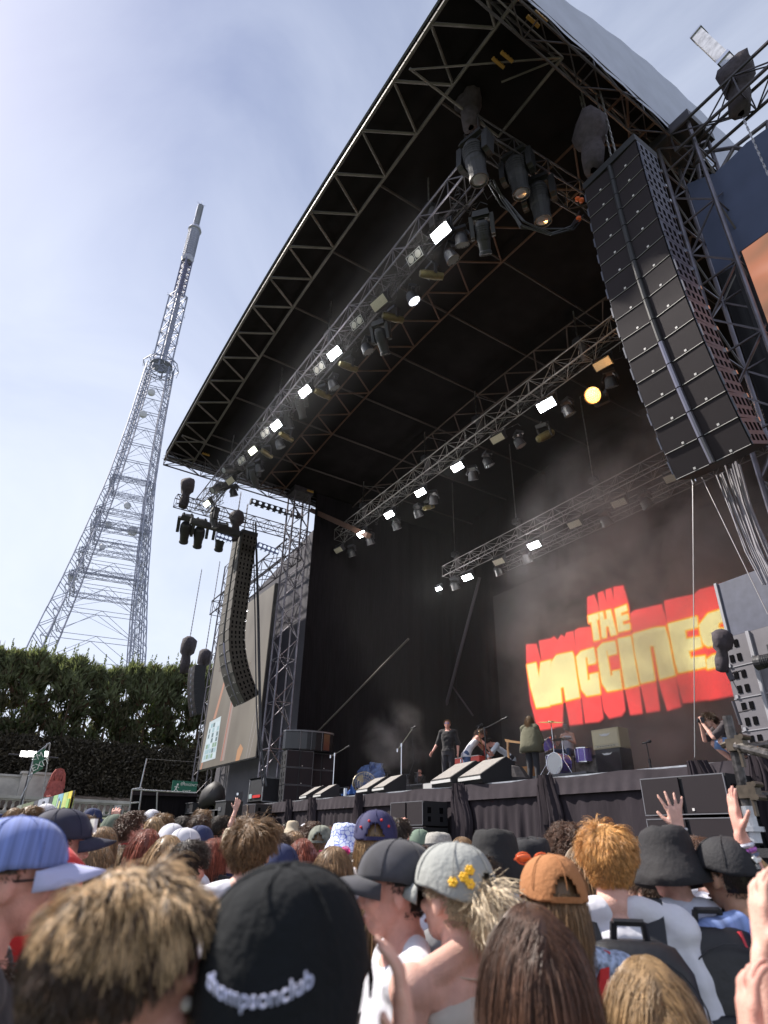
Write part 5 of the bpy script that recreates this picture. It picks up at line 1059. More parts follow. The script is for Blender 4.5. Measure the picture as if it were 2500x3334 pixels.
b = MB(); b.path([(-0.15, 0.1, 0), (0, 0.15, 0.35), (0.15, 0.1, 0)], 0.012); b.tube((0, 0.15, 0.35), (0, 0.15, 0.7), 0.012); ob = b.build('guitar_stand', m_black); ob.location = (p.x, 12.6, DZ); tag(ob, 'small black stand holding the upright guitar', 'guitar stand')
# amps
def amp(name, x, y, z, w, d, h, shell, front, label, knobs=True, cat='amplifier', rz_=0):
    e = empty(name, (x, y, z), rz_, label=label, cat=cat); b = MB(); b.box((0, d/2, h/2), (w, d, h)); o_ = b.build('cabinet', shell, e); b = MB(); b.box((0, -0.004, h*0.56), (w*0.92, 0.02, h*0.70)); b.build('front_cloth', front, e)
    b = MB(); b.box((0, -0.008, h*0.12), (w*0.9, 0.02, h*0.14)); 
    b.build('control_strip', mat('amp strip', (0.55, 0.50, 0.36), 0.4), e)
    if knobs:
        b = MB()
        for k in range(7): b.lathe([(0.014, 0), (0.014, 0.02), (0, 0.02)], 8, M=Matrix.Translation((-w*0.3+w*0.1*k, -0.018, h*0.12)) @ Matrix.Rotation(math.pi/2, 4, 'X'))
        b.build('knobs', m_black, e)
    return e
m_cream = mat('cream amp covering', (0.55, 0.47, 0.28), 0.5, var=0.1, scale=30); m_tweed = mat('tweed', (0.42, 0.20, 0.07), 0.7)
p = onY(1983, 2490, 15.0)
amp('bass_cabinet', p.x, 15.0, DZ, 0.82, 0.5, 1.18, m_case, m_grille, 'tall dark speaker cabinet under the cream amplifier head', False, 'speaker cabinet'); hd_ = amp('amplifier_head', p.x, 15.0, DZ+1.19, 0.92, 0.42, 0.52, m_cream, mat('cream front', (0.62, 0.55, 0.36), 0.6), 'cream amplifier head with a row of knobs sitting on a tall dark cabinet')
b = MB(); b.slab([Vector((x*0.2, -0.02, 0.36+z*0.05)) for x, z in ((-1, 0.8), (-.5, .3), (0, 0.6), (.5, .3), (1, 0.8), (0.6, -0.6), (0, -0.9), (-.6, -.6))], (0, -0.006, 0)); b.build('winged_emblem', m_white, hd_)
b = MB(); b.slab([Vector((x*0.18, 14.98-15.0, 1.05+z*0.04)) for x, z in ((-1, 0.8), (-.5, .3), (0, 0.6), (.5, .3), (1, 0.8), (0.6, -0.6), (0, -0.9), (-.6, -.6))], (0, -0.006, 0)); b.build('winged_emblem', m_white, [o for o in bpy.data.objects if o.name.startswith('bass_cabinet')][0])
p = onY(1905, 2475, 15.6); amp('speaker_cabinet_worn', p.x, 15.6, DZ+0.15, 0.85, 0.4, 1.0, m_case, mat('worn grey front', (0.20, 0.18, 0.17), 0.9, var=0.7, scale=5), 'worn grey speaker cabinet with a dark sprayed figure left of the cream amplifier', False, 'speaker cabinet')
p = onY(1690, 2460, 15.0); amp('combo_amplifier', p.x, 15.0, DZ+0.35, 0.8, 0.35, 0.62, m_tweed, mat('tweed cloth', (0.30, 0.17, 0.08), 0.9), 'tweed orange combo amplifier behind the upright guitar')
b = MB(); b.box((0, 0.2, 0.17), (0.8, 0.4, 0.34)); ob = b.build('amp_riser', m_case); ob.location = (p.x, 15.0, DZ); tag(ob, 'low black case under the tweed amplifier', 'case')
p = onY(1383, 2560, 10.9); amp('pedal_amplifier', p.x, 11.0, DZ, 0.42, 0.25, 0.24, m_case, mat('silver cloth', (0.4, 0.4, 0.4), 0.7), 'small silver fronted amplifier on the stage floor left of the singer\'s feet')
p = onY(1425, 2556, 10.9); amp('effects_box', p.x, 11.0, DZ, 0.34, 0.2, 0.14, m_tweed, mat('orange front', (0.55, 0.26, 0.06), 0.6), 'small orange box beside the silver amplifier by the singer', True, 'effects unit')
# left wing clutter: blue tarp, racks
p = onY(1185, 2540, 15.0); b = MB(); rn = random.Random(9); n = 14; V = []
for j in range(9):
    for i in range(n+1): V.append(((i/n-0.5)*(3.4-1.7*j/8)+0.05*rn.gauss(0, 1), 0.10*rn.gauss(0, 1)-0.5+0.5*j/8, 1.9*j/8*(1-0.12*abs(i/n-0.5))))
b.add(V, [(j*(n+1)+i, j*(n+1)+i+1, (j+1)*(n+1)+i+1, (j+1)*(n+1)+i) for j in range(8) for i in range(n)]); ob = b.build('blue_tarpaulin', mat('blue plastic sheet', (0.10, 0.16, 0.36), 0.30, var=0.5, scale=5, bump=1.0, bscale=7)); ob.location = (p.x, 15.4, DZ); tag(ob, 'shiny crumpled blue plastic sheet draped over gear in the left wing', 'tarpaulin')
for i, (px, py, Y, w, h, lab) in enumerate(((1052, 2540, 14.0, 0.9, 1.6, 'tall equipment rack with a pink display in the left wing'), (1010, 2560, 13.0, 0.5, 0.5, 'small silver edged case right of the left stack'), (1110, 2560, 14.0, 1.3, 0.8, 'mixing desk in front of the bald crew member'), (1330, 2545, 14.5, 1.8, 0.7, 'low dark case of gear left of the singer'), (1400, 2530, 16.0, 1.6, 0.9, 'dark equipment case in front of the seated crew man'))):
    p = onY(px, py, Y); e = empty('equipment_case', (p.x, Y, DZ), label=lab, cat='equipment case'); b = MB(); b.box((0, 0.3, h/2), (w, 0.6, h)); b.build('panels', m_case, e); b = MB()
    for s in (-1, 1): b.box((s*w/2, 0, h/2), (0.03, 0.03, h)); b.box((0, 0, h/2+s*h/2), (w, 0.03, 0.03))
    b.build('edging', mat('dull edging', (0.22, 0.22, 0.24), 0.4, 0.6), e); b = MB()
    for k in range(3): b.box((-w*0.2+k*0.2*w, -0.01, h*0.7), (w*0.12, 0.02, 0.04))
    b.build('controls', mat('pink display', (0.3, 0.02, 0.08), 0.5, emit=(0.9, 0.08, 0.25), es=0.7) if i == 0 else mat('grey controls', (0.2, 0.2, 0.2), 0.5), e)
b = MB(); rn = random.Random(3); p0 = onY(1290, 2480, 16.0)
for k in range(9): q_ = Vector((rn.uniform(-2.2, 1.5), rn.uniform(0, 1), 0)); h = rn.uniform(1.0, 1.7); b.tube(q_, q_+Vector((0, 0, h)), 0.02); b.tube(q_+Vector((-0.2, 0, h)), q_+Vector((0.25, 0, h-0.05)), 0.015); b.box(q_+Vector((0, 0, h*0.8)), (0.2, 0.1, 0.15))
ob = b.build('stand_cluster', mat('dim metal stands', (0.12, 0.12, 0.14), 0.4, 0.6)); ob.location = (p0.x, 16.0, DZ); tag(ob, 'cluster of spare metal stands in the dark behind the blue sheet', 'stands')
# drum kit
p = onY(1830, 2500, 15.2); dk = empty('drum_kit', (p.x, 15.2, DZ+0.62), label='drum kit with purple sparkle drums and brass cymbals in front of the drummer', cat='drum kit'); m_sp = mat('purple sparkle shell', (0.22, 0.16, 0.50), 0.25, 0.3, var=0.4, scale=60)
def drum(c, r_, h, rot, m=m_sp):
    T = Matrix.Translation(c) @ Euler(rot).to_matrix().to_4x4(); b = MB(); b.lathe([(r_, 0), (r_, h)], 20, M=T, cap=False); d = b.build('drum_shell', m, dk); b = MB(); b.lathe([(r_*0.99, h+0.002), (0, h+0.003)], 20, M=T, cap=False); b.lathe([(r_*0.99, -0.002), (0, -0.003)], 20, M=T, cap=False); b.build('drum_skin', m_white, d)
    b = MB(); 
    for z in (0.0, h): b.lathe([(r_+0.012, z-0.015), (r_+0.012, z+0.015), (r_-0.005, z+0.015)], 20, M=T, cap=False)
    for k in range(8): a = k*math.pi/4; b.tube(T @ Vector(((r_+.015)*math.cos(a), (r_+.015)*math.sin(a), 0.02)), T @ Vector(((r_+.015)*math.cos(a), (r_+.015)*math.sin(a), h-0.02)), 0.007, 4)
    b.build('hoops', m_chrome, d)
drum((0, 0.1, 0.32), 0.30, 0.4, (R_(90), 0, 0)); drum((-0.42, 0.0, 0.78), 0.19, 0.30, (R_(24), R_(-10), 0)); drum((0.62, 0.3, 0.35), 0.23, 0.38, (0, 0, 0)); drum((-0.62, 0.3, 0.5), 0.18, 0.14, (0, 0, 0))
for (x, y, z, r_, tx, ty) in ((-0.12, -0.15, 1.52, 0.38, 8, 10), (0.28, -0.2, 0.98, 0.30, 4, -4), (-0.8, 0.2, 1.1, 0.2, 0, 0)):
    b = MB(); T = Matrix.Translation((x, y, z)) @ Euler((R_(tx), R_(ty), 0)).to_matrix().to_4x4(); b.lathe([(r_, 0), (r_*0.3, 0.02), (r_*0.22, 0.045), (0, 0.05)], 24, M=T, cap=False); b.lathe([(r_, -0.002), (0, 0.012)], 24, M=T, cap=False); b.build('cymbal', mat('brass cymbal', (0.62, 0.52, 0.28), 0.25, 0.9), dk)
    b = MB(); b.tube((x, y, 0.35), (x, y, z+0.03), 0.014)
    for k in range(3): a = k*2.09; b.tube((x, y, 0.4), (x+0.28*math.cos(a), y+0.28*math.sin(a), -0.0), 0.012)
    b.build('cymbal_stand', m_chrome, dk)
b = MB(); b.box((0, 0.6, 0.29), (3.0, 2.6, 0.58)); b.box((0, -0.71, 0.55), (3.0, 0.03, 0.06)); ob = b.build('drum_riser', mat('riser grey', (0.14, 0.14, 0.15), 0.6)); ob.location = (p.x, 15.2, DZ+0.02); tag(ob, 'low platform carrying the drum kit', 'riser')
# right: grey fill stack on deck edge, with dark covered top cabinet
rs = onY(2405, 2475, 10.9)
def gs(z, h, lab, i, x=None):
    e = empty('side_fill_cabinet', (rs.x+0.75, 11.0, z), R_(-6), label=lab, cat='speaker', group='tall grey sided fill speakers stacked on the right of the stage'); b = MB(); b.box((0, 0.5, h/2), (1.35, 1.0, h-0.012)); b.build('cabinet', mat('side fill grey', (0.12, 0.113, 0.13), 0.5, var=0.1, scale=5), e)  # one grey for all the side fill cabinets
    b = MB()
    for k in range(2):
        for s in (-0.13, 0.13): 
            for zz in (h*0.27+k*h*0.46,): b.box((-0.46+s*0.55, -0.006, zz), (0.075, 0.02, h*0.24))
            b.box((-0.68, 0.32+s, h*0.27+k*h*0.46), (0.016, 0.10, h*0.2)); b.box((0.68, 0.32+s, h*0.27+k*h*0.46), (0.016, 0.10, h*0.2))
    b.build('handle_recess', m_hole, e)
    b = MB(); b.box((0.0, -0.004, 0.0), (1.35, 0.02, 0.014)); b.box((-0.12, -0.02, h/2), (0.06, 0.05, h)); b.box((-0.6, -0.02, 0.03), (0.05, 0.03, 0.06)); b.box((0.1, -0.02, 0.03), (0.05, 0.03, 0.06)); b.build('trim', mat('grey strap', (0.27, 0.27, 0.30), 0.5), e); return e
hh = 0.535
for i in range(4): gs(DZ+hh*i, hh, ('lowest grey cabinet of the right side fill stack, behind the scaffold pole', 'second grey cabinet up in the right side fill stack', 'third grey cabinet up in the right side fill stack', 'top grey cabinet of the right side fill stack, beside the covered lamp')[i], i)
e = empty('stage_speaker', (rs.x+0.85, 11.0, DZ+hh*4), R_(-6), label='dark blue-grey speaker standing on the right side fill stack', cat='speaker'); b = MB(); b.box((0, 0.5, 0.5), (1.2, 1.0, 1.0)); b.build('cabinet', mat('blue grey case', (0.07, 0.075, 0.11), 0.45, var=0.2, scale=6), e); b = MB(); b.box((-0.6, -0.01, 0.5), (0.05, 0.05, 1.04)); b.build('pole', mat('grey strap', (0.27, 0.27, 0.30), 0.5), e)
e = bagged(onY(2350, 2110, 10.6), DZ+2.0, 'grey cloth covered lamp at the left of the right side fill stack', 0.55, 0.0, 12)
for c in list(e.children):
    if c.name.startswith('chain'): bpy.data.objects.remove(c)
e.rotation_euler = (0, R_(12), 0); e.name = 'covered_lamp'; e['category'] = 'stage light'; del e['group']
# tall right cabinet stage microphones / small booms
b = MB(); A = onY(2386, 2283, 10.7); B = onY(2412, 2360, 10.7); b.tube((0, 0, 0), B-A, 0.03); b.tube((B-A)/2, (B-A)/2+Vector((0.25, 0, 0.02)), 0.012); ob = b.build('shotgun_microphone', m_trussb); ob.location = A; tag(ob, 'slim dark microphone clamped on the side of the right stack', 'microphone')
b = MB(); A = onY(2365, 2175, 10.7); B = onY(2385, 2215, 10.7); b.tube((0, 0, 0), B-A, 0.05); b.tube((B-A)/2, (B-A)/2+Vector((0.25, 0, 0.02)), 0.012); b.tube(B-A, B-A+Vector((0.05, 0, -0.2)), 0.008); b.tube((0, 0, 0), Vector((-0.12, 0, 0.05)), 0.008); ob = b.build('clip_on_antenna', m_trussb); ob.location = A; tag(ob, 'small dark aerial clipped on the edge of the right stack', 'aerial')
# broadcast camera lens at right
e = empty('film_camera', onY(2515, 2148, 6.0), label='black film camera with a long ribbed lens poking in from the right edge', cat='camera'); T = Matrix.Rotation(R_(-90), 4, 'Y'); b = MB(); b.lathe([(0.0, -0.02), (0.07, 0.0), (0.075, 0.16), (0.085, 0.17), (0.085, 0.20), (0.088, 0.22), (0.092, 0.25), (0.085, 0.25), (0.07, 0.22)], 18, M=T @ Matrix.Translation((0, 0, -0.05)))
for k in range(6): b.lathe([(0.079, 0.02+0.025*k), (0.083, 0.028+0.025*k), (0.079, 0.036+0.025*k)], 18, M=T, cap=False)
b.build('lens', m_case, e); b = MB(); b.box((0.25, 0, 0.02), (0.45, 0.22, 0.28)); b.box((0.1, 0, -0.16), (0.3, 0.12, 0.06)); b.build('camera_body', m_black, e); e.scale = (.75,)*3
# scaffold at right foreground
SY = 4.6
sc = empty('scaffold', onY(2440, 2740, SY), label='dark scaffold upright with couplers and two horizontal tubes at the right edge', cat='scaffold'); O = Vector(sc.location); b = MB(); P = lambda x, y, Y=SY: onY(x, y, Y)-O
m_sct = mat('scratched dark scaffold tube', (0.06, 0.055, 0.055), 0.4, 0.5, var=0.9, scale=25)
b.tube(P(2367, 2332), P(2436, 2640), 0.034, 12); b.build('upright', m_sct, sc); b = MB(); b.tube(P(2432, 2625), P(2462, 2745), 0.040, 12); b.lathe([(0.07, -0.015), (0.07, 0.015)], 12, M=Matrix.Translation(P(2452, 2700))); b.build('sleeve', m_alu, sc)
b = MB(); b.tube(P(2392, 2440, SY+0.1), P(2600, 2412, SY+0.4), 0.032, 10); b.tube(P(2400, 2430, SY-.05), P(2600, 2480, SY-.3), 0.032, 10); b.tube(P(2420, 2590, SY+.1), P(2600, 2592, SY+.4), 0.032, 10); b.build('cross_tube', m_sct, sc)
mc = mat('brass coloured coupler', (0.085, 0.068, 0.052), 0.45, 0.6, var=0.3, scale=20)
for (x, y) in ((2400, 2425), (2440, 2578)):
    b = MB(); c = P(x, y, SY-0.03); b.box(c, (0.12, 0.08, 0.08)); b.box(c+Vector((0.05, -0.03, 0.0)), (0.05, 0.06, 0.11)); b.box(c+Vector((0.03, -0.03, -0.09)), (0.018, 0.03, 0.12)); b.tube(c+Vector((0.08, -0.08, 0.04)), c+Vector((0.08, 0.02, 0.04)), 0.018, 8); b.tube(c+Vector((0.08, -0.08, -0.04)), c+Vector((0.08, 0.02, -0.04)), 0.018, 8); b.tube(c+Vector((-0.1, -0.02, 0.0)), c+Vector((-0.02, -0.02, 0.02)), 0.02, 6); b.build('coupler', mc, sc)
b = MB(); b.box((0, 0, 0), (0.9, 0.9, 1.0)); b.box((0, 0, 0.52), (1.0, 1.0, 0.05)); ob = b.build('scaffold_base_box', m_case); ob.location = P(2462, 2760)+O+Vector((0.3, 0.1, -0.55)); tag(ob, 'black box under the foot of the right scaffold upright', 'box')
# near-left camera platform: covered camera, cases
p = onY(690, 2600, 8.6)
e = empty('covered_camera', p, label='camera wrapped in a black rain cover left of the flight case', cat='camera'); b = MB(); rn = random.Random(4); prof = [(0.12, -0.35), (0.42, -0.3), (0.46, 0.0), (0.40, 0.28), (0.25, 0.45), (0.05, 0.52)]; V = []
for r_, z in prof:
    for k in range(14): a = 2*math.pi*k/14; V.append((r_*1.6*math.cos(a)*(1+.12*rn.uniform(-1, 1)), r_*math.sin(a), z+0.1*math.cos(a)))
b.add(V, [(j*14+k, j*14+(k+1) % 14, (j+1)*14+(k+1) % 14, (j+1)*14+k) for j in range(5) for k in range(14)]); b.build('rain_cover', mat('black rain cover', (0.018, 0.016, 0.018), 0.6), e, smooth=True); b = MB()
for dx, dy in ((-.5, -.2), (.5, -.2), (0, .5)): b.tube((0, 0, -0.3), (dx, dy, -1.7), 0.035)
b.build('tripod', m_black, e)
for i, (px, py, w, h) in enumerate(((640, 2630, 0.9, 0.5), (640, 2665, 0.95, 0.55), (745, 2625, 1.0, 0.5), (720, 2660, 0.9, 0.6))):
    p = onY(px, py, 8.3); e = empty('equipment_case', p, label=('upper dark case', 'lower dark case', 'upper green labelled case', 'lower dark chest')[i]+(' left of the covered camera' if i < 2 else ' right of the covered camera'), cat='equipment case'); b = MB(); b.box((0, 0, -0.1), (w, 0.6, h)); b.build('panels', m_case, e); b = MB(); b.box((0, -0.31, -0.1+h/2), (w, 0.03, 0.03)); b.box((0, -0.31, -0.1), (0.25, 0.03, 0.12)); b.build('edging', mat('dull edging', (0.22, 0.22, 0.24), 0.4, 0.6), e)

# ================================================================== SMOKE
def smoke(name, lo, hi, dens, sc, thr, label, seedoff=0.0, col=(0.85, 0.82, 0.85)):
    b = MB(); c = [(a+d)/2 for a, d in zip(lo, hi)]; b.box((0, 0, 0), [d-a for a, d in zip(lo, hi)])
    m = bpy.data.materials.new(name); m.use_nodes = True; t = m.node_tree; t.nodes.clear(); o = t.nodes.new('ShaderNodeOutputMaterial'); v = t.nodes.new('ShaderNodeVolumePrincipled'); v.inputs['Color'].default_value = (*col, 1); v.inputs['Anisotropy'].default_value = 0.3
    n = t.nodes.new('ShaderNodeTexNoise'); n.inputs['Scale'].default_value = sc; n.inputs['Detail'].default_value = 4; n.inputs['Roughness'].default_value = 0.6; n.inputs['Distortion'].default_value = 0.5
    co = t.nodes.new('ShaderNodeTexCoord'); mp = t.nodes.new('ShaderNodeMapping'); mp.inputs['Location'].default_value = (seedoff, 0, 0); t.links.new(co.outputs['Object'], mp.inputs[0]); t.links.new(mp.outputs[0], n.inputs['Vector'])
    r = t.nodes.new('ShaderNodeMapRange'); r.inputs['From Min'].default_value = thr; r.inputs['From Max'].default_value = 0.75; r.inputs['To Max'].default_value = dens; r.clamp = True; t.links.new(n.outputs['Fac'], r.inputs['Value'])
    # fade to nothing towards the edges of the cloud
    g = t.nodes.new('ShaderNodeTexGradient'); g.gradient_type = 'SPHERICAL'; m2 = t.nodes.new('ShaderNodeMapping'); m2.inputs['Scale'].default_value = [2.0/(d-a) for a, d in zip(lo, hi)]; t.links.new(co.outputs['Object'], m2.inputs[0]); t.links.new(m2.outputs[0], g.inputs['Vector'])
    q = t.nodes.new('ShaderNodeMath'); q.operation = 'MULTIPLY'; t.links.new(r.outputs[0], q.inputs[0]); t.links.new(g.outputs['Fac'], q.inputs[1]); t.links.new(q.outputs[0], v.inputs['Density']); t.links.new(v.outputs[0], o.inputs['Volume'])
    ob = b.build(name, m); ob.location = c; tag(ob, label, 'smoke', kind='stuff'); return ob
smoke('smoke', (-17.5, 12.45, -0.5), (-2.0, 20.3, 15.5), 0.8, 0.45, 0.43, 'grey stage smoke drifting in front of the logo screen')
smoke('smoke', (-20.6, 11.5, 2.9), (-18.0, 14.5, 6.5), 0.55, 0.9, 0.46, 'thin wisp of smoke rising by the microphone stand at far left', 4.0)

def thin_haze(name, lo, hi, dens, label):
    b = MB(); b.box((0, 0, 0), [d-a for a, d in zip(lo, hi)]); m = bpy.data.materials.new(name); m.use_nodes = True; t = m.node_tree; t.nodes.clear(); o = t.nodes.new('ShaderNodeOutputMaterial'); v = t.nodes.new('ShaderNodeVolumeScatter'); v.inputs['Density'].default_value = dens; v.inputs['Anisotropy'].default_value = 0.2; t.links.new(v.outputs[0], o.inputs['Volume'])
    ob = b.build(name, m); ob.location = [(a+d)/2 for a, d in zip(lo, hi)]; tag(ob, label, 'haze', kind='stuff')
thin_haze('added_stage_haze', (-25.8, 12.35, 2.9), (-4.8, 20.9, 17.4), 0.0035, 'thin even haze added inside the dark stage for halos around the lamps')  # haze volume added so the stage lamps get halos
thin_haze('added_lamp_haze', (-25.8, 5.9, 14.4), (-8.2, 7.9, 17.6), 0.016, 'thin haze added along the front lighting truss for lamp halos')  # second haze volume, added to give the front truss lamps halos
# ================================================================== PEOPLE
def capsule(b, p, q, r1, r2=None, n=12):
    p = Vector(p); q = Vector(q); r2 = r1 if r2 is None else r2; d = q-p; L_ = max(d.length, 1e-4); M = d.to_track_quat('Z', 'Y').to_matrix().to_4x4() if d.length > 1e-5 else Matrix.Identity(4); M.translation = p
    pr = [(r1*math.sin(a), -r1*math.cos(a)) for a in (0.02, .5, 1.0, 1.4)]+[(r2*math.cos(a), L_+r2*math.sin(a)) for a in (0.15, .55, 1.05, 1.55)]
    b.lathe(pr, n, M=M)
def ell(b, c, r, rot=None, n=18):
    M = Matrix.Translation(c) @ ((rot if rot is not None else Matrix.Identity(3)).to_4x4()) @ Matrix.Diagonal((*r, 1))
    b.lathe([(math.sin(a), -math.cos(a)) for a in np.linspace(0.03, math.pi-0.03, 11)], n, M=M)
def loft(b, rings, n=22):
    """rings: (centre, rx, ry[, tilt]) -> closed body"""
    V = []
    for rg in rings:
        c, rx, ry = rg[:3]; c = Vector(c)
        for k in range(n):
            a = 2*math.pi*k/n; ca, sa = math.cos(a), math.sin(a); e = 0.85
            V.append(c+Vector((rx*math.copysign(abs(ca)**e, ca), ry*math.copysign(abs(sa)**e, sa), 0)))
    m = len(rings); F = [(j*n+k, j*n+(k+1) % n, (j+1)*n+(k+1) % n, (j+1)*n+k) for j in range(m-1) for k in range(n)]+[tuple(range(n-1, -1, -1)), tuple(range((m-1)*n, m*n))]
    b.add(V, F)
def remesh(b, name, m, voxel, smooth=3, parent=None, fac=0.5):
    o = b.build('tmp', m); md = o.modifiers.new('r', 'REMESH'); md.mode = 'VOXEL'; md.voxel_size = voxel; md.use_smooth_shade = True
    if name == 'shirt':
        if 'folds' not in bpy.data.textures: tx = bpy.data.textures.new('folds', 'CLOUDS'); tx.noise_scale = .11; tx.noise_depth = 1
        dm = o.modifiers.new('d', 'DISPLACE'); dm.texture = bpy.data.textures['folds']; dm.strength = .026; dm.mid_level = .5; dm.texture_coords = 'LOCAL'
    s = o.modifiers.new('s', 'SMOOTH'); s.factor = fac; s.iterations = smooth
    dg = bpy.context.evaluated_depsgraph_get(); me = bpy.data.meshes.new_from_object(o.evaluated_get(dg)); me.name = name; bpy.data.objects.remove(o)
    if not me.materials: me.materials.append(m)
    me.polygons.foreach_set('use_smooth', [True]*len(me.polygons)); o2 = bpy.data.objects.new(name, me); COL.objects.link(o2)
    if parent is not None: o2.parent = parent
    return o2
V3 = lambda *a: Vector(a)
def hand(b, wrist, d, nrm, side, spread=0.28, curl=0.25, s=1.0, fist=False):
    d = Vector(d).normalized(); nrm = Vector(nrm); nrm = (nrm-d*nrm.dot(d)).normalized(); x = d.cross(nrm)*side; w = Vector(wrist)     # x points to the thumb side
    for k in (-1, 0, 1): capsule(b, w+x*0.016*k+d*0.01, w+d*0.085*s+x*0.024*k*s, 0.0155*s, 0.0145*s, 8)
    for i, (ox, ln) in enumerate(((0.033, 0.068), (0.011, 0.078), (-0.011, 0.072), (-0.032, 0.056))):
        a = spread*(1.5-i)/1.5*(1 if True else 1); fd = (d+x*a).normalized(); c = curl*(1+0.15*i); p = w+d*0.088*s+x*ox*s
        for j, f in enumerate((0.45, 0.32, 0.25)):
            if j or fist: fd = (fd*math.cos(c if not fist else 1.3)+nrm*math.sin(c if not fist else 1.3)).normalized()
            q = p+fd*ln*f*s; capsule(b, p, q, (0.0092-0.0006*j)*s, (0.0086-0.0008*j)*s, 7); p = q
    p = w+d*0.025*s+x*0.026*s; td = (d*0.62+x*0.70+nrm*0.25).normalized(); q = p+td*0.042*s; capsule(b, p, q, 0.013*s, 0.0105*s, 7); td = (td+d*0.5+nrm*0.2).normalized(); capsule(b, q, q+td*0.032*s, 0.0100*s, 0.0085*s, 7)
def base_joints():
    return dict(pelvis=V3(0, 0, .95), waist=V3(0, -.005, 1.08), chest=V3(0, 0, 1.30), neck=V3(0, -.012, 1.485), head=V3(0, .015, 1.635), hf=V3(0, 1, 0), hu=V3(0, 0, 1),
                shL=V3(-.178, -.01, 1.440), elL=V3(-.235, -.03, 1.14), wrL=V3(-.245, .07, .90), shR=V3(.178, -.01, 1.440), elR=V3(.235, -.03, 1.14), wrR=V3(.245, .07, .90),
                hpL=V3(-.09, 0, .93), knL=V3(-.10, .02, .50), anL=V3(-.11, -.02, .09), hpR=V3(.09, 0, .93), knR=V3(.10, .02, .50), anR=V3(.11, -.02, .09), hdL=None, hdR=None, npL=None, npR=None, ftL=None, ftR=None)
def frame_of(J):
    f = Vector(J['hf']).normalized(); u = Vector(J['hu']); u = (u-f*u.dot(f)).normalized(); r = f.cross(u); M = Matrix((r, f, u)).transposed().to_4x4(); M.translation = J['head']; return M
def torso_rings(J, g=0.0, top=True, bottom=0):
    pl, wa, ch, nk = J['pelvis'], J['waist'], J['chest'], J['neck']; wd = J.get('wide', 1.0)
    R = [(pl+V3(0, 0, -.10), .135, .10), (pl, .165*wd, .115), (pl.lerp(wa, .6), .145*wd, .105), (wa, .138*wd, .10), (wa.lerp(ch, .5), .150*wd, .108), (ch, .168*wd, .115), (ch.lerp(nk, .45), .165*wd, .10), (ch.lerp(nk, .75), .115, .082), (nk, .065, .062)]
    return [(c, a+g, d+g) for c, a, d in R[bottom:]]
def body_mesh(J, skin, voxel, parent, face=True, hands=True, curl=0.45, spread=0.10, fine=False):
    b = MB(); loft(b, torso_rings(J)); M = frame_of(J); R3 = M.to_3x3(); T = lambda x, y, z: M @ V3(x, y, z)
    capsule(b, J['neck']-V3(0, 0, .05), J['head']+M.to_3x3() @ V3(0, -.02, -.06), .058, .052)
    ell(b, T(0, -.008, .018), (.074, .094, .093), R3); ell(b, T(0, .022, -.030), (.060, .070, .072), R3); ell(b, T(0, .048, -.078), (.036, .038, .030), R3)
    for k in 'LR': capsule(b, J['neck'].lerp(J['head'], .22)+M.to_3x3() @ V3(0, -.03, 0), J['sh'+k]+V3(0, -.01, .012), .042, .040)
    if face:
        capsule(b, T(0, .088, .008), T(0, .108, -.026), .008, .0135, 8); ell(b, T(0, .098, -.030), (.017, .012, .009), R3)
        ell(b, T(0, .078, .028), (.048, .016, .011), R3)
        for s in (-1, 1):
            ell(b, T(.034*s, .070, -.022), (.022, .020, .020), R3); ell(b, T(.076*s, -.005, -.012), (.009, .019, .031), R3)
        ell(b, T(0, .088, -.058), (.022, .009, .006), R3); ell(b, T(0, .086, -.068), (.019, .009, .006), R3)
    for s, k in ((-1, 'L'), (1, 'R')):
        sh, el, wr = J['sh'+k], J['el'+k], J['wr'+k]; ell(b, sh, (.062, .062, .060)); capsule(b, J['chest'].lerp(J['neck'], .55), sh, .065, .052); capsule(b, sh, el, .049, .039); capsule(b, el, el.lerp(wr, .4), .040, .039); capsule(b, el.lerp(wr, .3), wr, .039, .025)
        d = J['hd'+k] or (wr-el); n = J['np'+k] or V3(-s*1.0, 0.2, 0)
        if hands: hand(b, wr, d, n, 1 if (k == 'R') else -1, J.get('sp'+k, spread), J.get('cu'+k, curl))
        hp, kn, an = J['hp'+k], J['kn'+k], J['an'+k]; capsule(b, hp, kn, .088, .056); capsule(b, kn, kn.lerp(an, .4), .056, .055); capsule(b, kn.lerp(an, .3), an, .055, .036); ft = J['ft'+k] or V3(0, 1, 0); capsule(b, an+V3(0, 0, -.04)-ft*.03, an+V3(0, 0, -.055)+ft*.16, .036, .028)
    o = remesh(b, 'body', skin, voxel, 2 if voxel < .008 else 1, parent, .4)
    if face:
        be = MB()
        for s in (-1, 1): ell(be, T(.031*s, .0795, .004), (.0125, .0085, .0085), R3, 10)
        be.build('eyes', mat('eye white', (.55, .52, .5), .3), parent, smooth=True)
        be = MB()
        for s in (-1, 1): ell(be, T(.031*s, .0868, .004), (.0055, .0025, .0055), R3, 8)
        be.build('irises', mat('iris', (.03, .03, .035), .2), parent)
        be = MB()
        for s in (-1, 1): capsule(be, T(.016*s, .092, .024), T(.045*s, .083, .027), .0035, .0028, 6)
        be.build('eyebrows', mat('brow', (.05, .03, .02), .9), parent)
        be = MB(); ell(be, T(0, .0955, -.0635), (.020, .0035, .0075), R3, 10); be.build('lips', mat('lips', (.42, .16, .14), .5), parent, smooth=True)
    return o, M
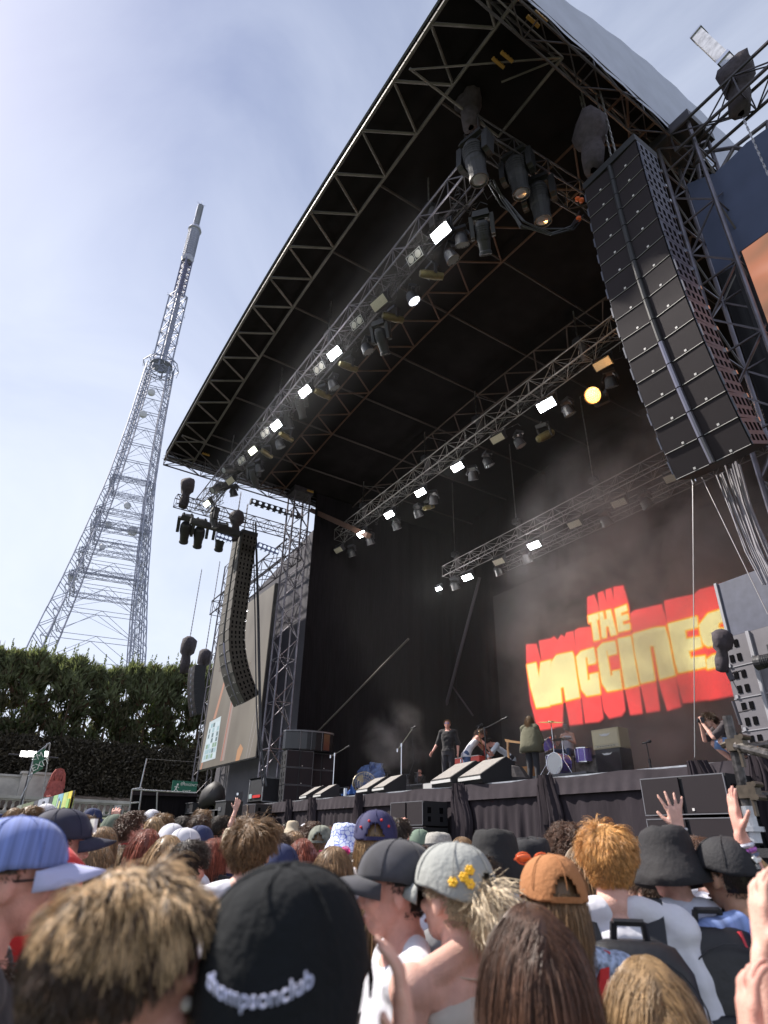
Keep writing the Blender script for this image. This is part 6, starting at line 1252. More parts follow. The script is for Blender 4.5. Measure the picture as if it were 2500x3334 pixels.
def shirt_mesh(J, m, parent, voxel=.011, sleeve=0.62, g=.013, tank=False, low=0, name='shirt', collar=False, hang=True):
    b = MB(); R = torso_rings(J, g, bottom=low)
    R[-1] = (R[-1][0]-V3(0, 0, .02), .070, .070)
    if hang: R[0] = (R[0][0], R[1][1]+.012, R[1][2]+.008)
    if tank: R = R[:-2]+[(R[-2][0]-V3(0, 0, .01), .10, .085)]
    loft(b, R)
    for k in 'LR':
        sh, el, wr = J['sh'+k], J['el'+k], J['wr'+k]
        if not tank: capsule(b, J['neck'].lerp(J['head'], .10)+V3(-.06 if k == 'L' else .06, -.03, 0), sh+V3(0, -.01, .012), .030+g, .040+g)
        if not tank:
            capsule(b, J['chest'].lerp(J['neck'], .55), sh, .065+g, .055+g); ell(b, sh, (.062+g, .062+g, .062+g))
            if sleeve <= 1: e = sh.lerp(el, sleeve); capsule(b, sh, e, .052+g, .052+g*1.5)
            else: capsule(b, sh, el, .052+g, .043+g); capsule(b, el, el.lerp(wr, sleeve-1), .043+g, .032+g)
    if collar: capsule(b, J['neck']+V3(-.03, -.02, .0), J['neck']+V3(.03, -.02, .0), .060, .060)
    return remesh(b, name, m, voxel, 2, parent)
def trouser_mesh(J, m, parent, voxel=.013, g=.010, full=1.0, name='trousers'):
    b = MB(); R = torso_rings(J, g)[:3]; loft(b, R)
    for k in 'LR':
        hp, kn, an = J['hp'+k], J['kn'+k], J['an'+k]; 
        if full >= 1: capsule(b, hp, kn, .090+g, .062+g); capsule(b, kn, an+V3(0, 0, .02), .060+g, .050+g)
        else: capsule(b, hp, hp.lerp(kn, full), .092+g, .078+g*1.6)
    return remesh(b, name, m, voxel, 2, parent)
def shoes_mesh(J, m, parent):
    b = MB()
    for k in 'LR': an = J['an'+k]; ft = J['ft'+k] or V3(0, 1, 0); capsule(b, an+V3(0, 0, -.04)-ft*.035, an+V3(0, 0, -.05)+ft*.17, .044, .036)
    return b.build('shoes', m, parent, smooth=True)
# ---- hair
HC = {}
def hair_mats(c):
    if c not in HC:
        base = {'brown': (.050, .027, .015), 'dark': (.022, .014, .010), 'blond': (.36, .25, .13), 'ginger': (.50, .255, .085), 'light': (.20, .12, .06), 'auburn': (.18, .045, .025), 'red': (.25, .03, .02), 'sandy': (.15, .085, .038), 'platinum': (.50, .40, .27), 'chestnut': (.085, .042, .026), 'fair': (.28, .18, .09), 'bleached_lit': (.50, .34, .19)}[c]
        def hm(n, f): return mat('%s hair %s' % (c, n), tuple(min(.9, x*f) for x in base), .42, spec=.45, var=.25, scale=25)
        HC[c] = [hm('mid', 1.0), hm('light', 1.45), hm('deep', .66)]
    return HC[c]
HR = (.081, .101, .100); HCN = (0, -.008, .018)
def region(D, line=0.30, nape=-.80):
    """which scalp directions carry hair; D unit vectors in head frame (x right, y forward, z up)"""
    x, y, z = D[:, 0], D[:, 1], D[:, 2]; f = np.clip((y+.15)/.75, 0, 1); lim = nape*(1-f)+line*f+0.15*f; lim = np.where((np.abs(x) > .75) & (y > -.25), np.maximum(lim, -.15), lim); return z > lim
def hair(M, color, style, n, length, parent, seed=0, width=.003, puff=0.0, segs=5, line=.36, curl=0.0, name='hair', fwd=0.35, part=0.0, shell=True, noise=.35, floor=None, under=False, zmin=-2, mixw=(.55, .28)):
    width = width*.42; n = int(n*1.7) if n > 400 else n
    r = np.random.RandomState(seed); D = r.normal(0, 1, (n*3, 3)); D /= np.linalg.norm(D, axis=1)[:, None]; D = D[region(D, line) & (D[:, 2] < (.22 if under else 2)) & (D[:, 2] > zmin)][:n]; n = len(D)
    rad = np.array(HR); P = D*rad+np.array(HCN); Nn = D/rad; Nn /= np.linalg.norm(Nn, axis=1)[:, None]
    ln = length*(0.55+0.6*r.rand(n)); ln = ln*(np.clip(.50+.75*D[:, 2]+.1*D[:, 1], .22, 1.15) if style in ('messy', 'short') and length < .15 else 1); crown = np.array([0.02, -.45, .9]); away = D-crown*(D@crown)[:, None]; away /= (np.linalg.norm(away, axis=1)[:, None]+1e-6)
    clump = np.sin(D@np.array([9., 7, 5])+seed)*np.cos(D@np.array([-6., 11, 4])+2*seed); pt = [P.copy()]
    if style in ('short', 'messy', 'curly'):
        fx = lambda a, b: np.sin(D@np.array(a)+seed+b); fld = np.stack([fx([7, 3, 5], 0)*fx([-4, 9, 2], 1), fx([3, -8, 6], 2)*fx([8, 2, -5], 3), fx([-6, 5, 7], 4)*fx([2, 7, 9], 5)], 1); fl2 = np.stack([fx([19, 8, 14], 0), fx([9, -21, 16], 2), fx([-16, 14, 19], 4)], 1)
        flow = away*0.9+np.array([0, fwd, -.15]); d = Nn*(0.06+puff*6)+flow*.8+r.normal(0, noise*.30, (n, 3))+(fld*.55+fl2*.22)*((.9 if style != 'short' else .35)*np.clip(.45+.8*D[:, 2], .3, 1))[:, None]
    else:
        side = np.sign(D[:, 0]-part+r.normal(0, .08, n)); d = Nn*.35+np.stack([side*.9*(D[:, 2] > .2), -.35*np.ones(n), -.3*np.ones(n)], 1)+r.normal(0, .10, (n, 3))
    d /= np.linalg.norm(d, axis=1)[:, None]; p = P+Nn*puff*.4; ph = r.rand(n)*6.28; U = np.cross(d, r.normal(0, 1, (n, 3))); U /= np.linalg.norm(U, axis=1)[:, None]; Wv = np.cross(d, U); Mi = np.array(M.to_3x3()); dn = np.linalg.inv(Mi)@np.array([0, 0, -1.0])
    for s in range(segs):
        t = (s+1)/segs
        if style in ('long', 'bob'):
            d = d*.55+dn*.75*(0.6+t)+r.normal(0, .05+.03*(style == 'bob'), (n, 3))
        elif style == 'messy': d = d+dn*(.42*t+.08)+fl2[:, ::-1]*.12*math.sin(3*t+seed)+r.normal(0, .045, (n, 3))
        else: d = d+dn*.26*t+r.normal(0, .07, (n, 3))
        d /= np.linalg.norm(d, axis=1)[:, None]; q = p+d*(ln/segs)[:, None]
        if curl: q = q+(U*np.cos(ph+t*9)[:, None]+Wv*np.sin(ph+t*9)[:, None])*curl
        # keep outside the head and off the neck / shoulders
        for (c, rr) in ((np.array(HCN), rad*1.03+puff*.5), (np.array([0, -.015, -.16]), np.array([.072, .075, .13]))):
            e = (q-c)/rr; k = np.linalg.norm(e, axis=1); ins = k < 1; q[ins] = c+e[ins]/k[ins][:, None]*rr
        if style in ('long',):
            low = q@dn > .13; q[low, 1] = np.minimum(q[low, 1], -.075-.03*r.rand(low.sum()))
        p = q; pt.append(p.copy())
    pts = np.stack(pt, 1); m = segs+1; w = width*(0.6+.8*r.rand(n)); V = np.zeros((n, m, 3, 3))
    dirs = np.gradient(pts, axis=1); dirs /= np.linalg.norm(dirs, axis=2)[:, :, None]+1e-9; a = np.cross(dirs, np.repeat(Nn[:, None, :], m, 1)+.01); a /= np.linalg.norm(a, axis=2)[:, :, None]+1e-9; c2 = np.cross(dirs, a)
    for k in range(3):
        an = 2.094*k; taper = (1-.75*(np.arange(m)/(m-1))**2)[None, :, None]; V[:, :, k] = pts+(a*math.cos(an)*1.5+c2*math.sin(an)*.7)*w[:, None, None]*taper
    idx = np.arange(n*m*3).reshape(n, m, 3); F = []
    for k in range(3): k2 = (k+1) % 3; F.append(np.stack([idx[:, :-1, k], idx[:, :-1, k2], idx[:, 1:, k2], idx[:, 1:, k]], -1).reshape(-1, 4))
    F = np.concatenate(F); u = r.rand(n); mi = np.where(u < mixw[0], 0, np.where(u < mixw[0]+mixw[1], 1, 2)); mi = np.concatenate([np.repeat(mi, m-1)]*3)
    V = V.reshape(-1, 3)
    if shell:
        A = np.linspace(0, 2*np.pi, 37)[:-1]; Bt = np.linspace(.02, np.pi-.02, 19); G = np.array([[math.sin(t)*math.cos(a), math.sin(t)*math.sin(a), math.cos(t)] for t in Bt for a in A]); ok = region(G, line+.05, -.72)
        SV = G*(rad*1.015+puff*.45)+np.array(HCN); SF = []
        for j in range(18):
            for i in range(36):
                q4 = [j*36+i, (j+1)*36+i, (j+1)*36+(i+1) % 36, j*36+(i+1) % 36]
                if all(ok[x] for x in q4): SF.append(q4)
        if SF: o0 = len(V); V = np.concatenate([V, SV]); F = np.concatenate([F, np.array(SF)+o0]); mi = np.concatenate([mi, np.full(len(SF), 2)])
    Vw = V@Mi.T+np.array(M.translation)
    return np_mesh(name, Vw, F, hair_mats(color), mi, parent, smooth=True)
# ---- hats (built in the head frame)
def hm_frame(M, tilt=0, yaw=0): return M @ Euler((R_(tilt), 0, R_(yaw))).to_matrix().to_4x4()
def cap(M, m, parent, yaw=0, tilt=-4, brim=None, opening=False, seam=None, big=1.0, n=40, brimlen=.075, name='cap', strap=None, drop=.02):
    T = hm_frame(M, tilt, yaw); e_ = [(0.0, 0), (0.35, .3), (.62, .56), (.82, .80), (.93, .92), (1, 1)]; z0 = .028; h = .098*big; rx, ry = .090*big, .110*big
    V = []; rows = 14 if n < 60 else 26
    for j in range(rows+1):
        t = j/rows*math.pi/2
        for i in range(n):
            a = 2*math.pi*i/n; rr = math.cos(t)**.80; k = 1+0.012*math.cos(6*a)*math.sin(2*t); V.append(T @ V3(rx*rr*math.cos(a)*k, (ry*rr*math.sin(a))*k-.008, z0-drop*(math.cos(t))**4*max(0, min(1, -math.sin(a)*1.6))+h*math.sin(t)**.95))
    F = []
    for j in range(rows):
        for i in range(n):
            a = 2*math.pi*(i+.5)/n-1.5*math.pi; 
            if opening and j > 0 and ((((2*math.pi*(i+.5)/n-1.5*math.pi+math.pi) % (2*math.pi))-math.pi)/.42)**2+((j+.2)/(rows*.34))**2 < 1: continue
            F.append((j*n+i, j*n+(i+1) % n, (j+1)*n+(i+1) % n, (j+1)*n+i))
    b = MB(); b.add(V, F); o = b.build(name, m, parent, smooth=True); md = o.modifiers.new('t', 'SOLIDIFY'); md.thickness = .0025; md.offset = 1
    b = MB()
    for k in range(6):
        a = math.pi/6+k*math.pi/3; pts = [T @ V3((rx+.0035)*math.cos(t)**.8*math.cos(a), (ry+.0035)*math.cos(t)**.8*math.sin(a)-.008, z0+(h+.003)*math.sin(t)**.95) for t in np.linspace(.1, 1.5, 9)]; b.path(pts, .0016, 4)
    ell(b, T @ V3(0, -.008, z0+h+.002), (.008, .008, .005), n=8); b.build('seams', seam or m, o)
    # brim
    V = []; nb = 18
    for j in range(4):
        for i in range(nb+1):
            a = R_(28)+R_(124)*i/nb; x = (rx+.002)*math.cos(a); y = (ry+.002)*math.sin(a)-.008; u = j/3; ext = brimlen*big*u*math.sin(math.pi*i/nb)**.55; V.append(T @ V3(x*(1+.02*u), y+ext, z0+.004-.018*u-(x/rx)**2*.030*u-.012*(x/rx)**2))
    b = MB(); b.add(V, [(j*(nb+1)+i, j*(nb+1)+i+1, (j+1)*(nb+1)+i+1, (j+1)*(nb+1)+i) for j in range(3) for i in range(nb)]); br_ = b.build('brim', brim or m, o, smooth=True); md = br_.modifiers.new('t', 'SOLIDIFY'); md.thickness = .004
    if opening or strap:
        b = MB(); pts = [T @ V3((rx+.002)*math.cos(a), (ry+.002)*math.sin(a)-.008, z0-drop+.006) for a in np.linspace(-math.pi/2-.5, -math.pi/2+.5, 9)]
        for p, q in zip(pts, pts[1:]): b.box((p+q)/2, ((q-p).length*1.1, .004, .016), rot=(q-p).to_track_quat('X', 'Z').to_matrix())
        b.build('strap', strap or m, o)
    return o, T, (rx, ry, z0, h)
def bucket(M, m, parent, tilt=-3, big=1.0, band=None, flare=1.0, n=44, name='bucket_hat', seed=0):
    T = hm_frame(M, tilt); r_ = random.Random(seed); prof = [(.172, -.062), (.150, -.026), (.114, .018), (.101, .040), (.098, .070), (.092, .108), (.080, .128), (.050, .136), (.0, .138)]
    prof = [(a*big*(flare if i < 2 else 1), z) for i, (a, z) in enumerate(prof)]; V = []
    for i, (a, z) in enumerate(prof):
        for k in range(n): t = 2*math.pi*k/n; w = (1+.035*math.sin(3*t+seed)+.02*math.sin(7*t)) if i < 2 else 1+.01*math.sin(5*t+seed+i); V.append(T @ V3(a*w*.93*math.cos(t), a*w*1.06*math.sin(t)-.006, z+(.010*math.sin(2*t+seed) if i < 2 else 0.004*math.sin(4*t+i))))
    b = MB(); b.add(V, [(j*n+k, j*n+(k+1) % n, (j+1)*n+(k+1) % n, (j+1)*n+k) for j in range(len(prof)-1) for k in range(n)]); o = b.build(name, m, parent, smooth=True); md = o.modifiers.new('t', 'SOLIDIFY'); md.thickness = .003
    if band: b = MB(); b.lathe([(.1045*big, .036), (.1025*big, .062)], n, M=T @ Matrix.Translation((0, -.006, 0)) @ Matrix.Diagonal((.93, 1.06, 1, 1)), cap=False); b.build('hat_band', band, o)
    return o, T
m_skins = [mat('fair skin', (.62, .36, .29), .55, sss=.08, var=.13, scale=22, bump=.25, bscale=260), mat('rosy skin', (.62, .31, .25), .55, sss=.08, var=.15, scale=20, bump=.25, bscale=260), mat('tan skin', (.42, .235, .155), .5, sss=.1, var=.1, scale=9), mat('olive skin', (.33, .18, .115), .5, sss=.1, var=.1, scale=9)]
def cloth(n, c, **k): return mat(n+' cotton', c, .9, var=k.get('var', .10), scale=k.get('scale', 4), bump=.9, bscale=8, sheen=.1)
m_wt = cloth('white', (.62, .62, .68)); m_bt = cloth('black', (.018, .018, .02)); m_gt = cloth('grey', (.16, .16, .17)); m_rt = cloth('red', (.50, .025, .025)); m_nt = cloth('navy', (.025, .035, .10)); m_blt = cloth('pale blue', (.22, .30, .50)); m_grt = cloth('green', (.05, .11, .06)); m_pk = cloth('pink', (.50, .20, .22)); m_yt = cloth('mustard', (.42, .27, .05)); m_ol = cloth('olive', (.12, .115, .075)); m_jean = cloth('denim', (.07, .11, .22)); m_dk = cloth('charcoal', (.03, .03, .036))
PEOPLE = []
def yaw_of(fx, fy): return math.atan2(-fx, fy)
VW = Vector((-.745, .471, 0)).normalized(); RT = Vector((.54, .84, 0)).normalized()
def facing(v, r): d = VW*v+RT*r; return yaw_of(d.x, d.y)
def person(label, head_at, yaw, s=1.0, J=None, skin=0, voxel=.011, top=None, top_kw=None, legs=None, leg_kw=None, face=True, group=None, name='person', **kw):
    J = J or base_joints(); h = J['head']; R = Matrix.Rotation(yaw, 3, 'Z'); loc = Vector(head_at)-R @ (h*s); e = empty(name, loc, yaw, label=label, cat='person', group=group); e.scale = (s,)*3
    o, M = body_mesh(J, m_skins[skin] if isinstance(skin, int) else skin, voxel, e, face=face, **kw)
    if top: shirt_mesh(J, top, e, voxel=max(.009, voxel), **(top_kw or {}))
    trouser_mesh(J, legs or m_jean, e, **(leg_kw or {})); shoes_mesh(J, m_dk, e); PEOPLE.append((e, loc)); return e, M, J
def glasses(M, parent, m, on='eyes', color=None, lens=None):
    b = MB(); z, y, tz = (.006, .094, 0) if on == 'eyes' else (.098, .052, .0)
    ln = MB()
    for s in (-1, 1):
        c = V3(.033*s, y, z); 
        if on == 'eyes': ell(ln, M @ c, (.024, .004, .017), M.to_3x3(), 12)
        else: ell(ln, M @ c, (.027, .012, .016), M.to_3x3() @ Euler((R_(50), 0, 0)).to_matrix(), 12)
        b.path([M @ V3(.033*s+.026*math.cos(a), y+.004, z+.018*math.sin(a)) for a in np.linspace(0, 6.283, 13)], .0022, 5); b.tube(M @ V3(.056*s, y-.004, z+.004), M @ V3(.082*s, -.01 if on == 'eyes' else .0, z-.004), .0025, 5)
    b.tube(M @ V3(-.01, y+.004, z), M @ V3(.01, y+.004, z), .0025, 5); fr_ = b.build('sunglasses', m, parent); ln.build('lenses', lens or mat('dark lens', (.02, .025, .04), .08), fr_, smooth=True); return fr_
def backpack(parent, m, J, s=1.0, logo=None, h=.46, w=.30):
    c = J['chest']+V3(0, -.20, -.115); b = MB(); rings = []
    for t, a, d in ((-.5, .80, .75), (-.46, .95, .95), (-.2, 1, 1.05), (.1, 1, 1), (.35, .92, .9), (.47, .70, .7), (.5, .45, .45)): rings.append((c+V3(0, .03*t, h*t), w/2*a, .085*d))
    loft(b, rings, 26); o = b.build('backpack', m, parent, smooth=True); b = MB(); rings = [(c+V3(0, -.070, h*t), w/2*a*.82, .045*d) for t, a, d in ((-.42, .85, .8), (-.36, 1, 1), (0.0, 1, 1), (.08, .9, .8), (.10, .7, .5))]; loft(b, rings, 22); b.build('front_pocket', m, o, smooth=True)
    for s_ in (-1, 1):
        b = MB(); pts = [c+V3(.09*s_, .07, h*.40), J['sh'+('L' if s_ < 0 else 'R')]+V3(-.06*s_, -.03, .085), J['sh'+('L' if s_ < 0 else 'R')]+V3(-.055*s_, .085, .02), J['chest']+V3(.12*s_, .15, -.12), c+V3(.13*s_, .10, -h*.40)]
        for p, q in zip(pts, pts[1:]): b.box((p+q)/2, ((q-p).length*1.12, .055, .014), rot=(q-p).to_track_quat('X', 'Z').to_matrix() @ Matrix.Rotation(0, 3, 'X'))
        b.build('shoulder_strap', m, o)
    b = MB(); b.path([c+V3(-.05, .03, h*.49), c+V3(-.045, .02, h*.49+.05), c+V3(.045, .02, h*.49+.05), c+V3(.05, .03, h*.49)], .011, 6); b.build('grab_handle', m, o)
    b = MB(); b.path([c+V3(w/2*math.cos(a)*.98, -.085+.04*abs(math.cos(a)), h*.34*math.sin(a)+.05) for a in np.linspace(0, math.pi, 12)], .0028, 4); b.build('zip', m_dk, o); b = MB(); b.tube(c+V3(.10, -.09, .03), c+V3(.10, -.10, -.03), .006, 5); b.build('zip_pull', m_chrome if logo else m_gt, o)
    return o
# ================================================================== THE CROWD, NEAR FIGURES
TX = {}
def arms(J, L=None, R=None):
    for k, v in (('L', L), ('R', R)):
        if v: J['el'+k], J['wr'+k] = V3(*v[0]), V3(*v[1]); 
        if v and len(v) > 2: J['hd'+k] = V3(*v[2])
        if v and len(v) > 3: J['np'+k] = V3(*v[3])
    return J
def at(px, py, D):
    r_ = ray(px, py); return Vector(CP+r_*D/float(-(r_@CR[:, 2])))
G1 = 'people in the crowd before the stage'
fine = .007
# 1 profile man in blue striped cap, left edge
e, M, J = person('man in blue striped cap with pale brim and sunglasses, in profile at the left edge', at(35, 2870, 1.45), facing(.45, .95), 1.0, skin=1, voxel=fine, top=m_dk, group=G1)
m_strip = mat('blue striped cotton', (.14, .19, .44), .85, var=.35, scale=1.0, stretch=(1, 160, 1), sheen=.1)
hair(M, 'chestnut', 'short', 900, .03, e, 1, .002, line=.45); cap(M, m_strip, e, brim=mat('pale lilac cotton', (.42, .44, .66), .8), big=1.08, tilt=2, brimlen=.085); glasses(M, e, m_black)
# 2 dark cap behind
e, M, J = person('man in navy and black cap with white front patch, behind the striped cap man', at(190, 2760, 2.5), facing(.6, .8), 1.02, skin=1, voxel=.009, top=m_bt, group=G1)
hair(M, 'dark', 'short', 500, .03, e, 2, .003, under=True); c_, T_, D_ = cap(M, mat('navy black cap', (.018, .02, .045), .8, var=.3, scale=8), e, big=1.12, tilt=3, brimlen=.09); b = MB(); b.box(T_ @ V3(.02, .112, .075), (.07, .012, .05), rot=T_.to_3x3()); b.build('cap_patch', m_white, c_)
# 3 red shirt
e, M, J = person('person in bright red hooded top between the striped cap and the big fuzzy hair', at(150, 2905, 1.9), facing(.7, .6), .93, skin=1, voxel=.010, top=m_rt, top_kw=dict(sleeve=1.8, collar=True), group=G1)
b = MB(); loft(b, [(J['neck']+V3(0, -.02, -.06), .13, .10), (J['neck']+V3(0, -.03, .05), .12, .11), (J['head']+V3(0, -.03, 0), .12, .13), (J['head']+V3(0, -.02, .08), .10, .12), (J['head']+V3(0, -.01, .13), .04, .05)]); b.build('hood', m_rt, e, smooth=True)
e, M, J = person('person in plain black top cut off by the left edge, lowest in the photo', at(-110, 3330, 1.3), facing(.8, .4), .9, skin=0, voxel=.010, top=m_bt, top_kw=dict(sleeve=.9), group=G1); hair(M, 'brown', 'messy', 700, .06, e, 4, .003)
# 5 big fuzzy hair, very near
J = base_joints(); J['hf'] = V3(.0, 1, -.12); J['hu'] = V3(.12, 0, 1)
e, M, J = person('very near man with thick fuzzy brown hair, fairer and sunlit on top, filling the lower left', at(400, 3225, .79), facing(.22, .98), 1.03, J=J, skin=1, voxel=.006, top=m_gt, group=G1)
hair(M, 'brown', 'messy', 9000, .050, e, 5, .0020, puff=.014, segs=6, noise=.45, fwd=.1, line=.42, mixw=(.5, .2))
hair(M, 'bleached_lit', 'messy', 6000, .055, e, 55, .0018, puff=.016, segs=6, noise=.5, fwd=.1, line=.5, zmin=.42, shell=False, name='bleached_lit_hair_tips', mixw=(.5, .35))  # paler strands on top: bleached hair plus sunlight put into the colour
# 6 black cap, very near
J = base_joints(); J['hf'] = V3(-.02, 1, .30); J['wide'] = 1.05
e, M, J = person('very near person in plain black cap with blurred white script across its back', at(925, 3235, .80), facing(.93, .22), 1.0, J=J, skin=0, voxel=.006, top=m_bt, group=G1)
hair(M, 'sandy', 'long', 1500, .20, e, 6, .0025, segs=7, line=.5, under=True)
c_, T_, (rx, ry, z0, h_) = cap(M, mat('black brushed cotton', (.0065, .008, .0105), .9, bump=.3, bscale=60, spec=.25), e, big=1.20, tilt=-6, brimlen=.075, n=60, drop=.10)
tm = text_mesh('cap_lettering', 'thompsonclub', .026, mat('lilac white thread', (.55, .58, .80), .7), c_, Matrix.Identity(4), ext=.0012)
for v in tm.data.vertices:
    x, y, z = v.co; a = -math.pi/2+(x+.018)/rx*.85; zz = y*.95+2.4*x*x+.014; t = max(0, zz/h_); rr = math.cos(min(1.4, t))**.8; v.co = T_ @ V3((rx+.003+z)*rr*math.cos(a), (ry+.003+z)*rr*math.sin(a)-.008, z0+.004+zz)
# 7 messy brown-blond hair
e, M, J = person('person with big messy light brown hair right of the fuzzy haired man', at(815, 2775, 2.7), facing(.95, .1), 1.03, skin=0, voxel=.010, top=m_wt, group=G1); hair(M, 'sandy', 'messy', 2600, .085, e, 7, .0028, puff=.014, segs=6, noise=.3, mixw=(.5, .35))
# 8 blue white bucket
mb = bpy.data.materials.new('blue white floral print'); mb.use_nodes = True; t_ = mb.node_tree; vr = t_.nodes.new('ShaderNodeTexVoronoi'); vr.feature = 'DISTANCE_TO_EDGE'; vr.inputs['Scale'].default_value = 32; cr_ = t_.nodes.new('ShaderNodeValToRGB'); cr_.color_ramp.elements[0].position = .03; cr_.color_ramp.elements[0].color = (.10, .14, .50, 1); cr_.color_ramp.elements[1].position = .09; cr_.color_ramp.elements[1].color = (.60, .66, .85, 1); tcc = t_.nodes.new('ShaderNodeTexCoord'); t_.links.new(tcc.outputs['Object'], vr.inputs['Vector']); t_.links.new(vr.outputs['Distance'], cr_.inputs[0]); t_.links.new(cr_.outputs[0], t_.nodes['Principled BSDF'].inputs['Base Color']); t_.nodes['Principled BSDF'].inputs['Roughness'].default_value = .9
e, M, J = person('person in white bucket hat with blue floral print', at(1122, 2752, 4.3), facing(1, .0), .98, skin=0, voxel=.012, top=m_blt, group=G1); hair(M, 'light', 'bob', 300, .12, e, 8, .004, under=True); bucket(M, mb, e, big=1.12, flare=.92, seed=3)
# pink sunglasses
e, M, J = person('light brown haired woman with pink sunglasses pushed up, left of the grey cap man', at(1085, 2845, 2.9), facing(.9, .35), .97, skin=1, voxel=.011, top=m_pk, group=G1); hair(M, 'light', 'bob', 900, .16, e, 9, .003); glasses(M, e, mat('pink plastic', (.75, .05, .25), .3), 'top', lens=mat('pink lens', (.5, .05, .2), .1))
# 9 navy cap, red dots, backwards
e, M, J = person('person in navy cap with red dots worn over fair hair', at(1222, 2745, 3.1), facing(.95, .15), 1.03, skin=0, voxel=.011, top=m_wt, group=G1); hair(M, 'fair', 'bob', 900, .13, e, 10, .003, under=True)
c_, T_, (rx, ry, z0, h_) = cap(M, mat('deep navy cap', (.022, .022, .085), .8, var=.2, scale=8), e, big=1.16, tilt=-2, opening=True, yaw=8, n=72); b = MB()
for a, t in ((-1.9, .55), (-1.25, .6), (-.9, .35), (-2.3, .3)): ell(b, T_ @ V3((rx+.003)*math.cos(t)**.8*math.cos(a), (ry+.003)*math.cos(t)**.8*math.sin(a)-.008, z0+(h_+.002)*math.sin(t)), (.006, .006, .006), n=8)
b.build('red_dots', mat('red thread', (.7, .03, .03), .6), c_)
# 10 grey black cap, smiling face in profile to the left
J = base_joints(); J['hf'] = V3(0, 1, -.06); 
e, M, J = person('smiling young man in washed black cap, face turned left', at(1285, 2905, 1.85), facing(-.10, -1.0), 1.0, J=J, skin=1, voxel=.006, top=m_wt, group=G1); hair(M, 'dark', 'short', 900, .035, e, 11, .0025, line=.55, under=True); cap(M, mat('washed black cotton', (.045, .045, .055), .9, var=.35, scale=14, sheen=.1), e, big=1.12, tilt=7, brimlen=.080)
b = MB(); ell(b, M @ V3(0, .0985, -.064), (.019, .003, .005), M.to_3x3(), 10); b.build('teeth', mat('teeth', (.75, .72, .65), .3), e)
b = MB(); b.path([J['shL']+V3(.05, -.03, .07), J['chest']+V3(-.02, .14, 0), J['waist']+V3(.10, .14, 0)], .016, 5); b.path([J['shL']+V3(.05, -.03, .07), J['chest']+V3(-.02, -.14, 0), J['waist']+V3(.10, -.13, 0)], .016, 5); b.build('bag_strap', m_black, e)
# 11 flower cap woman
J = base_joints(); J['hf'] = V3(-.1, 1, .03); J['wide'] = .92
e, M, J = person('woman in pale grey cap with yellow flowers, blond ponytail and bare back', at(1475, 2925, 1.75), facing(.80, -.62), .97, J=J, skin=0, voxel=.006, top=cloth('cream', (.50, .47, .42)), top_kw=dict(tank=True, g=.006, low=0), group=G1)
hair(M, 'platinum', 'short', 1700, .035, e, 12, .0016, mixw=(.4, .3), under=True, puff=.003); c_, T_, (rx, ry, z0, h_) = cap(M, mat('pale grey washed cotton', (.30, .31, .30), .9, var=.12, scale=12, bump=.3, bscale=50), e, big=1.17, tilt=3, opening=True, n=72, seam=mat('grey seam', (.22, .23, .23), .9))
mf_ = mat('yellow flower', (.85, .48, .02), .6)
for i, (a, t) in enumerate(((-2.35, .35), (-2.18, .52), (-2.6, .22), (-2.2, .22))):
    c = V3((rx+.004)*math.cos(t)**.8*math.cos(a), (ry+.004)*math.cos(t)**.8*math.sin(a)-.008, z0+(h_)*math.sin(t)); nr = V3(math.cos(a), math.sin(a), .5).normalized(); q = nr.to_track_quat('Z', 'Y').to_matrix(); b = MB()
    for k in range(6): ell(b, T_ @ (c+q @ V3(.0085*math.cos(k*1.047), .0085*math.sin(k*1.047), 0)), (.0062, .0062, .003), T_.to_3x3() @ q, 8)
    ell(b, T_ @ (c+nr*.003), (.005, .005, .003), T_.to_3x3() @ q, 8); b.build('flower', mf_, c_)
# ponytail / loose bun
r = np.random.RandomState(4); n = 4200; a = r.rand(n)*6.28; base = np.array([.0, -.125, -.01]); V = []; F = []
P0 = base+r.normal(0, .012, (n, 3)); d = np.stack([np.cos(a)*.55, -.55+.5*np.sin(a), .25+.6*r.normal(0, 1, n)], 1); d /= np.linalg.norm(d, axis=1)[:, None]; pts = [P0]; p = P0
for s_ in range(6): d = d+np.array([0, -.05, -.42])+r.normal(0, .25, (n, 3)); d /= np.linalg.norm(d, axis=1)[:, None]; p = p+d*(.013+.009*r.rand(n))[:, None]; pts.append(p)
pts = np.stack(pts, 1); w = .0007; up_ = np.array([w, 0, w]); V = np.stack([pts+up_, pts-up_], 2).reshape(-1, 3); idx = np.arange(n*7*2).reshape(n, 7, 2); F = np.stack([idx[:, :-1, 0], idx[:, :-1, 1], idx[:, 1:, 1], idx[:, 1:, 0]], -1).reshape(-1, 4); Mi = np.array(M.to_3x3()); np_mesh('ponytail', V@Mi.T+np.array(M.translation), F, hair_mats('platinum'), np.repeat((r.rand(n)*1.6).astype(int), 6), e)
b = MB(); T2 = M @ Matrix.Translation((0, -.118, -.005)) @ Matrix.Rotation(math.pi/2, 4, 'X'); b.lathe([(.018+.012*abs(math.cos(t)), .014*math.sin(t)) for t in np.linspace(0, 6.283, 9)], 16, M=T2, cap=False); b.build('scrunchie', mat('pink floral scrunchie', (.65, .22, .28), .8, var=.5, scale=40), e)
b = MB(); b.path([J['neck']+V3(.075*math.cos(t), .075*math.sin(t)-.01, -.015+.01*math.sin(t)) for t in np.linspace(0, 6.283, 20)], .0022, 5); b.build('necklace', mat('pale beads', (.6, .5, .4), .3), e)
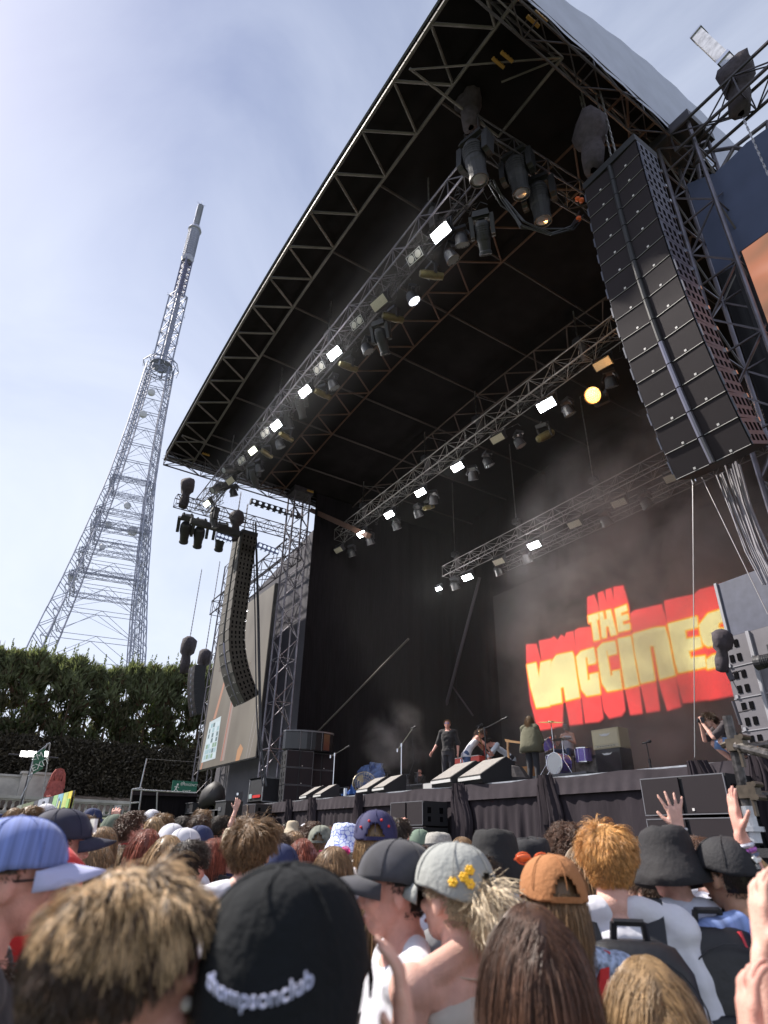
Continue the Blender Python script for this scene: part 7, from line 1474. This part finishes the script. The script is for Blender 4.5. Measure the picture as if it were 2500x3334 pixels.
# 12 black bucket hats
e, M, J = person('person in slouchy black bucket hat and pale blue shirt in mid crowd', at(1615, 2818, 2.75), facing(.85, .3), 1.02, skin=0, voxel=.010, top=cloth('ice blue', (.38, .46, .68)), group=G1); hair(M, 'dark', 'short', 500, .04, e, 13, .003, under=True); bucket(M, mat('black bucket cotton', (.012, .012, .014), .9, bump=.4, bscale=20), e, big=1.12, flare=.80, seed=1)
e, M, J = person('person in second black bucket hat, behind and right of the slouchy one', at(1735, 2830, 3.0), facing(.7, .6), .98, skin=1, voxel=.011, top=m_bt, group=G1); hair(M, 'dark', 'short', 400, .05, e, 14, .003, under=True); bucket(M, mat('black bucket cotton b', (.014, .014, .018), .9, bump=.4, bscale=20), e, big=1.1, flare=.9, seed=5, tilt=8); 
# 13 grey bucket with band
e, M, J = person('person in grey woven bucket hat with black band', at(1428, 2782, 4.3), facing(.9, .4), .98, skin=0, voxel=.012, top=m_gt, group=G1); hair(M, 'light', 'short', 300, .05, e, 15, .004, under=True); bucket(M, mat('grey straw', (.30, .29, .27), .9, var=.25, scale=60), e, big=1.05, flare=1.0, band=m_black, seed=7)
J = base_joints(); arms(J, L=((-.33, .12, 1.45), (-.20, .18, 1.72), (0.1, .1, 1), (0, 1, 0)))
e, M, J = person('person in green cap clapping with one hand up, left of the grey bucket hat', at(1368, 2758, 5.2), facing(.9, .2), .97, J=J, skin=1, voxel=.010, top=m_grt, group=G1); hair(M, 'brown', 'short', 300, .04, e, 16, .004, under=True); cap(M, mat('sage green cotton', (.12, .17, .13), .9), e, big=1.1)
e, M, J = person('dark haired person just right of the navy cap with red dots', at(1297, 2722, 4.6), facing(.9, .2), 1.0, skin=0, voxel=.012, top=m_gt, group=G1); hair(M, 'dark', 'short', 700, .05, e, 17, .004)
e, M, J = person('person with long light brown hair between the grey and black bucket hats', at(1505, 2790, 3.9), facing(.9, -.2), .96, skin=0, voxel=.012, top=m_wt, group=G1); hair(M, 'light', 'long', 900, .25, e, 18, .0035)
# 14 curly
e, M, J = person('young man with tight curly brown hair left of the ginger haired boy', at(1845, 2762, 3.55), facing(.95, .1), 1.0, skin=1, voxel=.010, top=m_dk, group=G1); hair(M, 'chestnut', 'curly', 2200, .05, e, 19, .0030, puff=.012, curl=.010, segs=6, noise=.5, mixw=(.5, .35))
# 15 ginger with backpack
J = base_joints(); J['hf'] = V3(.15, 1, 0)
e, M, J = person('tall boy with tousled ginger hair, white t-shirt and black backpack', at(1980, 2812, 2.3), facing(.95, .12), 1.06, J=J, skin=0, voxel=.008, top=m_wt, top_kw=dict(sleeve=.85, g=.018), group=G1); hair(M, 'ginger', 'messy', 4200, .062, e, 20, .0024, puff=.007, segs=6, noise=.22, mixw=(.5, .38), fwd=.25); m_bp = mat('black nylon', (.010, .010, .013), .5, bump=.4, bscale=12); backpack(e, m_bp, J, h=.50, w=.36)
# 16 bucket + white collar + backpack
e, M, J = person('person in black bucket hat with white collared shirt and large black backpack', at(2180, 2822, 2.45), facing(.95, -.12), 1.03, skin=0, voxel=.009, top=cloth('white twill', (.58, .60, .70)), top_kw=dict(collar=True, sleeve=.8), group=G1); hair(M, 'dark', 'short', 400, .03, e, 21, .003, under=True); bucket(M, mat('black bucket felt', (.014, .013, .016), .85, bump=.4, bscale=25), e, big=1.05, flare=.86, seed=9, tilt=-6)
bp = backpack(e, m_bp, J, h=.56, w=.36, logo=True); c = J['chest']+V3(0.07, -.335, -.14); b = MB()
for k in range(3): a = math.pi/2+(k-1)*.8; ell(b, c+V3(.022*math.cos(a), 0, .022*math.sin(a)), (.011, .003, .020), Matrix.Rotation(math.pi/2-a, 3, 'Y'), 8)
b.build('bag_emblem', mat('grey print', (.35, .38, .48), .6), bp)
# raised hand with bracelets, behind the bucket hat
J = base_joints(); arms(J, R=((.24, .05, 1.66), (.16, .06, 1.90), (-.05, 0, 1), (0, 1, .1))); J['spR'] = .42; J['cuR'] = .12
e, M, J = person('person behind the black bucket hat raising a braceleted open hand', at(2265, 2840, 3.0), facing(.95, .1), 1.0, J=J, skin=0, voxel=.0062, top=m_wt, group=G1); hair(M, 'brown', 'short', 800, .04, e, 22, .003)
b = MB()
for k in range(3): b.lathe([(.033, .03+.012*k), (.036, .036+.012*k), (.033, .042+.012*k)], 14, M=Matrix.Translation(J['wrR']-V3(-.004*k, 0, .06)) , cap=False)
b.build('bracelets', mat('pale bracelet', (.6, .6, .65), .4), e)
e.location = e.location+(at(2208, 2700, 3.0)-(e.matrix_basis @ J['wrR']))
# 17 black cap trefoil, football shirt
m_fb = mat('football shirt', (.22, .30, .62), .8, var=.75, scale=1.0, stretch=(14, 1, 1))
e, M, J = person('man in black cap with small white leaf logo and blue striped football shirt', at(2372, 2858, 2.35), facing(.85, -.35), 1.0, skin=2, voxel=.008, top=m_fb, group=G1); hair(M, 'dark', 'short', 800, .03, e, 23, .0025)
c_, T_, (rx, ry, z0, h_) = cap(M, mat('black cap twill', (.014, .014, .018), .8, bump=.2, bscale=80), e, big=1.12, tilt=0); b = MB(); a0 = -math.pi/2+.05
def on_cap(a, z): t = math.asin(max(0, min(1, z/h_))); return T_ @ V3((rx+.005)*math.cos(t)**.8*math.cos(a), (ry+.005)*math.cos(t)**.8*math.sin(a)-.008, z0+z)
for k in (-1, 0, 1):
    p, q = on_cap(a0, .022), on_cap(a0+.105*k, .050-.006*abs(k)); capsule(b, p.lerp(q, .15), p.lerp(q, .8), .0022, .0045, 8)
for k in range(3): b.tube(on_cap(a0-.10, .018-.005*k), on_cap(a0+.10, .018-.005*k), .0012, 4)
b.build('leaf_logo', m_white, c_)
b = MB()
for s_ in (-1, 1): b.path([J['shL' if s_ < 0 else 'shR']+V3(-.05*s_, -.085, .04), J['chest']+V3(.11*s_, -.145, -.05), J['waist']+V3(.10*s_, -.125, 0), J['pelvis']+V3(.11*s_, -.135, 0)], .008, 5)
b.build('red_piping', mat('red piping', (.6, .04, .06), .6), e); b = MB(); b.lathe([(.076, -.02), (.082, .0), (.068, .03)], 16, M=Matrix.Translation(J['neck']+V3(0, 0, -.005)), cap=False); b.build('collar', mat('royal blue collar', (.02, .05, .42), .7), e)
# 18 brown cap woman
e, M, J = person('woman in rust brown cap with orange sunglasses on top, gingham top and red strap', at(1803, 2945, 1.95), facing(.95, -.10), .97, skin=0, voxel=.007, top=mat('blue gingham', (.30, .36, .50), .9, var=.75, scale=60), top_kw=dict(sleeve=.4), group=G1); hair(M, 'light', 'bob', 2600, .17, e, 24, .0024, segs=7, under=True, mixw=(.5, .35))
cap(M, mat('rust brown cotton', (.34, .145, .055), .9, bump=.3, bscale=50, var=.12, scale=10), e, big=1.14, tilt=-3, opening=True, n=72, brimlen=.07, strap=None); glasses(M @ Matrix.Translation((-.03, .03, .03)), e, mat('orange plastic', (.85, .16, .05), .3), 'top', lens=mat('orange lens', (.6, .12, .04), .1))
b = MB(); b.path([J['shR']+V3(-.05, -.03, .075), J['chest']+V3(.03, -.14, -.02), J['waist']+V3(-.05, -.14, 0)], .022, 5); b.build('bag_strap', m_rt, e)
# 19 long brown hair
e, M, J = person('near woman seen from behind with long straight dark brown hair', at(1735, 3135, 1.36), facing(.95, -.05), .95, skin=0, voxel=.008, top=m_dk, group=G1); hair(M, 'chestnut', 'long', 6000, .42, e, 25, .0020, segs=9, part=.05, mixw=(.55, .25), line=.45)
# 20 blonde
e, M, J = person('near woman with long straight blonde hair at the bottom right', at(2120, 3300, 1.45), facing(.95, .05), .95, skin=0, voxel=.009, top=m_wt, group=G1); hair(M, 'fair', 'long', 5500, .40, e, 26, .0020, segs=9, part=-.05, mixw=(.5, .4), line=.45)
# short hair in white tee behind adidas cap / others on right
e, M, J = person('short brown haired person in white t-shirt between the bucket hat and the black logo cap', at(2275, 2805, 3.3), facing(.9, .2), 1.0, skin=0, voxel=.011, top=m_wt, group=G1); hair(M, 'chestnut', 'short', 900, .04, e, 27, .003)
e, M, J = person('curly brown haired woman with bare shoulders behind the ginger boy', at(2085, 2820, 3.0), facing(.9, .3), .97, skin=0, voxel=.011, top=m_bt, top_kw=dict(tank=True), group=G1); hair(M, 'sandy', 'curly', 1200, .09, e, 28, .003, curl=.008)
# raised arm at right edge
J = base_joints(); arms(J, L=((-.34, .10, 1.56), (-.40, .08, 1.82), (-.02, .02, 1), (1, .1, 0))); J['spL'] = .12; J['cuL'] = .10
e, M, J = person('person at the right edge in patterned blue shirt raising one arm with wristbands', at(2560, 2900, 2.35), facing(.9, .2), 1.02, J=J, skin=1, voxel=.0062, top=mat('blue patterned cotton', (.08, .10, .42), .9, var=.9, scale=30), top_kw=dict(sleeve=1.0), group=G1); hair(M, 'dark', 'short', 500, .04, e, 29, .003)
for k, c in enumerate(((.5, .5, .6), (.35, .1, .4), (.1, .12, .2), (.6, .58, .55))): b = MB(); T2 = (J['wrL']-J['elL']).to_track_quat('Z', 'Y').to_matrix().to_4x4(); T2.translation = J['wrL']-(J['wrL']-J['elL']).normalized()*(.03+.017*k); b.lathe([(.032, -.007), (.036, 0), (.032, .007)], 14, M=T2, cap=False); b.build('wristband', mat('wristband %d' % k, c, .6, var=.5, scale=60), e)
e.location = e.location+(at(2412, 2722, 2.35)-(e.matrix_basis @ J['wrL']))
# clapping hands low right, near and blurred
J = base_joints(); arms(J, L=((-.20, .24, 1.60), (-.15, .26, 1.85), (.15, .0, 1), (1, 0, 0)), R=((.10, .26, 1.60), (.0, .28, 1.85), (-.12, .0, 1), (-1, 0, 0)))
for (lab, px, py, D, sk, w) in (('person beyond the right edge whose clapping hands reach into the photo', 2490, 3110, 1.15, 0, 'wrL'), ('person beyond the lower right corner with ringed hands clapping', 2455, 3470, 1.0, 1, 'wrL'), ('very near person below the frame with pale blurred hands clapping at the bottom', 1330, 3500, .80, 0, 'wrR')):
    J2 = {k: (v.copy() if isinstance(v, Vector) else v) for k, v in J.items()}
    e, M, J2 = person(lab, at(px, py, D), facing(.95, .1), .95, J=J2, skin=sk, voxel=.0065, top=m_gt if D > 1 else m_pk, top_kw=dict(sleeve=.6), group=G1); hair(M, 'light', 'short', 600, .05, e, int(px), .003)
    bpy.context.view_layer.update(); e.location = e.location+(at(px, py, D)-(e.matrix_basis @ J2[w]))
# camo cap, security man etc.
m_camo = mat('camouflage cotton', (.17, .18, .15), .9, var=.6, scale=14)
e, M, J = person('person in grey camouflage cap in front of the stage centre left', at(1043, 2752, 4.8), facing(.9, .1), .98, skin=0, voxel=.012, top=m_wt, group=G1); hair(M, 'light', 'short', 300, .04, e, 30, .004, under=True); cap(M, m_camo, e, big=1.12, opening=True)
e, M, J = person('bearded security man in black with earpiece in the pit, in profile facing left', at(932, 2705, 10.0), facing(-.05, -1.0), 1.0, skin=2, voxel=.011, top=m_bt, top_kw=dict(sleeve=.9)); hair(M, 'dark', 'short', 500, .03, e, 31, .005)
b = MB(); ell(b, M @ V3(0, .055, -.068), (.050, .052, .042), M.to_3x3(), 12); b.build('beard', hair_mats('dark')[0], e)
# person with phone, raised arm in front of flight case
J = base_joints(); arms(J, R=((.22, .16, 1.62), (.26, .22, 1.87), (.15, .1, 1), (-.5, 1, 0)))
e, M, J = person('person holding a dark phone high in one hand before the flight case', at(700, 2720, 8.0), facing(.9, .1), 1.0, J=J, skin=0, voxel=.009, top=m_bt, group=G1); hair(M, 'brown', 'short', 500, .05, e, 32, .005); e.location = e.location+(at(766, 2640, 8.0)-(e.matrix_basis @ J['wrR'])); wp_ = e.matrix_basis @ (J['wrR']+V3(.01, .05, .13))
ph = empty('phone', wp_, facing(.9, .1), label='dark phone held up above the crowd before the flight case', cat='phone'); b = MB(); b.box((0, 0, 0.02), (.085, .012, .16)); b.build('phone_body', m_black, ph); b = MB(); b.box((-.02, -.009, .07), (.025, .006, .03)); b.build('camera_lens', m_chrome, ph)
J = base_joints(); arms(J, R=((.30, .05, 1.62), (.24, .1, 1.86), (-.1, 0, 1), (0, 1, .1)))
e, M, J = person('person raising a pale open hand at left, before the balustrade', at(380, 2740, 5.6), facing(.9, .1), 1.0, J=J, skin=1, voxel=.008, top=m_grt, top_kw=dict(sleeve=1.7), group=G1); hair(M, 'dark', 'short', 500, .05, e, 33, .005); e.location = e.location+(at(372, 2690, 5.6)-(e.matrix_basis @ J['wrR']))
# ---- the rest of the crowd: a set of figures, copied with their own hair, hats and colours
rnd = random.Random(21)
KIND = []
def mk_kind(desc, hat, hc, style, ln, top, skin, tname, yaw=0, arm=None, kw={}):
    J = base_joints(); J['hf'] = V3(rnd.uniform(-.3, .3), 1, 0)
    if arm: arms(J, **arm)
    e = empty('person', (0, 0, 0), label='proto', cat='person', group=G1); o, M = body_mesh(J, m_skins[skin], .012, e, face=True); shirt_mesh(J, top, e, voxel=.013); trouser_mesh(J, rnd.choice([m_jean, m_dk]), e, voxel=.018); shoes_mesh(J, m_dk, e)
    if hc: hair(M, hc, style, 900, ln, e, len(KIND)+40, .0042, segs=5, puff=(0 if hat in ('cap', 'bucket') else .006), under=(hat in ('cap', 'bucket')), **kw)
    if hat == 'cap': cap(M, desc[2], e, big=1.12, n=24)
    if hat == 'bucket': bucket(M, desc[2], e, big=1.05, n=24)
    if hat == 'glasses': glasses(M, e, m_black, 'top')
    KIND.append([e, desc[0], desc[1], False, J['head'].copy()])
mk_kind(('short brown haired', 'white t-shirt'), None, 'brown', 'messy', .055, m_wt, 0, '')
mk_kind(('short dark haired', 'grey t-shirt'), None, 'dark', 'short', .045, m_gt, 1, '')
mk_kind(('light brown bob haired', 'pink top'), None, 'light', 'bob', .14, m_pk, 0, '')
mk_kind(('fair long haired', 'pale blue top'), None, 'fair', 'long', .24, m_blt, 1, '')
mk_kind(('pale capped', 'white t-shirt', mat('cream cotton cap', (.55, .55, .60), .85)), 'cap', 'light', 'short', .04, m_wt, 0, '')
mk_kind(('navy capped', 'black t-shirt', mat('navy cotton cap', (.02, .03, .09), .85)), 'cap', 'dark', 'short', .04, m_bt, 2, '')
mk_kind(('sage green capped', 'white t-shirt', mat('sage cap', (.10, .13, .10), .85)), 'cap', 'brown', 'short', .04, m_wt, 1, '')
mk_kind(('auburn haired', 'black top'), None, 'auburn', 'bob', .15, m_bt, 0, '')
mk_kind(('curly brown haired', 'red t-shirt'), None, 'chestnut', 'curly', .06, m_rt, 1, '', kw=dict(curl=.010))
mk_kind(('blond messy haired', 'green t-shirt'), None, 'sandy', 'messy', .07, m_grt, 0, '')
mk_kind(('beige bucket hatted', 'navy top', mat('beige bucket', (.42, .36, .27), .9)), 'bucket', 'brown', 'short', .04, m_nt, 0, '')
mk_kind(('brown haired sunglasses wearing', 'white top'), 'glasses', 'brown', 'messy', .07, m_wt, 1, '')
placed = []
def put(k, px, py, D, dy=None, lab=None):
    K = KIND[k % len(KIND)]; yaw = facing(.95, (rnd.uniform(-.35, .45) if dy is None else dy)); s = rnd.uniform(.97, 1.03); hp = at(px, py, D); hh = Matrix.Rotation(yaw, 3, 'Z') @ (K[4]*s)
    e = K[0] if not K[3] else dup(K[0]); K[3] = True; e.location = hp-hh; e.rotation_euler = (0, 0, yaw); e.scale = (s,)*3; placed.append((e, px, py, D, K)); return e
listed = [(5, 298, 2672, 7.8, .6), (8, 426, 2700, 5.0, .8), (6, 372, 2712, 5.3, .7), (0, 286, 2702, 6.2), (3, 497, 2712, 5.2), (9, 524, 2696, 5.6), (0, 645, 2706, 5.2), (1, 591, 2704, 6.0), (9, 655, 2678, 6.6), (4, 490, 2680, 7.0), (1, 708, 2702, 6.2), (7, 690, 2790, 4.6), (4, 597, 2772, 4.3), (4, 553, 2748, 4.8), (5, 648, 2752, 4.9), (8, 556, 2700, 9.0), (8, 1013, 2722, 6.2), (7, 983, 2795, 4.2), (2, 955, 2765, 4.6), (11, 905, 2780, 4.5), (4, 143, 2670, 6.0), (9, 94, 2672, 5.5), (2, 40, 2672, 6.4), (2, 330, 2760, 4.0), (7, 470, 2775, 3.7), (3, 540, 2800, 3.4), (1, 610, 2830, 3.0), (2, 300, 2835, 3.0), (9, 250, 2700, 5.6), (5, 905, 2850, 3.2), (0, 1160, 2860, 3.3), (8, 1350, 2840, 3.3), (1, 1560, 2900, 2.5), (2, 1900, 2850, 2.9), (1, 1700, 2870, 3.2), (11, 2330, 2810, 4.2), (5, 2100, 2850, 3.7), (3, 2450, 2850, 3.5), (2, 1230, 3000, 2.4), (7, 1580, 3080, 2.0), (1, 1960, 3010, 2.8), (9, 880, 2745, 5.4), (1, 1180, 2790, 4.8), (10, 760, 2760, 5.0), (6, 1400, 2850, 3.6)]
for t_ in listed: put(*t_)
taken = [(p[1], p[2], p[3]) for p in placed]
k = 0; tries = 0
while k < 62 and tries < 4000:
    tries += 1; D = rnd.uniform(6.5, 17) if k < 48 else rnd.uniform(3.5, 7); px = rnd.uniform(-40, 1250) if k < 46 else rnd.uniform(0, 2500); hz_ = 2715+.0239*px; P_ = at(px, 2700, D)
    if P_.y > 7.4: continue
    base = hz_-(2020/D)*(-0.04+0.043*max(0, D-5)) if k < 48 else 2800+(rnd.random())*80
    py = base+rnd.uniform(0, 34)
    if any(abs(px-a) < 620/D*.30 and abs(py-b_) < 40 and abs(D-d_) < .8 for a, b_, d_ in taken): continue
    put(rnd.randrange(12), px, py, D); taken.append((px, py, D)); k += 1
# labels by look, row and place
placed.sort(key=lambda t: t[1]); seen = {}
ZN = [(150, 'at the far left edge'), (330, 'left of the raised pale hand'), (480, 'near the raised pale hand'), (640, 'over the fuzzy hair'), (790, 'before the flight case'), (1000, 'before the security man'), (1300, 'around the red dotted cap'), (1700, 'around the black bucket hats'), (2100, 'behind the ginger boy'), (9999, 'at the right near the scaffold')]
for e, px, py, D, K in placed:
    zn = [z for lim, z in ZN if px < lim][0]; row = 'nearer row' if D < 4 else 'middle row' if D < 6.5 else 'far row' if D < 10 else 'very far row'
    seen.setdefault((K[1], zn, row), []).append((e, px, K))
ORD2 = ['leftmost', 'next', 'third', 'fourth', 'fifth', 'sixth', 'seventh']
for (d_, zn, row), L_ in seen.items():
    for i, (e, px, K) in enumerate(L_):
        pre = '' if len(L_) == 1 else ORD2[i]+' '
        e['label'] = '%s%s person, %s %s' % (pre, d_.rstrip(','), row, zn)
# ================================================================== MUSICIANS AND CREW
GM = 'musicians on stage'
J = base_joints(); arms(J, L=((-.26, -.04, 1.15), (-.27, .02, .90)), R=((.30, -.02, 1.16), (.40, .10, .95))); J['hpL'] = V3(-.08, 0, .93); J['anL'] = V3(-.10, .06, .09); J['anR'] = V3(.13, -.04, .09)
p = onY(1456, 2352, 11.2)
J['hf'] = V3(-.2, 1, .12)
e, M, J = person('lean singer in black shirt, dark trousers and sunglasses standing at the stage edge', p, yaw_of(.55, -.83), 1.04, J=J, skin=1, voxel=.008, top=cloth('faded black', (.022, .020, .022)), top_kw=dict(sleeve=1.0, low=1, hang=False, collar=True), legs=cloth('dark grey trousers', (.035, .033, .04)), group=GM); hair(M, 'sandy', 'short', 900, .04, e, 60, .004); glasses(M, e, m_black, lens=mat('blue mirror lens', (.15, .22, .6), .1)); 
b = MB(); b.lathe([(.168, -.015), (.168, .015)], 20, M=Matrix.Translation(J['pelvis']+V3(0, 0, .06)) @ Matrix.Diagonal((1, .72, 1, 1)), cap=False); b.build('belt', mat('belt', (.08, .07, .07), .4), e)
e.location.z = DZ; 
def lean(J, f, s=0.0, twist=0.0):
    """bend the upper body forward at the waist"""
    R = Euler((R_(-f), R_(s), R_(twist))).to_matrix(); o = J['pelvis'].copy()
    for k in ('waist', 'chest', 'neck', 'head', 'shL', 'shR', 'elL', 'elR', 'wrL', 'wrR'): J[k] = o+R @ (J[k]-o)
    J['hf'] = R @ J['hf']; J['hu'] = R @ J['hu']; return J
J = lean(base_joints(), 38); arms(J, L=((-.22, .52, 1.12), (-.05, .62, .98)), R=((.24, .50, 1.15), (.18, .62, 1.0))); J['hf'] = V3(.2, .8, -.5)
e, M, J = person('curly haired musician in white vest bending forward over a guitar', onY(1566, 2402, 12.0), facing(.1, 1), 1.0, J=J, skin=1, voxel=.010, top=m_wt, top_kw=dict(tank=True), group=GM); hair(M, 'chestnut', 'curly', 900, .12, e, 61, .004, curl=.012); e.location.z = DZ
gp = e.matrix_basis @ V3(.0, .50, .98); guitar('red_guitar', 'dark red guitar held by the bending musician in the white vest', Matrix.Translation(gp) @ Euler((R_(20), R_(60), facing(.1, 1))).to_matrix().to_4x4(), mat('dark red guitar', (.25, .02, .02), .25), m_black)
J = lean(base_joints(), 55); arms(J, L=((-.25, .60, .98), (-.10, .66, .74)), R=((.25, .58, .98), (.12, .66, .76))); J['hf'] = V3(0, .6, -.8)
e, M, J = person('dark haired man in white shirt stooping behind the bending guitarist', onY(1592, 2385, 12.7), facing(.0, -1), 1.02, J=J, skin=1, voxel=.010, top=cloth('pale blue white shirt', (.52, .58, .66)), top_kw=dict(sleeve=1.0), legs=m_dk, group=GM); hair(M, 'dark', 'messy', 800, .07, e, 62, .004); e.location.z = DZ
# olive cape player, long fair hair, guitar neck to the left
J = base_joints(); arms(J, L=((-.30, .10, 1.15), (-.42, .28, 1.12)), R=((.26, .08, 1.12), (.10, .24, 1.05)))
e, M, J = person('long haired guitarist in olive cape with back to the crowd', onY(1727, 2385, 12.2), facing(.75, .7), 1.0, J=J, skin=1, voxel=.011, top=m_ol, top_kw=dict(sleeve=1.6, g=.03), legs=m_dk, group=GM); hair(M, 'sandy', 'bob', 1100, .22, e, 63, .004); b = MB(); loft(b, [(V3(0, 0, .86), .33, .22), (V3(0, 0, 1.05), .29, .20), (V3(0, -.01, 1.28), .26, .16), (V3(0, -.01, 1.42), .20, .13), (V3(0, -.01, 1.50), .10, .09)], 26); b.build('cape', m_ol, e, smooth=True); e.location.z = DZ
gp = e.matrix_basis @ V3(-.02, .30, 1.08); guitar('sunburst_guitar', 'guitar of the olive caped player, yellow neck pointing left', Matrix.Translation(gp) @ Euler((0, R_(-80), facing(.75, .7))).to_matrix().to_4x4(), mat('yellow guitar', (.6, .38, .06), .3), m_black)
# drummer
J = base_joints(); 
for k, s_ in (('L', -1), ('R', 1)): J['hp'+k] = V3(.09*s_, 0, .50); J['kn'+k] = V3(.22*s_, .40, .50); J['an'+k] = V3(.22*s_, .40, .09)
for k in ('pelvis', 'waist', 'chest', 'neck', 'head', 'shL', 'shR'): J[k] = J[k]-V3(0, 0, .44)
arms(J, L=((-.30, .10, .72), (-.22, .36, .80)), R=((.30, .12, .72), (.20, .36, .86)))
e, M, J = person('drummer in white vest and pale headgear sitting behind the drum kit', onY(1843, 2372, 15.9), yaw_of(.2, -1), 1.0, J=J, skin=0, voxel=.010, top=m_wt, top_kw=dict(tank=True), group=GM); hair(M, 'dark', 'messy', 500, .09, e, 64, .004, under=True); bucket(M, mat('grey band hat', (.18, .17, .16), .8), e, big=.98, flare=.68)
b = MB(); b.lathe([(.0, .40), (.18, .40), (.19, .46), (0, .48)], 14); b.tube((0, 0, 0), (0, 0, .4), .03); ob = b.build('drum_stool', m_black); ob.location = e.location; tag(ob, 'round black stool under the drummer', 'stool')
# crouching photographer
J = base_joints(); J['pelvis'] = V3(0, 0, .30); J['waist'] = V3(0, .08, .42); J['chest'] = V3(0, .22, .60); J['neck'] = V3(0, .34, .72); J['head'] = V3(0, .47, .80); J['shL'] = V3(-.17, .30, .70); J['shR'] = V3(.17, .30, .70); J['hf'] = V3(0, 1, -.35)
for k, s_ in (('L', -1), ('R', 1)): J['hp'+k] = V3(.09*s_, 0, .30); J['kn'+k] = V3(.15*s_, .42, .42); J['an'+k] = V3(.13*s_, .12, .09)
arms(J, L=((-.18, .55, .48), (-.05, .62, .72), (.3, 0, 1)), R=((.18, .55, .48), (.05, .62, .72), (-.3, 0, 1)))
e, M, J = person('crouching curly haired photographer in dark t-shirt and denim shorts with hands at face', onY(2312, 2352, 11.1), facing(.05, -1), 1.0, J=J, skin=0, voxel=.008, top=cloth('brown black', (.045, .035, .04)), top_kw=dict(sleeve=.8), legs=cloth('light denim', (.16, .26, .48)), leg_kw=dict(full=.85)); hair(M, 'brown', 'curly', 1100, .09, e, 65, .004, curl=.010); e.location.z = DZ
hp_ = e.matrix_basis @ V3(0, .62, .79); b = MB(); b.box((0, 0, 0), (.13, .06, .09)); b.lathe([(.035, 0), (.035, .07), (0, .07)], 10, M=Matrix.Rotation(-math.pi/2, 4, 'X')); ob = b.build('photo_camera', m_black); ob.location = hp_; ob.rotation_euler = (0, 0, facing(.05, -1)); tag(ob, 'small black camera at the face of the crouching photographer', 'camera')
# crew in the wing, camera operator
e, M, J = person('bald crew member in black with glasses in the dark left wing', onY(1118, 2530, 15.0), yaw_of(.6, -.8), 1.0, skin=1, voxel=.012, top=m_bt, legs=m_dk); glasses(M, e, m_black); e.location.z = DZ-.45
e, M, J = person('short dark haired crew man in black seated low behind cases left of the singer', onY(1366, 2513, 17.0), yaw_of(.6, -.8), 1.0, skin=1, voxel=.012, top=m_bt, top_kw=dict(sleeve=1.7), legs=m_dk); hair(M, 'dark', 'short', 300, .03, e, 67, .005); e.location.z = onY(1366, 2513, 17.0).z-1.635
J = base_joints(); arms(J, L=((-.24, .20, 1.18), (-.10, .40, 1.15)), R=((.26, .18, 1.18), (.12, .40, 1.10)))
e, M, J = person('camera operator in black t-shirt beside the covered camera at left', onY(600, 2590, 8.9), facing(.3, 1), 1.0, J=J, skin=1, voxel=.010, top=m_bt); hair(M, 'dark', 'bob', 500, .10, e, 68, .005)
